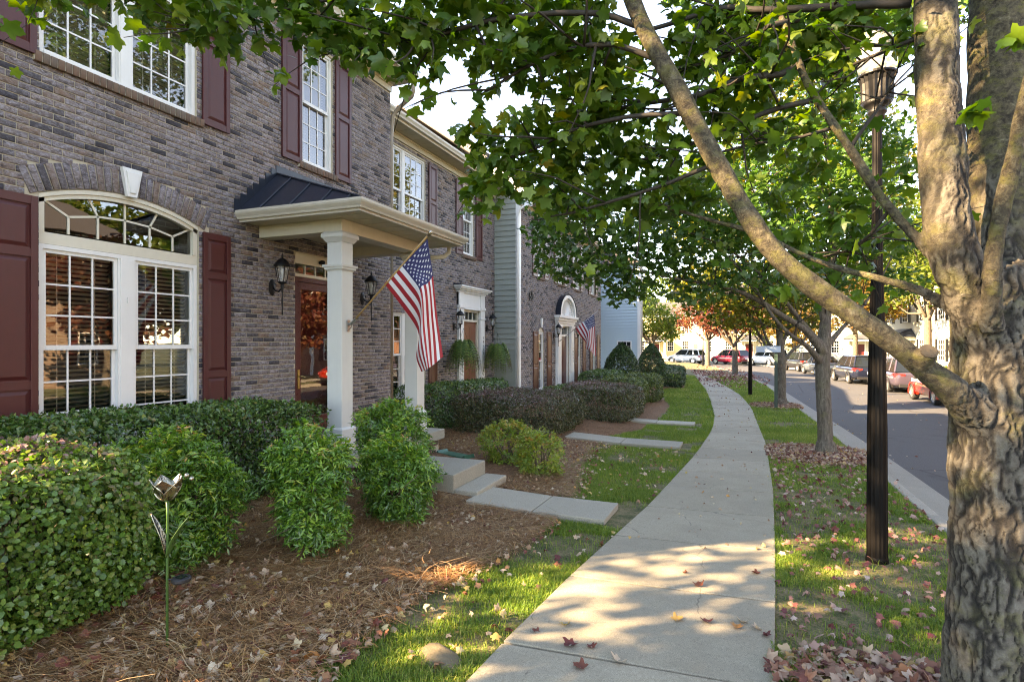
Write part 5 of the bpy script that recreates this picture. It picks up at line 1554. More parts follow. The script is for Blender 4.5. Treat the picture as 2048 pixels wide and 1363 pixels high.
for (a, b), hh in zip(lo, holes3[4:7]):
    window(h3, a + .004, b - .004, .06, 2.12, cols=1, rows=3)
    yc, zc, rr = hh['arch']
    pts = [(a, 2.124)] + [(y, zc + math.sqrt(max(rr * rr - (y - yc) ** 2, 0))) for y in np.linspace(a, b, 12)] + [(b, 2.124)]
    mb = MB(); mb.prism(pts, 'x', -.12, -.03); mb.build("arch_panel", M['trim'], h3)
    arch_bricks(wall3, yc, zc, rr, .20, (b - a) / 2 + .05, 9, M['brick'])
    mb = MB(); zk = zc + rr
    mb.add([(0, yc - .04, zk + .0), (0, yc + .04, zk), (0, yc + .07, zk + .33), (0, yc - .07, zk + .33), (.05, yc - .04, zk), (.05, yc + .04, zk), (.05, yc + .07, zk + .33), (.05, yc - .07, zk + .33)], [(0, 3, 2, 1), (4, 5, 6, 7), (0, 1, 5, 4), (1, 2, 6, 5), (2, 3, 7, 6), (3, 0, 4, 7)])
    mb.build("keystone", M['white'], h3)
    shutter(h3, a - .58, a - .06, 0.0, 2.14, (.95, 1.2), M['shutter_brown']); shutter(h3, b + .32, b + .84, 0.0, 2.14, (.95, 1.2), M['shutter_brown'])
eaves(h3, Y3a, Y3b, 6.735 + S3, 0.40, body_depth=9.0, slope=.72)
mb = MB()
for a, b in ((20.72, 21.22), (22.58, 23.08)):
    mb.box(0, .10, a, b, -.45, 2.50); mb.box(0, .14, a - .03, b + .03, 2.32, 2.42); mb.box(.10, .115, a + .08, b - .08, -.1, 2.15)
mb.box(0, .09, 21.22, 22.58, 2.40, 2.50)
for dx, dz in ((.13, 2.50), (.18, 2.60), (.24, 2.70)): mb.box(0, dx, 20.72 - dx + .08, 23.08 + dx - .08, dz, dz + .098)
ent = mb.build("door_surround", M['white'], h3, bevel=.005)
n = 20; yc = 21.9; mb = MB(); r0, r1 = .98, 1.16
for k in range(n):
    a, b = math.pi * k / n, math.pi * (k + 1) / n
    def pt(r, t, x): return (x, yc + r * math.cos(t), 2.80 + .72 * r * math.sin(t))
    for (ra, rb, x1) in ((r0, r1, .20), (.88, r0, .12)):
        mb.add([pt(ra, a, 0), pt(rb, a, 0), pt(rb, b, 0), pt(ra, b, 0), pt(ra, a, x1), pt(rb, a, x1), pt(rb, b, x1), pt(ra, b, x1)], [(4, 5, 6, 7), (1, 2, 6, 5), (0, 4, 7, 3)])
    mb.add([pt(.01, a, .02), pt(.89, a, .05), pt(.89, b, .05), pt(.89, (a + b) / 2, .085)], [(0, 1, 3), (0, 3, 2)])
mb.build("sunburst_arch", M['white'], ent)
mb = MB()
for k in range(n):
    a, b = math.pi * k / n, math.pi * (k + 1) / n
    mb.add([pt(1.165, a, 0), pt(1.20, a, .22), pt(1.20, b, .22), pt(1.165, b, 0)], [(0, 1, 2, 3)])
mb.build("arch_flashing", M['roofmetal'], ent)
text("house_number", "1\n0\n5\n4\n2", .13, (.118, 22.83, 1.25), (R(90), 0, R(90)), M['black'], ent)
mb = MB(); mb.box(-.12, -.02, 21.25, 21.34, -.45, 2.45); mb.box(-.12, -.02, 22.46, 22.55, -.45, 2.45); mb.box(-.12, -.02, 21.34, 22.46, 2.0, 2.08); mb.box(-.12, -.02, 21.34, 22.46, 2.36, 2.45)
do = mb.build("front_door", M['white'], h3)
mb = MB(); mb.box(-.11, -.07, 21.34, 22.46, -.45, 2.0)
for c, d in ((-.25, .45), (.6, 1.85)):
    mb.box(-.07, -.055, 21.46, 21.84, c, d); mb.box(-.07, -.055, 21.96, 22.34, c, d)
mb.build("door_leaf", M['door_red'], do, bevel=.006)
MB().quad((-.08, 21.34, 2.08), (-.08, 22.46, 2.08), (-.08, 22.46, 2.36), (-.08, 21.34, 2.36)).build("transom_pane", M['glass'], do)
mb = MB(); mb.box(-.05, -.03, 21.42, 21.48, .55, .72); mb.build("handle", M['brass'], do)
dup(lanA, (W3, 20.48, 2.02), label="black wall lantern left of the arched door hood, at the foot of the small flag")
dup(lanA, (W3, 23.33, 2.02), label="black wall lantern right of the arched door hood, half behind the small flag")
text("wall_number", "60", .44, (.022, 17.92, 3.29), (R(90), 0, R(90)), M['black'], h3, .012)
# siding end wall facing the camera, boards one by one
sw = group_root("side_wall", 'thing'); sw.parent = h3
mb = MB(); mb.box(-1.1, -.13, Y3a - .012, Y3a + .15, -.9, 6.6); mb.build("side_sheathing", M['siding'], sw)
z = -.7; me = None
bw = .172
while z < 6.62:
    if me is None:
        m_ = MB(); m_.add([(-1.1, -.010, 0), (-.115, -.010, 0), (-.115, -.044, 0), (-1.1, -.044, 0), (-1.1, -.010, bw), (-.115, -.010, bw), (-.115, -.014, bw), (-1.1, -.014, bw)], [(0, 1, 2, 3), (3, 2, 6, 7), (4, 7, 6, 5), (0, 3, 7, 4), (1, 5, 6, 2)])
        o = m_.build("siding_board", M['siding'], sw); me = o.data
    else: o = link("siding_board", me, sw)
    o.location = (0, Y3a, z); z += bw
mb = MB(); mb.box(-.113, .012, Y3a - .05, Y3a - .003, -.9, 6.18); mb.box(-.005, .012, Y3a - .003, Y3a + .10, -.9, 6.1); mb.build("corner_board", M['white'], h3)
MB().tube([(.42, Y3a + .05, 6.22), (.40, Y3a - .04, 6.12), (.22, Y3a - .085, 6.04), (.02, Y3a - .085, 5.95), (-.03, Y3a - .085, 5.7), (-.03, Y3a - .085, -.6)], [.042] * 6, 8).build("downspout", M['white'], h3, smooth=True)
# rake of the side gable and the steeper roof above, in shingle courses
mb = MB()
ra = [(.42, 6.22), (-1.15, 7.36), (-1.15, 7.62), (.46, 6.46)]
mb.prism(ra, 'y', Y3a - .06, Y3a - .03); mb.prism([(.44, 6.30), (.44, 6.02), (.10, 6.10), (-.02, 6.20), (-.02, 6.62)], 'y', Y3a - .05, Y3a - .032)
mb.build("rake_board", M['white'], h3)
items = []; fs = []
mb = MB()
def shingles(x0, z0, x1, z1, ya_, yb_, nrow):
    dx, dz = (x1 - x0) / nrow, (z1 - z0) / nrow
    L = math.hypot(dx, dz); nx_, nz_ = -dz / L * -1, dx / L * -1
    nx_, nz_ = dz / L, -dx / L
    if nz_ < 0: nx_, nz_ = -nx_, -nz_
    for r in range(nrow):
        y = ya_ - (r % 2) * .15
        while y < yb_:
            a, b = max(y, ya_) + .004, min(y + .30, yb_) - .004
            if b - a > .04:
                t = .018
                p0 = (x0 + dx * r, z0 + dz * r); p1 = (x0 + dx * (r + 1.05), z0 + dz * (r + 1.05))
                mb.add([(p0[0] + nx_ * t, a, p0[1] + nz_ * t), (p0[0] + nx_ * t, b, p0[1] + nz_ * t), (p1[0] + nx_ * .004, b, p1[1] + nz_ * .004), (p1[0] + nx_ * .004, a, p1[1] + nz_ * .004), (p0[0], a, p0[1]), (p0[0], b, p0[1])],
                       [(0, 1, 2, 3), (4, 5, 1, 0)])
            y += .30
shingles(.46, 6.50, -.75, 7.38, Y3a - .06, Y3b, 10)
# hip end of the main roof, facing the camera side, and the slope above the eave, laid in courses
def shingle_face(A, B, Tl, Tr, nrow):
    """A,B eave corners, Tl,Tr top corners (3D)"""
    A, B, Tl, Tr = map(lambda q: np.array(q, float), (A, B, Tl, Tr))
    nrm = unit(np.cross(B - A, Tl - A))
    for r in range(nrow):
        f0, f1 = r / nrow, min(1, (r + 1.05) / nrow)
        l0, r0 = A + (Tl - A) * f0, B + (Tr - B) * f0
        l1, r1 = A + (Tl - A) * f1, B + (Tr - B) * f1
        n_ = max(1, int(np.linalg.norm(r0 - l0) / .30))
        for k in range(n_):
            a0, a1 = (k + .5 * (r % 2) * .9) / n_, min(1, (k + 1 + .5 * (r % 2) * .9) / n_ - .012)
            if a0 >= 1: continue
            mb.add([l0 + (r0 - l0) * a0 + nrm * .02, l0 + (r0 - l0) * a1 + nrm * .02, l1 + (r1 - l1) * a1 + nrm * .004, l1 + (r1 - l1) * a0 + nrm * .004, l0 + (r0 - l0) * a0, l0 + (r0 - l0) * a1], [(0, 1, 2, 3), (4, 5, 1, 0)])
HX, HY, HZ = -4.4, 21.6, 10.6
shingle_face((-6.8, Y3a + .3, 7.0), (-.75, Y3a + .3, 7.38), (HX, HY, HZ), (HX, HY, HZ), 24)
shingle_face((-.75, Y3a + .3, 7.38), (-.75, Y3b, 7.38), (HX, HY, HZ), (HX, Y3b, HZ), 24)
o = mb.build("shingles", M['shingle'], h3); o["kind"] = "stuff"
mb = MB()
Q = [(-6.8, Y3a + .3, 6.9), (-.8, Y3a + .3, 7.3), (-.8, Y3b, 7.3), (-6.8, Y3b, 6.9), (HX, HY, HZ - .03), (HX, Y3b, HZ - .03)]
mb.add(Q, [(0, 1, 4), (1, 2, 5, 4), (2, 3, 5), (3, 0, 4, 5), (3, 2, 1, 0)])
mb.build("upper_roof", M['roof_far'], h3)

# ------------------------------------------------------------------ townhouse 4 : the pale blue end wall that projects forward
h4 = thing("townhouse", "projecting townhouse with pale blue siding end wall beyond the brick fronts", "townhouse", (-5.22, 34.0, 0), 0, "attached brick townhouses")
mb = MB(); mb.box(-9.0, -.02, .02, 1.2, -1.0, 6.4); mb.box(-9.0, -2.6, 1.2, 9.5, -1.0, 6.39); mb.build("wall", M['brick_far2'], h4)
mb = MB()
z = -.8
while z < 6.35:
    mb.add([(-4.0, .02, z), (-.14, .02, z), (-.14, -.05, z), (-4.0, -.05, z), (-4.0, .02, z + 0.18), (-.14, .02, z + 0.18), (-.14, .004, z + 0.18), (-4.0, .004, z + 0.18)], [(0, 1, 2, 3), (3, 2, 6, 7), (1, 5, 6, 2)])
    z += .18
o = mb.build("siding_boards", M['siding_blue'], h4); o["kind"] = "stuff"
mb = MB(); mb.box(-.14, .03, -.055, .14, -1, 6.4); mb.build("corner_board", M['white'], h4)
MB().tube([(.09, .05, 6.5), (.09, .05, -.6)], [.04] * 2, 8).build("downspout", M['gutter'], h4, smooth=True)
mb = MB()
a, b, c, d = -1.34, -.48, .55, 1.86
mb.box(a, b, -.075, 0.0, d - .06, d); mb.box(a, b, -.075, 0, c, c + .06); mb.box(a, a + .06, -.075, 0, c + .06, d - .06); mb.box(b - .06, b, -.075, 0, c + .06, d - .06)
wo = mb.build("window", M['white'], h4)
MB().quad((a + .06, -.055, c + .06), (b - .06, -.055, c + .06), (b - .06, -.055, d - .06), (a + .06, -.055, d - .06)).build("pane", M['carglass'], wo)
mb = MB()
for q in (1, 2): mb.box(a + (b - a) * q / 3 - .01, a + (b - a) * q / 3 + .01, -.068, -.057, c + .06, d - .06)
for q in (1, 2, 3): mb.box(a + .06, b - .06, -.067, -.058, c + (d - c) * q / 4 - .01, c + (d - c) * q / 4 + .01)
mb.build("muntin", M['white'], wo)
mb = MB(); mb.prism([(.4, 6.4), (-4.5, 8.4), (-9.4, 6.4)], 'y', -.3, 1.6); mb.prism([(-2.2, 6.42), (-6, 8.3), (-9.4, 6.42)], 'y', 1.6, 9.8); mb.build("roof", M['roof_far'], h4)
# ------------------------------------------------------------------ trees
def fuse(tubes, voxel, smooth=2):
    """join closed tubes into one skin"""
    mb = MB()
    for pts, rad, n in tubes: mb.tube(pts, rad, n)
    me = bpy.data.meshes.new("tmp"); me.from_pydata(mb.v, [], mb.f); me.update()
    o = bpy.data.objects.new("tmp", me); COL.objects.link(o)
    md = o.modifiers.new("r", 'REMESH'); md.mode = 'VOXEL'; md.voxel_size = voxel; md.use_smooth_shade = True
    sm = o.modifiers.new("s", 'SMOOTH'); sm.factor = 0.5; sm.iterations = smooth
    dg = bpy.context.evaluated_depsgraph_get()
    ev = o.evaluated_get(dg)
    m2 = bpy.data.meshes.new_from_object(ev)
    bpy.data.objects.remove(o); bpy.data.meshes.remove(me)
    return m2

def bark_displace(me, fn):
    n = len(me.vertices)
    co = np.empty(n * 3, np.float32); me.vertices.foreach_get("co", co); co = co.reshape(-1, 3).astype(float)
    nr = np.empty(n * 3, np.float32); me.vertex_normals.foreach_get("vector", nr); nr = nr.reshape(-1, 3)
    co = co + nr * fn(co)[:, None]
    me.vertices.foreach_set("co", co.astype(np.float32).ravel()); me.update()

def pad_leaves(pads, density, size, rot=R(21.4)):
    """leaf points in flattened pads (centre, half width across the view, half height, half depth)"""
    P, N, S = [], [], []
    c, s = math.cos(rot), math.sin(rot)
    for x, y, z, rx, rz, rd in pads:
        n = max(6, int(density * rx * rz * (0.6 + 0.4 * min(rd / 0.3, 1.6)) * math.pi))
        q = rng.normal(size=(n, 3)); q = unit(q) * (rng.random((n, 1)) ** 0.42)
        q[:, 2] *= rng.uniform(.8, 1.0, n)
        lx, ld, lz = q[:, 0] * rx, q[:, 1] * rd, q[:, 2] * rz
        P.append(np.stack([x + c * lx - s * ld, y + s * lx + c * ld, z + lz], 1))
        S.append(np.full(n, size))
    P = np.concatenate(P); n = len(P)
    S = np.concatenate(S) * rng.uniform(0.65, 1.25, n)
    N = rng.normal(size=(n, 3)) * 0.55 + np.array([0, 0, 0.75])
    return P, N, S

def hang(n, amt=0.8):
    t = rng.normal(size=(n, 3)); t[:, 2] = -np.abs(t[:, 2]) * amt - 0.25
    return t

# the big maple in front: trunk and limbs are one skin, bark in real ridges
t1 = thing("maple_tree", "large maple leaning over the sidewalk, its trunk fills the right edge", "tree", (1.09, 3.24, g(3.24)), 0, "maples along the verge")
O1 = np.array([1.09, 3.24, g(3.24)])
tubes = []
for k, L in MAIN.items():
    if k == 'branchE' or k == 'branchF' or k == 'stubD' or k.startswith('stem') or k in ('trunk', 'limbD'):
        rs = resample(L, 0.06)
        tubes.append((rs[:, :3] - O1, rs[:, 3], 20))
base = [(1.09, 3.24, -.25, .25), (1.09, 3.24, -.05, .215), (1.09, 3.24, .12, .182), (1.09, 3.24, .45, .165), (1.09, 3.24, .9, .13)]
rs = resample(base, .06); tubes.append((rs[:, :3] - O1, rs[:, 3], 20))
me = fuse(tubes, 0.0085, 4)
trunkL = np.array(MAIN['trunk'])
def bark_fn(co):
    p = co + O1
    zz = p[:, 2]
    tx = np.interp(zz, trunkL[:, 2], trunkL[:, 0]); ty = np.interp(zz, trunkL[:, 2], trunkL[:, 1])
    dist = np.hypot(p[:, 0] - tx, p[:, 1] - ty)
    rough = np.clip((0.36 - dist) / 0.12, 0.0, 1) * np.clip((3.6 - zz) / 1.6, 0.15, 1)
    wv = 0.020 * np.stack([vnoise(p * [7, 7, 7], 31), vnoise(p * [7, 7, 7], 32), 0 * zz], 1) + 0.010 * np.stack([vnoise(p * 26, 33), vnoise(p * 26, 34), vnoise(p * 26, 35) * 2], 1)
    pw = p + wv
    n1 = vnoise(pw * [34, 34, 3.4], 21); n2 = vnoise(pw * [52, 52, 8] + 7.7, 22); n3 = vnoise(pw * [24, 24, 22] + 3.1, 26)
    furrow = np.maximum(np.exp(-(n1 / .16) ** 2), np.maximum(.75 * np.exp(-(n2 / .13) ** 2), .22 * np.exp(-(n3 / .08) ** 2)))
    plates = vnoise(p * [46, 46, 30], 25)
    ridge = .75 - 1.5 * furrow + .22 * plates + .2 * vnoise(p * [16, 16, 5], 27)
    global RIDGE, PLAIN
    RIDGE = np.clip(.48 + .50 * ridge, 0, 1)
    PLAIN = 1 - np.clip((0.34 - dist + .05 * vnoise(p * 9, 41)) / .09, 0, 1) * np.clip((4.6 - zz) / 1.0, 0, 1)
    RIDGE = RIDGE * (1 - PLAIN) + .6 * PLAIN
    lum = vnoise(p * 5, 23) * 0.006 + vnoise(p * 14, 24) * 0.0022
    return -0.003 * rough + rough * 0.0095 * ridge + lum
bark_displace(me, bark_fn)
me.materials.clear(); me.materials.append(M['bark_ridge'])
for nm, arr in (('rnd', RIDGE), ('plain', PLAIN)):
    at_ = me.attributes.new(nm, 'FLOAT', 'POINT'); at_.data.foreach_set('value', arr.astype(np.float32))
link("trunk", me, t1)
# pruned branch end on the limb
a, b = np.array(MAIN['stubD'][-1][:3]), np.array(MAIN['stubD'][0][:3])
dirv = (a - b) / np.linalg.norm(a - b)
mb = MB()
pts = [a + dirv * q for q in (0.0, .008, .010, .007, .011)]
rr = MAIN['stubD'][-1][3]
mb.tube([p - O1 for p in pts], [rr * 1.02, rr * 1.03, rr * .82, rr * .6, rr * .05], 16)
mb.build("cut_end", M['cutwood'], t1, smooth=False)
mb = MB()
def add_twigs(mb, polys, O, P=None):
    for L in polys:
        rs = resample(L, .09)
        wob = 0.012 * np.stack([vnoise(rs[:, :3] * 5, 51 + i) for i in range(3)], 1)
        mb.tube(rs[:, :3] - O + wob, rs[:, 3], 6)
def side_shoots(polys, n, ln, r0, dz=0.0):
    out = []
    for _ in range(n):
        L = random.choice(polys)
        k = random.randrange(1, len(L) - 1) if len(L) > 2 else 0
        p = np.array(L[k][:3]) + (np.array(L[k + 1][:3]) - np.array(L[k][:3])) * random.random()
        d = np.array(L[k + 1][:3]) - np.array(L[k][:3]); d /= np.linalg.norm(d)
        e = rng.normal(size=3); e[2] = e[2] * .4 + dz
        v = unit(d * .8 + unit(e) * .9) * ln * random.uniform(.5, 1.1)
        r = min(L[k][3] * .6, r0)
        out.append([(*p, r), (*(p + v * .5 + rng.normal(size=3) * .03), r * .7), (*(p + v), r * .25)])
    return out
sh = side_shoots(TWIGS, 150, .55, .008)
add_twigs(mb, TWIGS + sh, O1)
mb.build("twigs", M['twig'], t1, smooth=True)["kind"] = "stuff"
P, N, S = pad_leaves(PADS, 740, 0.071)
# leaves along the shoots too
Q = []
for L in sh + TWIGS:
    for q in range(7):
        i_ = random.randrange(0, len(L) - 1); t_ = random.random()
        Q.append(np.array(L[i_][:3]) * (1 - t_) + np.array(L[i_ + 1][:3]) * t_ + rng.normal(size=3) * .06)
Q = np.array(Q)
P = np.concatenate([P, Q]); N = np.concatenate([N, rng.normal(size=(len(Q), 3)) * .55 + [0, 0, .75]]); S = np.concatenate([S, 0.070 * rng.uniform(.6, 1.2, len(Q))])
Pc, Nc, Sc_ = pad_leaves([(1.0, 4.0, 6.5, 2.6, 1.6, 2.6), (1.4, 7.0, 6.0, 2.0, 1.4, 2.0), (.6, 1.0, 6.0, 2.0, 1.4, 2.0), (1.2, 3.8, 8.6, 1.8, 1.2, 1.8)], 20, .20)
P = np.concatenate([P, Pc]); N = np.concatenate([N, Nc]); S = np.concatenate([S, Sc_])
# keep the sky gap and the limb clear of stray leaves near the lens
dcam = np.linalg.norm(P - CAMP, axis=1)
keep = dcam > 1.9
th_ = R(21.401)
dd = -math.sin(th_) * P[:, 0] + math.cos(th_) * P[:, 1]
lx_ = 1.19 / 5.11; lat = math.cos(th_) * P[:, 0] + math.sin(th_) * P[:, 1]
# the lamp head stands in a gap of the crown
keep &= ~((np.abs(lat / np.maximum(dd, .1) - .645) < .042) & (np.abs((P[:, 2] - 1.75) / np.maximum(dd, .1) - .455) < .055) & (dd > 0) & (dd < 6))
P, N, S = P[keep], N[keep], S[keep]
tips = hang(len(P))
rn = np.clip(rng.random(len(P)) * .72 + .26 * (vnoise(P * 1.4, 61) * .5 + .5), 0, 1)
th_ = R(21.401)
dd = -math.sin(th_) * P[:, 0] + math.cos(th_) * P[:, 1]
u = 1024 + 1138 * (math.cos(th_) * P[:, 0] + math.sin(th_) * P[:, 1]) / dd; v = 685 - 1138 * (P[:, 2] - 1.75) / dd
inview = (u > 0) & (u < 2048) & (v > 0) & (v < 760) & (dd > .5)
score = np.where(inview & (S < .14), S / dd, 0)
big = np.argsort(-score)[:300]
vm = []
for q in range(10):
    r_ = (q + .5) / 10
    T, F = T_MAPLE_R
    vv = T.copy(); vv[:, 2] *= random.uniform(.4, 3.2); vv[:, 1] *= random.uniform(.88, 1.12)
    vm.append(raw_mesh("leaf", vv, F, M['maple'], rnd=np.full(len(T), r_)))
for q in big:
    n_ = unit(N[q]); t_ = unit(tips[q] - n_ * np.dot(tips[q], n_)); b_ = np.cross(n_, t_)
    o = link("leaf", vm[min(9, int(rn[q] * 10))], t1)
    Mx = Matrix(((t_[0], b_[0], n_[0]), (t_[1], b_[1], n_[1]), (t_[2], b_[2], n_[2])))
    o.matrix_local = Matrix.Translation(Vector(P[q] - O1)) @ (Mx.to_4x4() @ Matrix.Scale(float(S[q]), 4))
rest = np.ones(len(P), bool); rest[big] = False
V_, F_, r_ = leaf_arrays(P[rest] - O1, N[rest], S[rest], T_MAPLE_R, tips[rest], rn[rest], 3.4)
link("leaves", raw_mesh("leaves", V_, F_, M['maple'], rnd=r_), t1)["kind"] = "stuff"

def street_tree(data, pads, loc, label, group, voxel, density, size, mat, extra_pads=(), tmpl=T_MAPLE):
    t = thing("maple_tree", label, "tree", loc, 0, group)
    O = np.array(loc)
    tubes = []
    for k, L in data.items():
        rs = resample(L, .12)
        if k == 'trunk':
            p0 = rs[0]
            fl = np.array([[p0[0], p0[1], loc[2] - .2, p0[3] * 1.5], [p0[0], p0[1], loc[2] + .02, p0[3] * 1.3], [p0[0], p0[1], loc[2] + .25, p0[3] * 1.0]])
            tubes.append((fl[:, :3] - O, fl[:, 3], 14))
        tubes.append((rs[:, :3] - O, rs[:, 3], 14))
    me = fuse(tubes, voxel, 2)
    def fn(co):
        w = np.stack([co[:, 0] * 24, co[:, 1] * 24, co[:, 2] * 4], 1)
        return 0.010 * (1 - np.abs(vnoise(w, 3)) * 2) * np.clip((2.6 - co[:, 2]) / 1.5, .15, 1)
    bark_displace(me, fn)
    me.materials.clear(); me.materials.append(M['bark_far'])
    link("trunk", me, t)
    limbs = [L for k, L in data.items() if k != 'trunk']
    shoots = side_shoots(limbs, 60, .9, .012, .2)
    shoots += side_shoots([data['trunk'][4:]], 16, 1.1, .014, .3)
    mb = MB()
    add_twigs(mb, shoots, O)
    mb.build("twigs", M['twig'], t, smooth=True)["kind"] = "stuff"
    P, N, S = pad_leaves(list(pads) + list(extra_pads), density, size)
    rn = np.clip(rng.random(len(P)) * .7 + .3 * (vnoise(P * .8, 9) * .5 + .5), 0, 1)
    leaf_object("leaves", P - O, N, S, tmpl, mat, t, tip=hang(len(P)), rnd=rn)
    return t
UP2 = [(1.6 + random.uniform(-2.4, 2.4), 12.0 + random.uniform(-2.6, 2.6), random.uniform(6.8, 11.2), 1.1, .6, 1.1) for _ in range(30)]
street_tree(TREE2, PADS2, (1.57, 12.07, g(12.07)), "second maple, mid distance, growing from a leaf covered ring beside the lamp post", "maples along the verge", .022, 330, .095, M['maple2'], UP2)
street_tree(TREE3, PADS3, (1.52, 22.28, g(22.28)), "third maple, smaller, just behind the green sign post", "maples along the verge", .03, 190, .13, M['maple3'])

def auto_tree(label, loc, height, crown_r, crown_z, trunk_r, mat, nclump=26, nleaf=2600, leaf=.26, group=None, name="street_tree", bark='bark_far', lean=(0, 0), fork=None, flat=.8, tmpl=T_TUFT):
    t = thing(name, label, "tree", loc, 0, group)
    fork = fork or height * .28
    tubes_pts = [[(0, 0, -.2, trunk_r * 1.45), (0, 0, .1, trunk_r * 1.1), (lean[0] * .3, lean[1] * .3, fork, trunk_r * .9), (lean[0] * .7, lean[1] * .7, crown_z, trunk_r * .5), (lean[0], lean[1], height * .92, trunk_r * .08)]]
    clumps = []
    limbs = MB()
    for k in range(nclump):
        d = unit(rng.normal(size=3)); rr = rng.random() ** .4
        cpos = np.array([d[0] * crown_r * rr + lean[0] * .6, d[1] * crown_r * rr + lean[1] * .6, crown_z + d[2] * (height - crown_z) * rr * flat])
        if cpos[2] < fork * 1.05: cpos[2] = fork * 1.05 + random.random() * .4
        clumps.append((cpos, crown_r * random.uniform(.24, .42)))
        if k < 11:
            z0 = fork * random.uniform(.92, 1.25)
            p0 = np.array([lean[0] * .3, lean[1] * .3, z0])
            md = p0 * .5 + cpos * .5 + np.array([0, 0, -.05 * height * random.random()])
            tubes_pts.append([(*p0, trunk_r * .5), (*md, trunk_r * .28), (*cpos, trunk_r * .06)])
    mb = MB()
    for L in tubes_pts:
        rs = resample(L, .5); mb.tube(rs[:, :3], rs[:, 3], 8)
    mb.build("trunk", M[bark], t, smooth=True)
    per = nleaf // nclump
    P = []
    for c, r in clumps:
        q = unit(rng.normal(size=(per, 3))) * (rng.random((per, 1)) ** .5) * r
        q[:, 2] *= .62
        P.append(c + q)
    P = np.concatenate(P)
    N = rng.normal(size=(len(P), 3)) * .7 + [0, 0, .6]
    rn = np.clip(rng.random(len(P)) * .65 + .35 * (vnoise((P + np.array(loc)) * .45, 19) * .5 + .5), 0, 1)
    leaf_object("crown", P, N, leaf * rng.uniform(.6, 1.3, len(P)), tmpl, mat, t, tip=hang(len(P), .5), rnd=rn)
    return t

auto_tree("red maple with reddish leaves, nearer of the two beyond the far lamp", (0.0, 44.5, g(44)), 7.2, 2.9, 4.9, .20, M['redleaf'], 26, 4200, .22, "maples along the verge", fork=2.1, flat=.75)
auto_tree("red maple with reddish leaves, farther one where the sidewalk bends", (-2.7, 63.9, g(60)), 7.4, 3.3, 5.0, .24, M['redleaf'], 26, 3600, .26, "maples along the verge", fork=2.2, flat=.75)
auto_tree("yellow green tree glowing at the bend beyond the hollies", (-9.5, 72, g(60)), 7.5, 4.6, 4.6, .22, M['yellowleaf'], 34, 4200, .34, "trees at the bend", fork=1.9)
auto_tree("taller green tree behind the pale blue end wall", (-13.0, 66, g(60)), 11, 4.6, 6.8, .25, M['greenleaf'], 34, 3800, .40, "trees at the bend", fork=2.2)
auto_tree("yellow green tree between the white houses at the bend", (3.0, 79, g(60)), 8, 3.6, 5.0, .22, M['yellowleaf'], 28, 3000, .34, "trees at the bend", fork=2.4)
auto_tree("added out of view tree left of the near brick townhouse, breaking the sun into dapples", (-9.0, -5.6, g(-3)), 13.0, 4.8, 6.6, .25, M['greenleaf'], 90, 27000, .20, "trees added to shade the scene")  # added behind the camera: dapples the sidewalk, shades the maple trunk
OT = [("red tree across the street opposite the arched window", 11.3, 3.0, 6.6, 2.6, 'redleaf'), ("red and orange tree across the street opposite the porch", 10.2, 15.2, 7.0, 2.9, 'redleaf'),
      ("red tree across the street farther right, hidden behind the near trunk", 10.4, 25.6, 7.0, 2.7, 'redleaf'), ("golden tree across the street, hidden behind the near trunk", 11.5, 20.0, 7.6, 3.0, 'yellowleaf'), ("yellow green tree across the street behind the lamp post", 12.2, 34.5, 13.0, 4.3, 'yellowleaf'),
      ("golden tree across the street behind the parked dark cars", 11.6, 44.0, 14.0, 4.6, 'yellowleaf'), ("orange tree across the street behind the white off-roader", 9.4, 55.0, 11.5, 4.0, 'orangeleaf'),
      ("orange red tree across the street at the far bend", 5.6, 64.0, 7.0, 3.0, 'orangeleaf')]
for lb, x, y, h, cr, mt_ in OT:
    auto_tree(lb, (x, y, g(y)), h, cr, h * .62, .17 + h * .004, M[mt_], 30 + int(h > 9) * 14, 4600 + int(h > 9) * 4400, .25, "trees across the street", fork=h * .27)
auto_tree("big green tree added behind the gap to shade the pale blue end wall", (-13.5, 30.6, g(30)), 12.5, 3.5, 7.0, .25, M['greenleaf'], 46, 17000, .32, "trees added to shade the scene")  # added sun blocker, its crown keeps direct sun off the blue siding
for x, y, h, mt_, lb in ((-30, 112, 17, 'greenleaf', "broad green tree far behind the ochre house"), (-16, 116, 18, 'yellowleaf', "tall yellow tree far behind the ochre house"), (-2, 112, 18, 'greenleaf', "tall green tree far behind the white house at the bend"), (12, 110, 18, 'greenleaf', "tall green tree far behind the rightmost pale house"), (24, 100, 17, 'yellowleaf', "tall yellow tree far behind the rightmost pale house"), (5.5, 96, 14, 'yellowleaf', "yellow tree between the two white gabled houses")):
    auto_tree(lb, (x, y, g(60)), h, 7.0, h * .55, .3, M[mt_], 44, 4600, .7, "tall trees behind the houses", fork=h * .15, name="tall_tree")
BT = [(31, 12, 15, 5.0, 'greenleaf', "tall green tree behind the houses across the street, opposite the porch"), (30, 26, 17, 5.5, 'yellowleaf', "tall yellow tree in the gap between the houses across the street"),
      (29, 38, 16, 5.5, 'greenleaf', "tall green tree behind the teal sided house"), (27, 50, 17, 5.5, 'yellowleaf', "tall yellow tree behind the cream house"), (20, 68, 14, 5.0, 'greenleaf', "tall green tree behind the last house across the street"),
      (33, -2, 16, 5.5, 'greenleaf', "tall green tree behind the first house across the street")]
for x, y, h, cr, mt_, lb in BT:
    auto_tree(lb, (x, y, g(min(y, 60))), h, cr, h * .6, .28, M[mt_], 40, 4200, .48, "tall trees behind the houses", fork=h * .2, name="tall_tree")

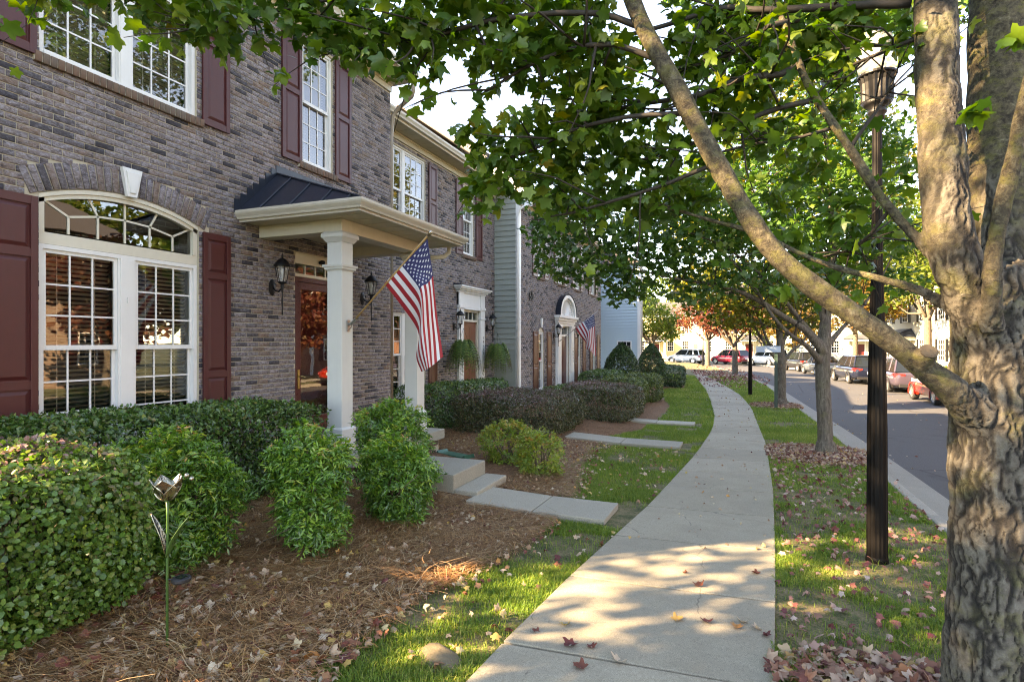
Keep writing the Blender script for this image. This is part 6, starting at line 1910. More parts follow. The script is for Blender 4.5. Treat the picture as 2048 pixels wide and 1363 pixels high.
# ------------------------------------------------------------------ shrubs
def superpts(n, rx, ry, rz, e, bump=.06, seed=0, thick=.16, noise_f=2.6):
    """points in a skin of a rounded box / ellipsoid, with outward normals; z from -rz to rz"""
    a = np.array([ry * rz, rx * rz, rx * ry]); a = a / a.sum()
    ax = rng.choice(3, n, p=a)
    q = rng.uniform(-1, 1, (n, 3))
    q[np.arange(n), ax] = rng.choice([-1, 1], n)
    nr = (np.abs(q) ** e).sum(1) ** (1 / e)
    q = q / nr[:, None]
    nrm = unit(np.sign(q) * np.abs(q) ** (e - 1) / np.array([rx, ry, rz]))
    dep = 1 - np.abs(rng.normal(0, thick, n))
    S = q * np.array([rx, ry, rz])
    bmp = vnoise(S * noise_f + seed, 71 + seed) * bump + vnoise(S * noise_f * 3 + seed, 72) * bump * .5
    return S * dep[:, None] + nrm * bmp[:, None] * dep[:, None], nrm

def shrub(name, label, cat, loc, rx, ry, h, e, n, leaf, tmpl, mat, group=None, profile=None, outw=.6, up=.35, bump=.05, topmat=None, rz=0.0, stems=9, tipmode='out', follow=True, thick=.16, nf=2.6, twig=0, top=.25, spray=0):
    t = thing(name, label, cat, loc, rz, group)
    P, N = superpts(n, rx, ry, h / 2, e, bump, len(bpy.data.objects) % 17, thick, nf)
    P[:, 2] += h / 2
    if profile is not None:
        f = np.interp(P[:, 2] / h, [p for p, _ in profile], [q for _, q in profile])
        P[:, 0] *= f; P[:, 1] *= f
    P[:, 2] = np.maximum(P[:, 2], .015 + .03 * rng.random(n))
    lx = P[:, 0] * math.cos(rz) - P[:, 1] * math.sin(rz); ly = P[:, 0] * math.sin(rz) + P[:, 1] * math.cos(rz)
    if follow: P[:, 2] += land(lx + loc[0], ly + loc[1]) - loc[2]
    if spray:
        # compound sprays: leaflets in pairs along short arching stalks
        m_ = n // spray
        P, N = P[:m_], N[:m_]
        ax = unit(N * .75 + np.array([0, 0, .55]) + rng.normal(size=(m_, 3)) * .45)
        sd = unit(np.cross(ax, np.array([0, 0, 1.0]) + rng.normal(size=(m_, 3)) * .25))
        upv = np.cross(sd, ax)
        s_ = np.tile(np.linspace(.0, 1, spray), m_)
        L_ = np.repeat(rng.uniform(.09, .17, m_), spray)
        A, B, U = (np.repeat(q_, spray, 0) for q_ in (ax, sd, upv))
        sgn = np.tile(np.where(np.arange(spray) % 2, 1, -1), m_)
        drp = s_ ** 2 * L_ * .45
        n = m_ * spray
        P = np.repeat(P, spray, 0) + A * (s_ * L_)[:, None] + B * (sgn * .012)[:, None] - np.array([0, 0, 1]) * drp[:, None]
        P[:, 2] = np.maximum(P[:, 2], land(P[:, 0] + loc[0], P[:, 1] + loc[1]) - loc[2] + .01)
        NN = U * .62 + np.repeat(N, spray, 0) * .55 + rng.normal(size=(n, 3)) * .30
        tip = B * sgn[:, None] * 1.0 + A * .75 - np.array([0, 0, .25]) + rng.normal(size=(n, 3)) * .22
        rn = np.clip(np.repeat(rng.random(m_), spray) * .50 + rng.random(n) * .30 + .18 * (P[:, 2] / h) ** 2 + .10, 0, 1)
        o = leaf_object("foliage", P, NN, leaf * rng.uniform(.7, 1.25, n), tmpl, mat, t, tip=tip, rnd=rn)
    NN = N * outw + rng.normal(size=(len(N), 3)) * .5 + np.array([0, 0, up])
    if not spray: tip = rng.normal(size=(n, 3)) + (N * .9 if tipmode == 'out' else 0) + np.array([0, 0, .4 if tipmode == 'out' else -.5])
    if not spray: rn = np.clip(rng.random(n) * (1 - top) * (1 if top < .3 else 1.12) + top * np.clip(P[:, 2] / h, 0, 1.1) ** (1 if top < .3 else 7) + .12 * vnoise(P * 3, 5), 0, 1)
    if not spray: o = leaf_object("foliage", P, NN, leaf * rng.uniform(.7, 1.25, n), tmpl, mat, t, tip=tip, rnd=rn)
    mb = MB()
    for k in range(stems):
        a = random.uniform(0, 6.28); r = random.uniform(.1, .6)
        x0, y0 = rx * .35 * math.cos(a) * r, ry * .8 * random.uniform(-.8, .8)
        z0 = float(land(np.array([loc[0] + x0]), np.array([loc[1] + y0]))[0]) - loc[2] if follow and rz == 0 else 0
        x1, y1, z1 = rx * random.uniform(-.75, .75), y0 + ry * .3 * random.uniform(-1, 1), h * random.uniform(.6, .92)
        mb.tube([(x0, y0, z0 - .05), ((x0 + x1) / 2 + random.uniform(-.04, .04), (y0 + y1) / 2, z0 + z1 * .5), (x1, y1, z0 + z1)], [.014, .010, .004], 5)
    for k in range(twig):
        q = P[rng.integers(0, n)] * .92
        d = rng.normal(size=3) * .12
        mb.tube([q - d, q + rng.normal(size=3) * .02, q + d], [.004, .004, .002], 4)
    if stems or twig: mb.build("stem", M['stem'], t, smooth=True)["kind"] = "stuff"
    return t

def at_ground(x, y): return (x, y, landf(x, y))
vase = [(0, .66), (.2, .80), (.55, 1.0), (.85, 1.02), (1, .84)]
dome = [(0, .80), (.4, 1.0), (.8, 1.0), (1, .9)]
G1 = "nandina shrubs in the pine straw bed"
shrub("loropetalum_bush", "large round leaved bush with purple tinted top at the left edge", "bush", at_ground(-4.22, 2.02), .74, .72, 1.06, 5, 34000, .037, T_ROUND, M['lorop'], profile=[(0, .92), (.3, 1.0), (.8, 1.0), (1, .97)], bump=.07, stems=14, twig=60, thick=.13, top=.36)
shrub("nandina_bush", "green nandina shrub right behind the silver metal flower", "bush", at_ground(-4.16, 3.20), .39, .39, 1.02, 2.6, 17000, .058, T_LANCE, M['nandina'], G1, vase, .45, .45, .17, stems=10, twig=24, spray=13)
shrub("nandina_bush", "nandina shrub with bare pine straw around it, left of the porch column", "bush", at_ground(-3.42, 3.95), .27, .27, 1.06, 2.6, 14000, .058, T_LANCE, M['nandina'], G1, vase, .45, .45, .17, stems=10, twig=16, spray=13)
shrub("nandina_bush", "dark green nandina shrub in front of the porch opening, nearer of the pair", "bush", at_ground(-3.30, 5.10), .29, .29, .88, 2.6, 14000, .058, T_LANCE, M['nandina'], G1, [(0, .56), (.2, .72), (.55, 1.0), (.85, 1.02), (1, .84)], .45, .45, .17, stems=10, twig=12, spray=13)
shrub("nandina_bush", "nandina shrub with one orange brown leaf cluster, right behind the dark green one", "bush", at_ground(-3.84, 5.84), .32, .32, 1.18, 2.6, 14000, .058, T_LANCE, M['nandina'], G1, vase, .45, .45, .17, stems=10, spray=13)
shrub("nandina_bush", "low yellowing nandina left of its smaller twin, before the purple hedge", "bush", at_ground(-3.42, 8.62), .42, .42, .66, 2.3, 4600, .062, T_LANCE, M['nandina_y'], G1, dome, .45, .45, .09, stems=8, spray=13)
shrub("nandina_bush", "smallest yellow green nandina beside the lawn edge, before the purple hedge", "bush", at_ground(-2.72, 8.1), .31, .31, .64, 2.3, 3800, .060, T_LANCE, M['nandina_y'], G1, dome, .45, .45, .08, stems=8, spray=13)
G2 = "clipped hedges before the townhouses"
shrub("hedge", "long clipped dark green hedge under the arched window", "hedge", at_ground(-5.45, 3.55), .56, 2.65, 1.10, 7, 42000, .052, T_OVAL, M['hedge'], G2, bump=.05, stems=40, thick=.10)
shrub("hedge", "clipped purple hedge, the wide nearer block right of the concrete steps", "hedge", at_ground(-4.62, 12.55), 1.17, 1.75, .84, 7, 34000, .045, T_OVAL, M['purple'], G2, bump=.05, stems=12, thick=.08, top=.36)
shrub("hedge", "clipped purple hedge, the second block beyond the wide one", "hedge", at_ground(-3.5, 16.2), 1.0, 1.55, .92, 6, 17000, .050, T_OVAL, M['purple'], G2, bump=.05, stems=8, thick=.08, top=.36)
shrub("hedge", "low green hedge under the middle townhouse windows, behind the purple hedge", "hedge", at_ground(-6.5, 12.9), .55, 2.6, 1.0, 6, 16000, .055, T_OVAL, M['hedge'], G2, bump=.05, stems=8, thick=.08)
shrub("hedge", "olive hedge block with a rounded end, right behind the second purple hedge", "hedge", at_ground(-3.55, 19.6), .75, .95, .96, 5, 10000, .060, T_OVAL, M['hedge_olive'], G2, bump=.05, stems=6, thick=.08)
shrub("hedge", "olive hedge block reaching closest to the sunlit lawn", "hedge", at_ground(-3.3, 22.0), .72, 1.1, 1.0, 5, 10000, .065, T_OVAL, M['hedge_olive'], G2, bump=.05, stems=6, thick=.08)
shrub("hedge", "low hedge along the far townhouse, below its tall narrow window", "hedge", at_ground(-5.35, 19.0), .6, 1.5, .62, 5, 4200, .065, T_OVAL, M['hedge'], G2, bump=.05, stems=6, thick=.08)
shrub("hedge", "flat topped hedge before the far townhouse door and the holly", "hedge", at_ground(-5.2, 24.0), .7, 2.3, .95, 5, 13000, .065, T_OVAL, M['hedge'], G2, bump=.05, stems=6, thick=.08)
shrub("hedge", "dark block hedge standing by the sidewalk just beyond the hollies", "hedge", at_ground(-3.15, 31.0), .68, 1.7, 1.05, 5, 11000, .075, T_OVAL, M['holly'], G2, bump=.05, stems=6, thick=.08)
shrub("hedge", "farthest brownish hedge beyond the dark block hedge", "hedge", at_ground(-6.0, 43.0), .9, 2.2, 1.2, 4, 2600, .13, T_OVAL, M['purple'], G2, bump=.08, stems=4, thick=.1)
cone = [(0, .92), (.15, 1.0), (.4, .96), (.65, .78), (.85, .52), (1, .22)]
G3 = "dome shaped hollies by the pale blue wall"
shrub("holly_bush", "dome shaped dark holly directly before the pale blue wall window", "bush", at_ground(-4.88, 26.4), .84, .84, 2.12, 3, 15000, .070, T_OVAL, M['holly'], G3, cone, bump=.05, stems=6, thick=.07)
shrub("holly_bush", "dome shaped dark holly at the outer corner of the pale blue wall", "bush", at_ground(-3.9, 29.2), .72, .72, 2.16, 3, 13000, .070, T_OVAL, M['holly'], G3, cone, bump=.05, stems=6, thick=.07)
shrub("hedge", "sunlit hedge across the street behind the parked cars", "hedge", (11.2, 40.0, g(40)), .7, 7.0, .95, 5, 4200, .14, T_OVAL, M['hedge_olive'], G2, bump=.08, stems=0, thick=.1, follow=False)

# hanging ferns
def fern(label, loc):
    t = thing("hanging_fern", label, "fern", loc, 0, "hanging ferns beside the white door")
    MB().lathe([(.09, -.02), (.13, .08), (.15, .14), (.14, .145), (.12, .12)], (0, 0), 14).build("pot", M['darkplastic'], t, smooth=True)
    mb = MB()
    for k in range(3):
        a = k * 2.094
        mb.tube([(.14 * math.cos(a), .14 * math.sin(a), .14), (0, 0, .52)], [.003, .003], 4)
    mb.build("hanger", M['black'], t)
    Pl, Nl, Tl, Sl, rl = [], [], [], [], []
    mb = MB()
    for k in range(120):
        a = random.uniform(0, 6.283); L = random.uniform(.50, .92); d = np.array([math.cos(a), math.sin(a), 0])
        rise = random.uniform(-.02, .26)
        ts = np.linspace(0, 1, 18)
        pts = np.array([d * (.06 + L * .50 * (1 - (1 - s) ** 1.6)) + np.array([0, 0, .10 + rise * 4 * s * (1 - s) * .9 - L * 1.15 * s ** 1.8]) for s in ts])
        mb.tube(pts[::3], [.003] * len(pts[::3]), 3)
        tg = np.gradient(pts, axis=0); tg = unit(tg)
        side = np.cross(tg, [0, 0, 1.0]); side = unit(side)
        up = np.cross(side, tg)
        w = np.sin(np.pi * (.12 + .86 * ts)) * .075
        for sgn in (-1, 1):
            Pl.append(pts); Nl.append(up + rng.normal(size=up.shape) * .2); Tl.append(side * sgn + tg * .35); Sl.append(w); rl.append(np.full(18, random.random()))
    mb.build("stalk", M['stem'], t)["kind"] = "stuff"
    T = (np.array([(0, -.16, 0), (0, .16, 0), (1, .06, -.1), (1, -.06, -.1)]), np.array([(0, 2, 1), (0, 3, 2)]))
    leaf_object("frond", np.concatenate(Pl), np.concatenate(Nl), np.concatenate(Sl), T, M['fern'], t, tip=np.concatenate(Tl), rnd=np.concatenate(rl))
    return t
fern("bushy hanging fern below the lantern left of the white door", (-6.72, 13.62, 1.62))
fern("bushy hanging fern below the lantern right of the white door, before the siding", (-6.72, 15.95, 1.52))

# ------------------------------------------------------------------ flags
def interp2(G, ns, nt):
    G = np.array(G, float); a, b = G.shape[:2]
    sp = np.linspace(0, 1, a); tp = np.array([0, .2, .4, .7, 1.0])
    def cub(xp, yp, xs):
        m = np.gradient(yp, xp, axis=0)
        out = np.empty((len(xs),) + yp.shape[1:])
        for i, x in enumerate(xs):
            k = min(max(np.searchsorted(xp, x) - 1, 0), len(xp) - 2)
            h = xp[k + 1] - xp[k]; t = (x - xp[k]) / h
            out[i] = (2 * t ** 3 - 3 * t ** 2 + 1) * yp[k] + (t ** 3 - 2 * t ** 2 + t) * h * m[k] + (-2 * t ** 3 + 3 * t ** 2) * yp[k + 1] + (t ** 3 - t ** 2) * h * m[k + 1]
        return out
    G1 = cub(sp, G, np.linspace(0, 1, ns))
    return np.swapaxes(cub(tp, np.swapaxes(G1, 0, 1), np.linspace(0, 1, nt)), 0, 1)

def flag(label, G, p0, p1, bracket_at, polemat, polename="pole", extra=None):
    t = thing("flag", label, "flag", p0, 0, "United States flags on the house fronts")
    O = np.array(p0)
    p0_, p1_ = np.array(p0), np.array(p1)
    MB().tube([p0_ - O, p1_ - O], [.0125, .0125], 10).build("pole", polemat, t, smooth=True)
    d = unit(p1_ - p0_)
    mb = MB(); mb.tube([p1_ - O - d * .02, p1_ - O + d * .01, p1_ - O + d * .03, p1_ - O + d * .06, p1_ - O + d * .07], [.014, .02, .026, .024, .008], 10); mb.build("finial", M['silver'], t, smooth=True)
    mb = MB(); mb.box(-.045, -.03, -.03, .03, -.10, .06); mb.tube([np.array([-.03, 0, 0]), d * .02, d * .11], [.02, .02, .019], 8); mb.tube([np.array([-.03, 0, -.07]), np.array([.0, 0, -.05]), d * .05], [.007] * 3, 6); mb.build("bracket", M['steel'], t)
    ns, nt = 66, 81
    Gd = interp2(G, ns, nt)
    rip = .012 * np.sin(np.linspace(0, 1, nt)[None, :] * 9 + np.linspace(0, 1, ns)[:, None] * 5) * np.linspace(0.1, 1, nt)[None, :]
    Gd[:, :, 1] += rip
    V = Gd.reshape(-1, 3) - O
    i = np.arange(ns - 1)[:, None] * nt + np.arange(nt - 1)[None]
    F = np.stack([i, i + 1, i + nt + 1, i + nt], -1).reshape(-1, 4)
    row = np.repeat(np.arange(ns - 1), nt - 1); colm = np.tile(np.arange(nt - 1), ns - 1)
    stripe = (row / ((ns - 1) / 13)).astype(int)
    mi = (stripe % 2)
    mi[(row < (ns - 1) * 7 / 13 - .01) & (colm < (nt - 1) * .4)] = 2
    cl = link("cloth", raw_mesh("cloth", V, F, [M['flag_red'], M['flag_white'], M['flag_blue']], mi, smooth=True), t)
    # stars, both faces
    nrm = np.cross(np.gradient(Gd, axis=0), np.gradient(Gd, axis=1)); nrm = unit(nrm)
    def surf(s, q, off):
        fs, ft = s * (ns - 1), q * (nt - 1)
        a, b = min(int(fs), ns - 2), min(int(ft), nt - 2); x, y = fs - a, ft - b
        p = Gd[a, b] * (1 - x) * (1 - y) + Gd[a + 1, b] * x * (1 - y) + Gd[a, b + 1] * (1 - x) * y + Gd[a + 1, b + 1] * x * y
        return p + nrm[a, b] * off - O
    mb = MB()
    hs = 7 / 13
    for r in range(9):
        cs = 6 if r % 2 == 0 else 5
        for c in range(cs):
            sc_, qc = hs * (r + 1) / 10, .4 * ((2 * c + 1 + (r % 2)) / 12)
            for off in (.004, -.004):
                vs = [surf(sc_, qc, off)]
                for k in range(10):
                    rad = .030 if k % 2 == 0 else .012
                    a = math.pi * k / 5
                    vs.append(surf(min(max(sc_ - rad * math.cos(a), 0), 1), min(max(qc + rad * .53 * math.sin(a), 0), 1), off))
                mb.add(vs, [(0, 1 + k, 1 + (k + 1) % 10) for k in range(10)])
    so = mb.build("star", M['flag_white'], cl); so["kind"] = "stuff"
    return t
flag("large American flag hanging from a wooden pole on the near porch column", FLAG, (-4.90, 6.45, 2.0), (-3.69, 6.45, 3.14), None, M['wood'])
flag("small American flag on a thin pole by the far arched door", FLAG2, (-6.28, 20.9, 1.78), (-4.72, 20.9, 2.96), None, M['steel'])

# ------------------------------------------------------------------ lamp posts, sign
def lamp_post(label, loc, group):
    t = thing("street_lamp", label, "street lamp", loc, 0, group)
    MB().lathe([(.084, -.1), (.084, .30), (.080, 1.2), (.066, 2.0), (.045, 2.7), (.041, 3.55), (.040, 3.98)], (0, 0), 32, 0, .055).build("post", M['bronze'], t)
    MB().lathe([(.090, -.1), (.090, .03), (.085, .05)], (0, 0), 24).build("base_collar", M['bronze'], t)
    MB().lathe([(.05, 3.96), (.062, 3.975), (.058, 4.0), (.075, 4.02), (.078, 4.045), (.055, 4.06), (.10, 4.09), (.125, 4.12)], (0, 0), 24).build("neck", M['black'], t, smooth=True)
    MB().lathe([(.118, 4.11), (.128, 4.13), (.127, 4.22), (.132, 4.29), (.148, 4.345)], (0, 0), 40, 0, .09).build("fluted_cup", M['black'], t)
    MB().lathe([(.150, 4.343), (.157, 4.35), (.157, 4.365), (.148, 4.372)], (0, 0), 32).build("rim", M['black'], t)
    MB().lathe([(.135, 4.37), (.155, 4.44), (.160, 4.54), (.140, 4.66), (.085, 4.76), (.045, 4.79)], (0, 0), 24).build("globe", M['lampglass'], t, smooth=True)
    MB().lathe([(.05, 4.78), (.06, 4.80), (.03, 4.83), (.02, 4.86), (.005, 4.92)], (0, 0), 16).build("finial", M['black'], t, smooth=True)
    return t
lamp = lamp_post("tall black street lamp with fluted cup standing in the near verge grass", (1.19, 5.96, g(5.96)), "black street lamps along the verge")
dup(lamp, (.62, 26.9, g(26.9)), label="slim street lamp farther off, standing in the sunlit patch of grass")
dup(lamp, (-3.0, 60.5, g(60)), label="farthest street lamp, beside the red maple at the bend")
sg = thing("street_sign", "green sign post with a pale blank blade, seen beside the third maple", "street sign", (1.30, 21.3, g(21.3)))
MB().box(-.05, .05, -.04, .04, -.2, 2.16).build("post", M['signgreen'], sg)
MB().box(-.62, .14, -.055, -.042, 1.92, 2.13).build("sign_blade", M['signblue'], sg, bevel=.004)

# silver metal flower with its solar light
fx_, fy_ = -3.05, 2.33
fl = thing("metal_flower", "silver and gold metal flower on a green stake in the pine straw", "garden ornament", (fx_, fy_, landf(fx_, fy_)))
MB().tube([(0, 0, -.1), (0, 0, .45), (.004, 0, .80), (0, 0, .885)], [.0075] * 4, 8).build("stake", M['greenmetal'], fl, smooth=True)
def petal(parent, name, L, W, bend, mat, loc, rz, tilt, curl=.35):
    ns, nt = 12, 9
    V = []
    for i in range(ns):
        s = i / (ns - 1)
        w = W * math.sin(math.pi * min(1, .10 + .90 * s ** .85)) ** .8 if s < .999 else 0
        for j in range(nt):
            q = -1 + 2 * j / (nt - 1)
            x = s * L; y = q * w; z = curl * (y * y) / max(W, .01) + bend * s * s * L + .003 * math.cos(q * 14 + s * 9)
            V.append((x, y, z))
    V = np.array(V)
    ct, st_ = math.cos(tilt), math.sin(tilt)
    X = V[:, 0] * ct - V[:, 2] * st_; Z = V[:, 0] * st_ + V[:, 2] * ct
    V = np.stack([X * math.cos(rz) - V[:, 1] * math.sin(rz), X * math.sin(rz) + V[:, 1] * math.cos(rz), Z], 1) + np.array(loc)
    i = np.arange(ns - 1)[:, None] * nt + np.arange(nt - 1)[None]
    F = np.stack([i, i + nt, i + nt + 1, i + 1], -1).reshape(-1, 4)
    o = link(name, raw_mesh(name, V, F, mat, smooth=True), parent)
    sd = o.modifiers.new("t", 'SOLIDIFY'); sd.thickness = .0025
    # embossed veins
    mb = MB()
    mb.tube([tuple(V[k * nt + nt // 2] + np.array([0, 0, .001])) for k in range(ns)], [.0022] * ns, 4)
    for k in range(2, ns - 2):
        for j in (1, nt - 2):
            mb.tube([tuple(V[k * nt + nt // 2]), tuple(V[min(k + 1, ns - 1) * nt + (nt // 2 + j) // 2]), tuple(V[min(k + 2, ns - 1) * nt + j])], [.0016] * 3, 3)
    mb.build("vein", M['darkplastic'], o)["kind"] = "stuff"
    return o
for k in range(5): petal(fl, "petal", .155, .062, .28, M['silver'], (0, 0, .885), k * 2 * math.pi / 5 + .35, R(42))
petal(fl, "leaf", .27, .026, -.12, M['silver'], (0, 0, .56), R(200), R(76), .5)
petal(fl, "leaf", .27, .026, -.12, M['greenmetal'], (0, 0, .56), R(20), R(68), .5)
mb = MB(); mb.lathe([(.048, -.012), (.052, -.006), (.052, .008), (.046, .013)], (.075, .03), 20); mb.tube([(0, 0, .0), (.04, .016, .0)], [.004, .004], 5)
mb.box(.047, .103, .006, .054, .0132, .015, 1)
sp = mb.build("solar_panel", [M['darkplastic'], M['carglass']], fl); sp.location = (0, 0, .43)
mb = MB()
for p in ((.07, .07, 1.02), (.09, .085, 1.0)): mb.lathe([(.002, p[2] - .014), (.012, p[2] - .008), (.014, p[2]), (.011, p[2] + .009), (.002, p[2] + .014)], (p[0], p[1]), 8)
mb.build("seed_bead", M['silver'], fl, smooth=True)

# splash tray and rock
sp = MB(); sp.prism([(-.35, 0), (.35, 0), (.33, .07), (.28, .035), (-.28, .035), (-.33, .07)], 'x', -.11, .11)
so = sp.build("splash_tray", M['splash']); so.location = (-4.35, 8.5, landf(-4.35, 8.5) + .02); so.rotation_euler = (0, 0, R(70))
tag(so, "green plastic splash tray lying on the straw near the steps", "splash tray")
bm_v, bm_f = [], []
n1, n2 = 14, 9
for i in range(n2):
    for j in range(n1):
        a, b = 2 * math.pi * j / n1, math.pi * i / (n2 - 1)
        bm_v.append((math.sin(b) * math.cos(a), math.sin(b) * math.sin(a), math.cos(b)))
bm_v = np.array(bm_v)
bm_v = bm_v * (1 + .22 * vnoise(bm_v * 1.6, 4) + .08 * vnoise(bm_v * 5, 6))[:, None] * np.array([.20, .12, .085])
ff = [(i * n1 + j, (i + 1) * n1 + j, (i + 1) * n1 + (j + 1) % n1, i * n1 + (j + 1) % n1) for i in range(n2 - 1) for j in range(n1)]
ro = link("rock", raw_mesh("rock", bm_v, np.array(ff), M['rock'], smooth=True), None, (-1.62, 2.95, g(2.95) - .025))
ro.rotation_euler = (0, 0, R(-25))
tag(ro, "tan rock half sunk in the grass beside the sidewalk", "rock")

# ------------------------------------------------------------------ grass, straw, fallen leaves
def blades(name, P, hgt, wid, label, mat, lean=.5, segs=2):
    n = len(P)
    a = rng.uniform(0, 6.283, n); d = np.stack([np.cos(a), np.sin(a), 0 * a], 1); side = np.stack([-np.sin(a), np.cos(a), 0 * a], 1)
    h = hgt * rng.uniform(.5, 1.3, n); w = wid * rng.uniform(.7, 1.3, n); ln = lean * rng.uniform(.2, 1.6, n)
    up = np.array([0, 0, 1.0])
    rr = np.clip(rng.random(n) * .72 + .28 * (vnoise(P * [1.3, 1.3, 0], 13) * .5 + .5) ** 1.3, 0, 1)
    if segs == 2:
        m_ = P + d * (h * ln * .35)[:, None] + up * (h * .6)[:, None]
        t_ = P + d * (h * ln)[:, None] + up * (h * np.maximum(.35, 1 - .3 * ln))[:, None]
        V = np.stack([P - side * w[:, None], P + side * w[:, None], m_ + side * w[:, None] * .8, m_ - side * w[:, None] * .8, t_], 1).reshape(-1, 3)
        b = np.arange(n)[:, None] * 5
        F = np.concatenate([b + [0, 1, 2], b + [0, 2, 3], b + [3, 2, 4]])
        k = 5
    else:
        t_ = P + d * (h * ln)[:, None] + up * (h * np.maximum(.4, 1 - .3 * ln))[:, None]
        V = np.stack([P - side * w[:, None], P + side * w[:, None], t_], 1).reshape(-1, 3)
        F = np.arange(n)[:, None] * 3 + np.array([0, 1, 2]); k = 3
    o = link(name, raw_mesh(name, V, F, mat, rnd=np.repeat(rr, k)))
    return tag(o, label, "grass", kind='stuff')

def scatter(n, x0, x1, y0, y1):
    return rng.uniform(x0, x1, n), rng.uniform(y0, y1, n)
RINGS = [(1.57, 12.07, 1.15), (1.52, 22.3, 1.1), (1.0, 3.0, .95), (0.0, 44.5, 1.4)]
def lawn_mask(x, y):
    left = (x < fxa(SWL, y) + .012) & (x > fxa(BED, y) + .02 + .12 * vnoise(np.stack([x * 3, y * 3, x * 0], 1), 5))
    right = (x > fxa(SWR, y) - .012) & (x < fxa(CURB, y) - .17)
    m = left | right
    for a, b, r in RINGS:
        m &= np.hypot((x - a) * (1 if r < 1.2 else .9), y - b) > r * (.88 + .12 * vnoise(np.stack([x * 4, y * 4, x * 0], 1), 6))
    m &= ~((y > 6.0) & (y < 6.9) & (x > -3.1) & (x < -1)) & ~((y > 11.5) & (y < 12.35) & (x < -.8)) & ~((y > 15.3) & (y < 16.0) & (x < -.8))
    return m
def patchy(x, y, thr):
    q = vnoise(np.stack([x * 1.7, y * 1.7, x * 0], 1), 14) + .5 * vnoise(np.stack([x * 5, y * 5, x * 0], 1), 15)
    return q
def make_grass(n, y0, y1, hgt, wid, label, segs, thr, x0=-4.5, x1=2.3):
    x, y = scatter(n, x0, x1, y0, y1)
    q = patchy(x, y, thr)
    right = x > -.4
    m = lawn_mask(x, y) & (rng.random(n) < np.clip((q + thr + np.where(right & (y < 7.5), -.34, .08)) * 1.5, .05, 1))
    x, y = x[m], y[m]
    P = np.stack([x, y, land(x, y) - .004], 1)
    blades("grass", P, hgt, wid, label, M['grass'], .7, segs)
make_grass(800000, 1.2, 8.0, .052, .0021, "short patchy grass of the near lawn and verge", 2, .45)
make_grass(300000, 8.0, 16.0, .060, .0034, "short grass of the lawn between the front walks", 1, .75)
make_grass(220000, 16.0, 42.0, .080, .007, "grass of the far lawn and verge", 1, .9, -5.5, 2.1)

# pine straw : long bent needles
n = 210000
x, y = scatter(n, -6.2, -1.5, 1.2, 11.5)
e = fxa(BED, y) + .15
dens = np.clip(1.15 - (y - 4) / 9, .25, 1) * np.clip(.55 + .6 * vnoise(np.stack([x * 1.1, y * 1.1, x * 0], 1), 33), .12, 1)
m = (x < e) & (rng.random(n) < dens) & ~((x < -3) & (x > -6.4) & (y > 6.2) & (y < 8.8) & (x < -3.0)) & ~((y > 6.0) & (y < 6.9) & (x > -3.0))
x, y = x[m], y[m]; n = len(x)
fld = vnoise(np.stack([x * .9, y * .9, x * 0], 1), 44) * 3.0
a = fld + rng.normal(0, .75, n)
d = np.stack([np.cos(a), np.sin(a), rng.normal(0, .10, n)], 1); L = rng.uniform(.05, .13, n)
side = np.stack([-np.sin(a), np.cos(a), 0 * a], 1)
z = land(x, y) + .030 + rng.exponential(.018, n)
c0 = np.stack([x, y, z], 1); w = .0015 * rng.uniform(.8, 1.5, n)
bow = side * (L * rng.uniform(-.25, .25, n))[:, None] + np.array([0, 0, 1]) * (L * rng.uniform(0, .12, n))[:, None]
A, B, Cc = c0 - d * L[:, None], c0 + bow, c0 + d * L[:, None]
s2 = side * w[:, None]
V = np.stack([A - s2, A + s2, B + s2, B - s2, Cc + s2, Cc - s2], 1).reshape(-1, 3)
b = np.arange(n)[:, None] * 6
F = np.concatenate([b + [0, 1, 2, 3], b + [3, 2, 4, 5]])
tag(link("pine_straw", raw_mesh("pine_straw", V, F, M['straw'], rnd=np.repeat(rng.random(n), 6))), "brown pine straw spread over the bed round the shrubs", "pine straw", kind='stuff')

def litter(name, label, x, y, size, mat, lift=.012, zf=None, tmpl=T_MAPLE_R):
    n = len(x)
    z = (land(x, y) if zf is None else zf(x, y)) + lift + rng.random(n) * .015
    P = np.stack([x, y, z], 1)
    N = rng.normal(size=(n, 3)) * .62 + [0, 0, 1]
    V, F, r = leaf_arrays(P, N, size * rng.uniform(.45, 1.1, n), tmpl, cmax=5.5)
    return tag(link(name, raw_mesh(name, V, F, mat, rnd=r)), label, "fallen leaves", kind='stuff')
x, y = scatter(5200, -4.6, -2.0, 1.3, 4.6)
m = (x < fxa(BED, y) + .2) & (rng.random(len(x)) < np.clip(1.25 - (y - 1.6) / 2.2, .12, 1)); 
litter("fallen_leaves", "pale and tan fallen leaves under the front shrubs", x[m], y[m], .062, M['litter'], .04)
x, y = scatter(4200, -5.2, -1.7, 3.8, 12); m = (x < fxa(BED, y) + .35) & ~((x < -2.95) & (y > 6.2) & (y < 8.8)) & ~((x > -3.2) & (y > 5.95) & (y < 6.95)) & ~((y > 11.4) & (x > -3.5)); litter("fallen_leaves", "small fallen leaves across the middle of the bed", x[m], y[m], .045, M['litter'], .04)
x, y = scatter(480, -2.8, -.9, 1.8, 12); m = lawn_mask(x, y); litter("fallen_leaves", "fallen leaves lying on the left lawn", x[m], y[m], .055, M['litter'], .035)
x, y = scatter(1250, .2, 2.2, 2.0, 12); m = (x > fxa(SWR, y) + .03) & (x < fxa(CURB, y) - .1); litter("fallen_leaves", "reddish fallen leaves scattered over the verge grass", x[m], y[m], .058, M['litter_red'], .03)
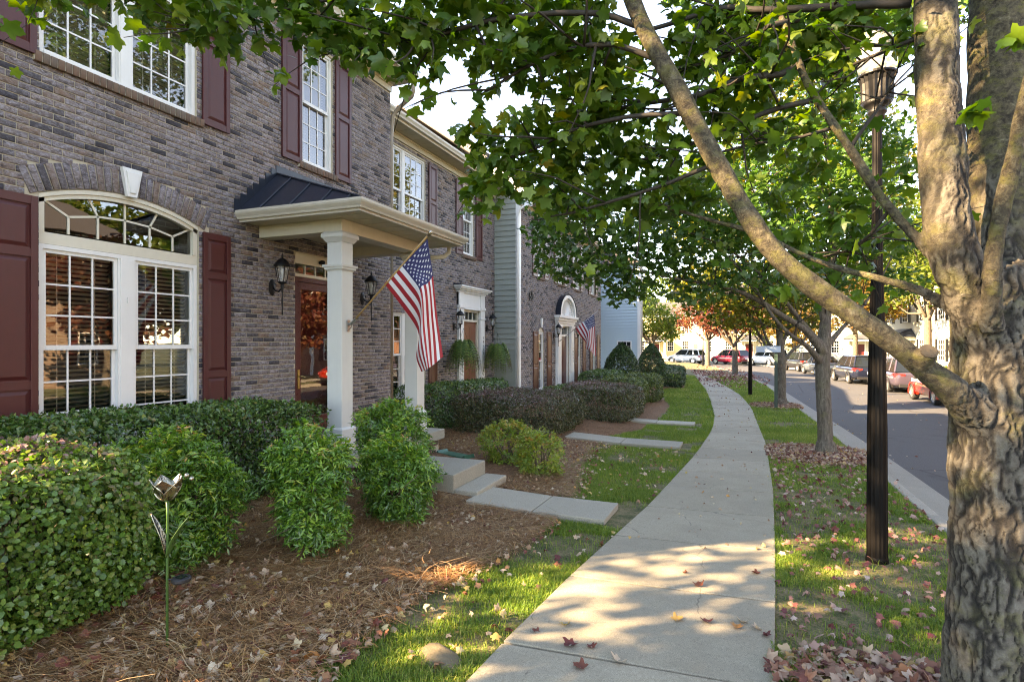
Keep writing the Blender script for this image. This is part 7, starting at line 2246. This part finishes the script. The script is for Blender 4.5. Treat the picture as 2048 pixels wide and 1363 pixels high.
def ring(cx, cy, r, n, label, size=.06, mat='litter_mix', squash=1.0):
    a = rng.uniform(0, 6.283, n); q = r * np.sqrt(rng.random(n)) * (1 + .12 * np.sin(a * 3 + cx))
    x, y = cx + q * np.cos(a) * squash, cy + q * np.sin(a)
    m = (x > fxa(SWR, y) - .03) & (x < fxa(CURB, y) + .05)
    hump = lambda x, y: land(x, y) + .07 * np.clip(1 - np.hypot(x - cx, y - cy) / r, 0, 1) ** .6
    litter("fallen_leaves", label, x[m], y[m], size, M[mat], .015, hump)
def mound(cx, cy, r):
    n1, n2 = 28, 8
    V = [(cx, cy, landf(cx, cy) + .075)]; F = []
    for i in range(1, n2 + 1):
        for j in range(n1):
            a = 2 * math.pi * j / n1; q = r * i / n2 * (1 + .10 * math.sin(a * 3 + cx))
            x_, y_ = cx + q * math.cos(a), cy + q * math.sin(a)
            x_ = min(max(x_, fx(SWR, y_) + .01), fx(CURB, y_) - .14)
            V.append((x_, y_, landf(x_, y_) + .002 + .07 * max(0, 1 - q / r) ** .6))
    f3 = [(0, 1 + j, 1 + (j + 1) % n1) for j in range(n1)]
    f4 = [(1 + (i - 1) * n1 + j, 1 + i * n1 + j, 1 + i * n1 + (j + 1) % n1, 1 + (i - 1) * n1 + (j + 1) % n1) for i in range(1, n2) for j in range(n1)]
    tag(link("mulch_ring", raw_mesh("mulch_ring", V, [np.array(f3), np.array(f4)], M['straw_bed'], smooth=True)), kind='structure')
for (cx, cy_, r), n, lb in zip(RINGS[:3], (3000, 2200, 3200), ("leaf litter piled in the ring round the second maple", "leaf litter piled round the third maple", "thick leaf litter round the foot of the big near maple")):
    mound(cx, cy_, r); ring(cx, cy_, r * 1.06, n, lb, .062 if cy_ > 10 else .072)
# purple red leaves drifted over the far sidewalk and verge
n = 5200
yy = rng.uniform(31, 60, n); xx = fxa(SWL, yy) + (fxa(CURB, yy) - fxa(SWL, yy) + .9) * rng.random(n)
q = np.exp(-((yy - 38) / 5.0) ** 2) + np.exp(-((yy - 52) / 8.0) ** 2)
m = rng.random(n) < np.clip(q * (.45 + .9 * vnoise(np.stack([xx * .5, yy * .22, xx * 0], 1), 90)), .02, 1)
litter("fallen_leaves", "purple red leaves drifted over the far sidewalk", xx[m], yy[m], .16, M['litter_red'], .035, lambda x, y: ga(y) + .01, T_TUFT)
# leaves along the gutter and on the road
x, y = scatter(500, 2.3, 8.5, 6, 40); q = rng.random(500) < np.exp(-(x - 2.3) / 1.3) + .12
litter("fallen_leaves", "few pale leaves blown onto the road and gutter", x[q] + fxa(CURB, y[q]) - 2.2, y[q], .06, M['litter'], .004, lambda x, y: ga(y) - .134)
x, y = scatter(420, -1.3, .6, 5.6, 30); m = (x > fxa(SWL, y) + .04) & (x < fxa(SWR, y) - .04)
litter("fallen_leaves", "dry leaf bits dotted along the far part of the sidewalk", x[m], y[m], .042, M['litter'], .034, lambda x, y: ga(y))

# single leaves one can point to on the near slabs
LM = {}
def one_leaf(x, y, s, rn_, label, tilt=(0, 0)):
    key = rn_
    if key not in LM:
        T, F = T_MAPLE_R
        vv = T.copy(); vv[:, 2] *= 2.6; vv[:, 0] -= .4
        LM[key] = raw_mesh("fallen_leaf", vv, F, M['litter'], rnd=np.full(len(T), rn_))
    o = link("fallen_leaf", LM[key], None, (x, y, g(y) + .033 + .02 * s))
    o.scale = (s, s, s); o.rotation_euler = (R(180) + R(random.uniform(-14, 14)), R(random.uniform(-14, 14)), random.uniform(0, 6.28))
    tag(o, label, "leaf", "fallen leaves on the near slabs")
for x, y, s, r_, lb in [(-1.04, 3.62, .055, .92, "golden leaf lying near the left edge of the nearest slab"), (-.36, 3.99, .060, .95, "golden brown leaf lying midway across the slab, alone"), (-.17, 4.03, .060, .04, "crimson leaf right of the golden brown one on the slab"),
                        (.01, 4.03, .055, .99, "rust orange leaf touching a pale leaf near the slab middle right"), (.05, 4.12, .055, .72, "pale leaf touching the rust orange leaf"), (.13, 4.06, .050, .68, "pale curled leaf, rightmost of the line across the slab"),
                        (-.63, 3.30, .070, .74, "biggest tan leaf at the bottom of the nearest slab"), (-.94, 3.37, .065, .02, "dark purple red leaf on the lower left of the nearest slab"), (-.81, 3.40, .045, .06, "small red leaf just right of the dark purple red one"),
                        (-.82, 3.15, .060, .10, "red leaf with pale back at the very bottom of the sidewalk"), (-1.19, 3.45, .040, .08, "tiny red leaf near the lawn edge of the nearest slab"), (.19, 3.98, .045, .03, "small crimson leaf by the verge edge of the slab"),
                        (-.26, 4.67, .060, .14, "brown curled leaf just past the first joint"), (.16, 5.12, .050, .12, "dark red brown leaf on the right of the second slab"), (-.38, 4.9, .035, .18, "tiny dark leaf left on the second slab"), (.2, 3.62, .06, .05, "bright red leaf on the slab edge by the big maple")]:
    one_leaf(x, y, s * 1.25, r_, lb)

# ------------------------------------------------------------------ parked cars
def car(label, loc, heading, paint, kind, group="cars parked along the far kerb"):
    """local: forward +y, left -x"""
    t = thing("parked_car", label, "car", loc, heading, group)
    if kind == 'suv': L, W, H, belt, rr, hood = 4.65, 1.86, 1.70, 1.08, .36, 1.08
    elif kind == 'sedan': L, W, H, belt, rr, hood = 4.75, 1.84, 1.45, .95, .33, .93
    elif kind == 'box': L, W, H, belt, rr, hood = 4.55, 1.86, 1.80, 1.14, .38, 1.12
    else: L, W, H, belt, rr, hood = 4.4, 1.84, 1.36, .92, .34, .90
    hl, hw = L / 2, W / 2
    if kind in ('suv', 'box'):
        st = [(-hl, .45, .86, .80), (-hl + .06, .32, belt - .06, .93), (-hl + .3, .26, belt, 1), (-.6, .22, belt, 1), (.6, .22, belt - .02, 1), (hl - 1.25, .22, hood, .99), (hl - .45, .25, hood - .12, .95), (hl - .08, .30, hood - .32, .84), (hl, .42, .66, .70)]
        gh = [(-hl + .10, belt - .03), (-hl + .42, H), (.35, H), (1.15, belt + .0)] if kind == 'suv' else [(-hl + .08, belt - .03), (-hl + .22, H), (.55, H), (1.05, belt)]
    else:
        dk = belt + .02
        st = [(-hl, .45, .80, .80), (-hl + .08, .30, dk - .05, .92), (-hl + .35, .24, dk, .98), (-.8, .20, belt + .02, 1), (.5, .20, belt, 1), (hl - 1.45, .20, hood, .99), (hl - .5, .22, hood - .14, .94), (hl - .10, .26, hood - .32, .82), (hl, .40, .58, .68)]
        gh = [(-hl + .62, dk - .02), (-.75, H), (.10, H), (1.0, belt)] if kind == 'sedan' else [(-hl + .35, dk - .02), (-.55, H), (.0, H), (.95, belt)]
    def sect(y, zb, zt, wf):
        w = hw * wf
        hh = zt - zb
        return [(-w * .80, y, zb), (-w * .97, y, zb + hh * .18), (-w, y, zb + hh * .5), (-w * .985, y, zb + hh * .78), (-w * .90, y, zt - .015), (-w * .5, y, zt + .018), (0, y, zt + .028),
                (w * .5, y, zt + .018), (w * .90, y, zt - .015), (w * .985, y, zb + hh * .78), (w, y, zb + hh * .5), (w * .97, y, zb + hh * .18), (w * .80, y, zb)]
    mb = MB(); vs = []
    for s_ in st: vs += sect(*s_)
    k = 13
    fs = [(a * k + i, a * k + (i + 1) % k, (a + 1) * k + (i + 1) % k, (a + 1) * k + i) for a in range(len(st) - 1) for i in range(k)]
    fs = [f[::-1] for f in fs] + [tuple(range(k)), tuple(range(len(st) * k - 1, (len(st) - 1) * k - 1, -1))]
    mb.add(vs, fs)
    bo = mb.build("body", paint, t, smooth=True)
    ss = bo.modifiers.new("s", 'SUBSURF'); ss.levels = 1; ss.render_levels = 1
    # glass house
    (y0, zb0), (y1, z1), (y2, z2), (y3, zb3) = gh
    wb, wr = hw * .90, hw * .70
    mb = MB()
    mb.add([(-wb, y0, zb0), (wb, y0, zb0), (wb, y3, zb3), (-wb, y3, zb3), (-wr, y1, z1), (wr, y1, z1), (wr, y2, z2), (-wr, y2, z2)], [(0, 1, 5, 4), (1, 2, 6, 5), (2, 3, 7, 6), (3, 0, 4, 7), (4, 5, 6, 7)])
    mb.build("glasshouse", M['carglass'], t, bevel=.03)
    mb = MB()
    mb.add([(-wr - .02, y1 - .06, z1 - .03), (wr + .02, y1 - .06, z1 - .03), (wr + .02, y2 + .05, z2 - .03), (-wr - .02, y2 + .05, z2 - .03), (-wr + .04, y1, z1 + .025), (wr - .04, y1, z1 + .025), (wr - .04, y2, z2 + .02), (-wr + .04, y2, z2 + .02)],
           [(0, 1, 5, 4), (1, 2, 6, 5), (2, 3, 7, 6), (3, 0, 4, 7), (4, 5, 6, 7)])
    for sg_ in (-1, 1):
        def pil(ya, za, yb, zb_, w0):
            mb.add([(sg_ * (wb + .008), ya - w0, za), (sg_ * (wb + .008), ya + w0, za), (sg_ * (wr + .012), yb + w0 * .8, zb_), (sg_ * (wr + .012), yb - w0 * .8, zb_),
                    (sg_ * (wb - .05), ya - w0, za), (sg_ * (wb - .05), ya + w0, za), (sg_ * (wr - .05), yb + w0 * .8, zb_), (sg_ * (wr - .05), yb - w0 * .8, zb_)], [(0, 1, 2, 3), (4, 7, 6, 5), (0, 3, 7, 4), (1, 5, 6, 2)])
        pil(y0 + .06, zb0, y1 + .02, z1, .07 if kind != 'coupe' else .16); pil(y3 - .05, zb3, y2 - .02, z2, .05); pil((y0 + y3) / 2 + .1, belt, (y1 + y2) / 2 + .05, H, .04)
        if kind in ('suv', 'box'): pil(y0 + .85, belt, y1 + .62, H, .07)
    mb.build("roof", paint, t, bevel=.02)
    wy = (hl - .92, -hl + .95)
    for yy_ in wy:
        for sg_ in (-1, 1):
            mb = MB(); mb.lathe([(rr * .55, -.11), (rr * .93, -.115), (rr, -.07), (rr, .07), (rr * .93, .115), (rr * .66, .112), (rr * .64, .07)], (0, 0), 24)
            mb.v = [(sg_ * (z + hw - .125), y + yy_, x + rr) for x, y, z in mb.v]
            wo = mb.build("tyre", M['rubber'], t, smooth=True)
            mb = MB(); mb.lathe([(rr * .64, .07), (rr * .66, .10), (rr * .60, .105), (rr * .56, .085), (rr * .18, .09), (rr * .14, .10), (.01, .10)], (0, 0), 24)
            for q in range(5):
                a = q * 1.2566
                mb.add([(rr * .12 * math.cos(a + 1.2), rr * .12 * math.sin(a + 1.2), .095), (rr * .12 * math.cos(a - 1.2), rr * .12 * math.sin(a - 1.2), .095), (rr * .6 * math.cos(a - .14), rr * .6 * math.sin(a - .14), .104), (rr * .6 * math.cos(a + .14), rr * .6 * math.sin(a + .14), .104)], [(0, 1, 2, 3)])
            mb.v = [(sg_ * (z + hw - .125), y + yy_, x + rr) for x, y, z in mb.v]
            mb.build("rim", M['rim'], wo)
            mb = MB()
            n_ = 14; R0, R1 = rr + .02, rr + .075
            for q in range(n_):
                a, b = math.pi * (q / n_ * 1.16 - .08), math.pi * ((q + 1) / n_ * 1.16 - .08)
                x_ = sg_ * (hw * .99 + .012)
                mb.add([(x_, yy_ + R0 * math.cos(a), rr + R0 * math.sin(a)), (x_, yy_ + R1 * math.cos(a), rr + R1 * math.sin(a)), (x_, yy_ + R1 * math.cos(b), rr + R1 * math.sin(b)), (x_, yy_ + R0 * math.cos(b), rr + R0 * math.sin(b)),
                        (x_ - sg_ * .2, yy_ + R0 * math.cos(a), rr + R0 * math.sin(a)), (x_ - sg_ * .2, yy_ + R0 * math.cos(b), rr + R0 * math.sin(b))], [(0, 1, 2, 3), (0, 3, 5, 4)])
            mb.build("wheel_arch", M['darkplastic'] if kind in ('suv', 'box') else paint, t)
    for sg_ in (-1, 1):
        zt = (belt - .20) if kind in ('suv', 'box') else belt - .20
        mb = MB()
        mb.add([(sg_ * hw * .95, -hl + .30, zt + .10), (sg_ * hw * .94, -hl + .09, zt + .10), (sg_ * hw * .45, -hl - .008, zt + .08), (sg_ * hw * .45, -hl - .008, zt - .02), (sg_ * hw * .92, -hl + .06, zt - .08), (sg_ * hw * .985, -hl + .30, zt - .03),
                (sg_ * hw * .90, -hl + .35, zt + .1), (sg_ * hw * .40, -hl + .2, zt)], [(0, 1, 4, 5), (1, 2, 3, 4), (0, 6, 7, 2, 1), (5, 4, 3, 7, 6)])
        mb.build("taillight", M['taillight'], t)
        mb = MB(); mb.box(sg_ * (hw + .02) - .06, sg_ * (hw + .02) + .06, gh[3][0] - .32, gh[3][0] - .22, belt - .02, belt + .12); mb.build("mirror", paint if kind != 'coupe' else M['darkplastic'], t, bevel=.02)
        mb = MB(); mb.add([(sg_ * hw * .45, hl - .05, .62), (sg_ * hw * .80, hl - .25, .64), (sg_ * hw * .84, hl - .40, .78), (sg_ * hw * .45, hl - .12, .74)], [(0, 1, 2, 3)]); mb.build("headlight", M['lampglass'], t)
    MB().box(-.16, .16, -hl - .018, -hl + .02, .62, .78).build("number_plate", M['plate'], t)
    mb = MB(); mb.box(-hw * .72, hw * .72, -hl - .012, -hl + .10, .30, .46); mb.build("rear_bumper", M['darkplastic'], t, bevel=.02)
    return t
P_ = {k: m_carpaint(k, c, m) for k, c, m in (("coral red paint", (0.50, .032, .020), 0), ("dusky purple paint", (.075, .060, .085), .3), ("black blue paint", (.010, .014, .030), .2), ("grey paint", (.12, .15, .17), .4), ("black paint", (.010, .010, .012), 0), ("white paint", (.72, .72, .72), 0), ("red paint", (.36, .012, .03), 0))}
def rd(y): return g(y) - .138
car("coral red two-door car, the nearest on the far kerb, half hidden by the limb", (8.05, 27.95, rd(28)), R(2), P_["coral red paint"], 'coupe')
car("dusky purple hatchback wagon parked just ahead of the coral red car", (7.92, 34.9, rd(35)), R(4), P_["dusky purple paint"], 'suv')
car("dark blue black sporty wagon seen between the lamp post and the second maple", (7.12, 41.3, rd(41)), R(8), P_["black blue paint"], 'suv')
car("grey sedan parked ahead of the dark blue black wagon", (6.35, 50.8, rd(51)), R(11), P_["grey paint"], 'sedan')
car("black off-roader parked ahead of the grey sedan", (5.55, 56.8, rd(57)), R(16), P_["black paint"], 'suv')
car("white boxy off-roader, biggest white vehicle at the far bend", (3.25, 68.0, rd(60)), R(38), P_["white paint"], 'box')
car("red sport utility car parked next to the white off-roader", (-.55, 71.2, rd(60)), R(48), P_["red paint"], 'suv')
car("white low car, leftmost one parked at the far bend", (-5.6, 72.6, rd(60)), R(66), P_["white paint"], 'suv')

# ------------------------------------------------------------------ houses across the street and at the bend
def far_house(label, loc, rz, Wd, H, D, wallmat, group, porch=True, gable=False, cols=3, storeys=2, trim='white', shut=None, roof=None, slope=.55):
    t = thing("townhouse", label, "townhouse", loc, rz, group)
    mb = MB(); mb.box(-D, 0, -Wd / 2, Wd / 2, -.6, H); mb.build("wall", wallmat, t)
    zr = H + .05
    mb = MB()
    if gable: mb.prism([(-Wd / 2 - .35, zr - .1), (Wd / 2 + .35, zr - .1), (0, zr + Wd / 2 * slope * 1.3)], 'x', -D - .3, .35)
    else: mb.prism([(.42, zr), (-D - .42, zr), (-D / 2, zr + D / 2 * slope)], 'y', -Wd / 2 - .25, Wd / 2 + .25)
    mb.build("roof", roof or M['roof_far'], t)
    mb = MB(); mb.box(.003, .05, -Wd / 2, Wd / 2, H - .28, H - .002)
    for s_ in (-1, 1): mb.box(-.1, .03, s_ * Wd / 2 - .07, s_ * Wd / 2 + .07, -.5, H - .282)
    mb.build("trim", M[trim], t)
    wz = [(.95, 2.55), (3.95, 5.55), (6.7, 8.1)][:storeys]
    for k in range(cols):
        yc_ = -Wd / 2 + Wd * (k + .5) / cols
        for si, (a, b) in enumerate(wz):
            if porch and si == 0 and k == cols // 2: continue
            mb = MB()
            w2 = .48
            mb.box(.004, .06, yc_ - w2, yc_ - w2 + .07, a, b); mb.box(.004, .06, yc_ + w2 - .07, yc_ + w2, a, b); mb.box(.004, .06, yc_ - w2 + .07, yc_ + w2 - .07, b - .07, b); mb.box(.004, .07, yc_ - w2 + .07, yc_ + w2 - .07, a, a + .08); mb.box(.004, .045, yc_ - w2 + .07, yc_ + w2 - .07, (a + b) / 2 - .03, (a + b) / 2 + .03)
            for q in (1, 2): mb.box(.012, .03, yc_ - w2 + .07 + q * (2 * w2 - .14) / 3 - .012, yc_ - w2 + .07 + q * (2 * w2 - .14) / 3 + .012, a + .08, b - .07)
            for q in (1, 3): mb.box(.012, .028, yc_ - w2 + .07, yc_ + w2 - .07, a + (b - a) * q / 4 - .012, a + (b - a) * q / 4 + .012)
            wo = mb.build("window", M['white'], t)
            MB().quad((.010, yc_ - w2 + .06, a + .06), (.010, yc_ + w2 - .06, a + .06), (.010, yc_ + w2 - .06, b - .06), (.010, yc_ - w2 + .06, b - .06)).build("pane", M['carglass'], wo)
            if shut is not None:
                for s_ in (-1, 1):
                    mb = MB(); mb.box(.004, .04, yc_ + s_ * (w2 + .22) - .18, yc_ + s_ * (w2 + .22) + .18, a - .03, b + .03); mb.build("shutter", shut, t)
    if porch:
        yc_ = -Wd / 2 + Wd * (cols // 2 + .5) / cols
        mb = MB(); mb.box(.004, .05, yc_ - .62, yc_ - .5, 0, 2.5); mb.box(.004, .05, yc_ + .5, yc_ + .62, 0, 2.5); mb.box(.004, .06, yc_ - .62, yc_ + .62, 2.5, 2.7)
        do = mb.build("door", M['white'], t)
        mb = MB(); mb.box(.004, .03, yc_ - .5, yc_ + .5, 0, 2.1); mb.build("door_leaf", M['door_red'], do)
        mb = MB(); mb.box(0.002, 1.7, yc_ - 1.5, yc_ + 1.5, -.6, 0.02); mb.build("porch_slab", M['step'], t)
        for s_ in (-1, 1):
            mb = MB(); c_ = (1.5, yc_ + s_ * 1.25)
            mb.box(1.35, 1.65, c_[1] - .15, c_[1] + .15, .02, 2.45); mb.box(1.30, 1.70, c_[1] - .2, c_[1] + .2, .02, .4); mb.box(1.29, 1.71, c_[1] - .21, c_[1] + .21, 2.28, 2.47)
            mb.build("porch_column", M['white'], t)
        mb = MB(); mb.box(.004, 1.9, yc_ - 1.65, yc_ + 1.65, 2.48, 2.75); mb.build("porch_beam", M['white'], t)
        mb = MB(); mb.add([(.0, yc_ - 1.85, 2.76), (2.1, yc_ - 1.85, 2.76), (2.1, yc_ + 1.85, 2.76), (0, yc_ + 1.85, 2.76), (.004, yc_ - 1.0, 3.45), (.004, yc_ + 1.0, 3.45)], [(0, 1, 4), (1, 2, 5, 4), (2, 3, 5), (3, 2, 1, 0)]); mb.build("porch_roof", M['roofmetal'], t)
    return t
GO = "townhouses across the street"
far_house("red brick townhouse across the street facing the arched window", (16.2, 0.5, g(0) + .1), R(180), 13, 7.4, 9, M['brick_far'], GO, True, False, 4, 2, 'white', M['black'])
far_house("brown brick townhouse across the street facing the porch", (17.4, 14.0, g(14) + .1), R(180), 13, 7.4, 9, M['brick_far2'], GO, True, False, 4, 2, 'white', M['shutter'])
far_house("teal sided townhouse across the street with white columned porch and brick front", (14.6, 40.0, g(40) + .1), R(184), 15, 7.2, 9, M['brick_far'], GO, True, False, 5, 2, 'white', M['black'])
far_house("cream townhouse across the street behind the dark parked cars", (13.2, 56.0, g(56) + .1), R(190), 14, 7.2, 9, M['cream'], GO, True, False, 5, 2, 'white', M['black'])
far_house("white townhouse facing down the street at the bend, behind the red car", (0.5, 88, g(60) + .1), R(-90 + 4), 11, 7.0, 8, M['cream'], "pale houses at the bend", True, True, 4, 2)
far_house("ochre and cream townhouse at the bend behind the white low car", (-11.5, 91, g(60) + .1), R(-90 + 10), 11, 6.6, 8, M['ochre'], "pale houses at the bend", True, False, 5, 2)
far_house("pale house at the bend, right of the white off-roader", (13.5, 84, g(60) + .1), R(-90 - 14), 11, 7.0, 8, M['cream'], "pale houses at the bend", True, True, 4, 2)
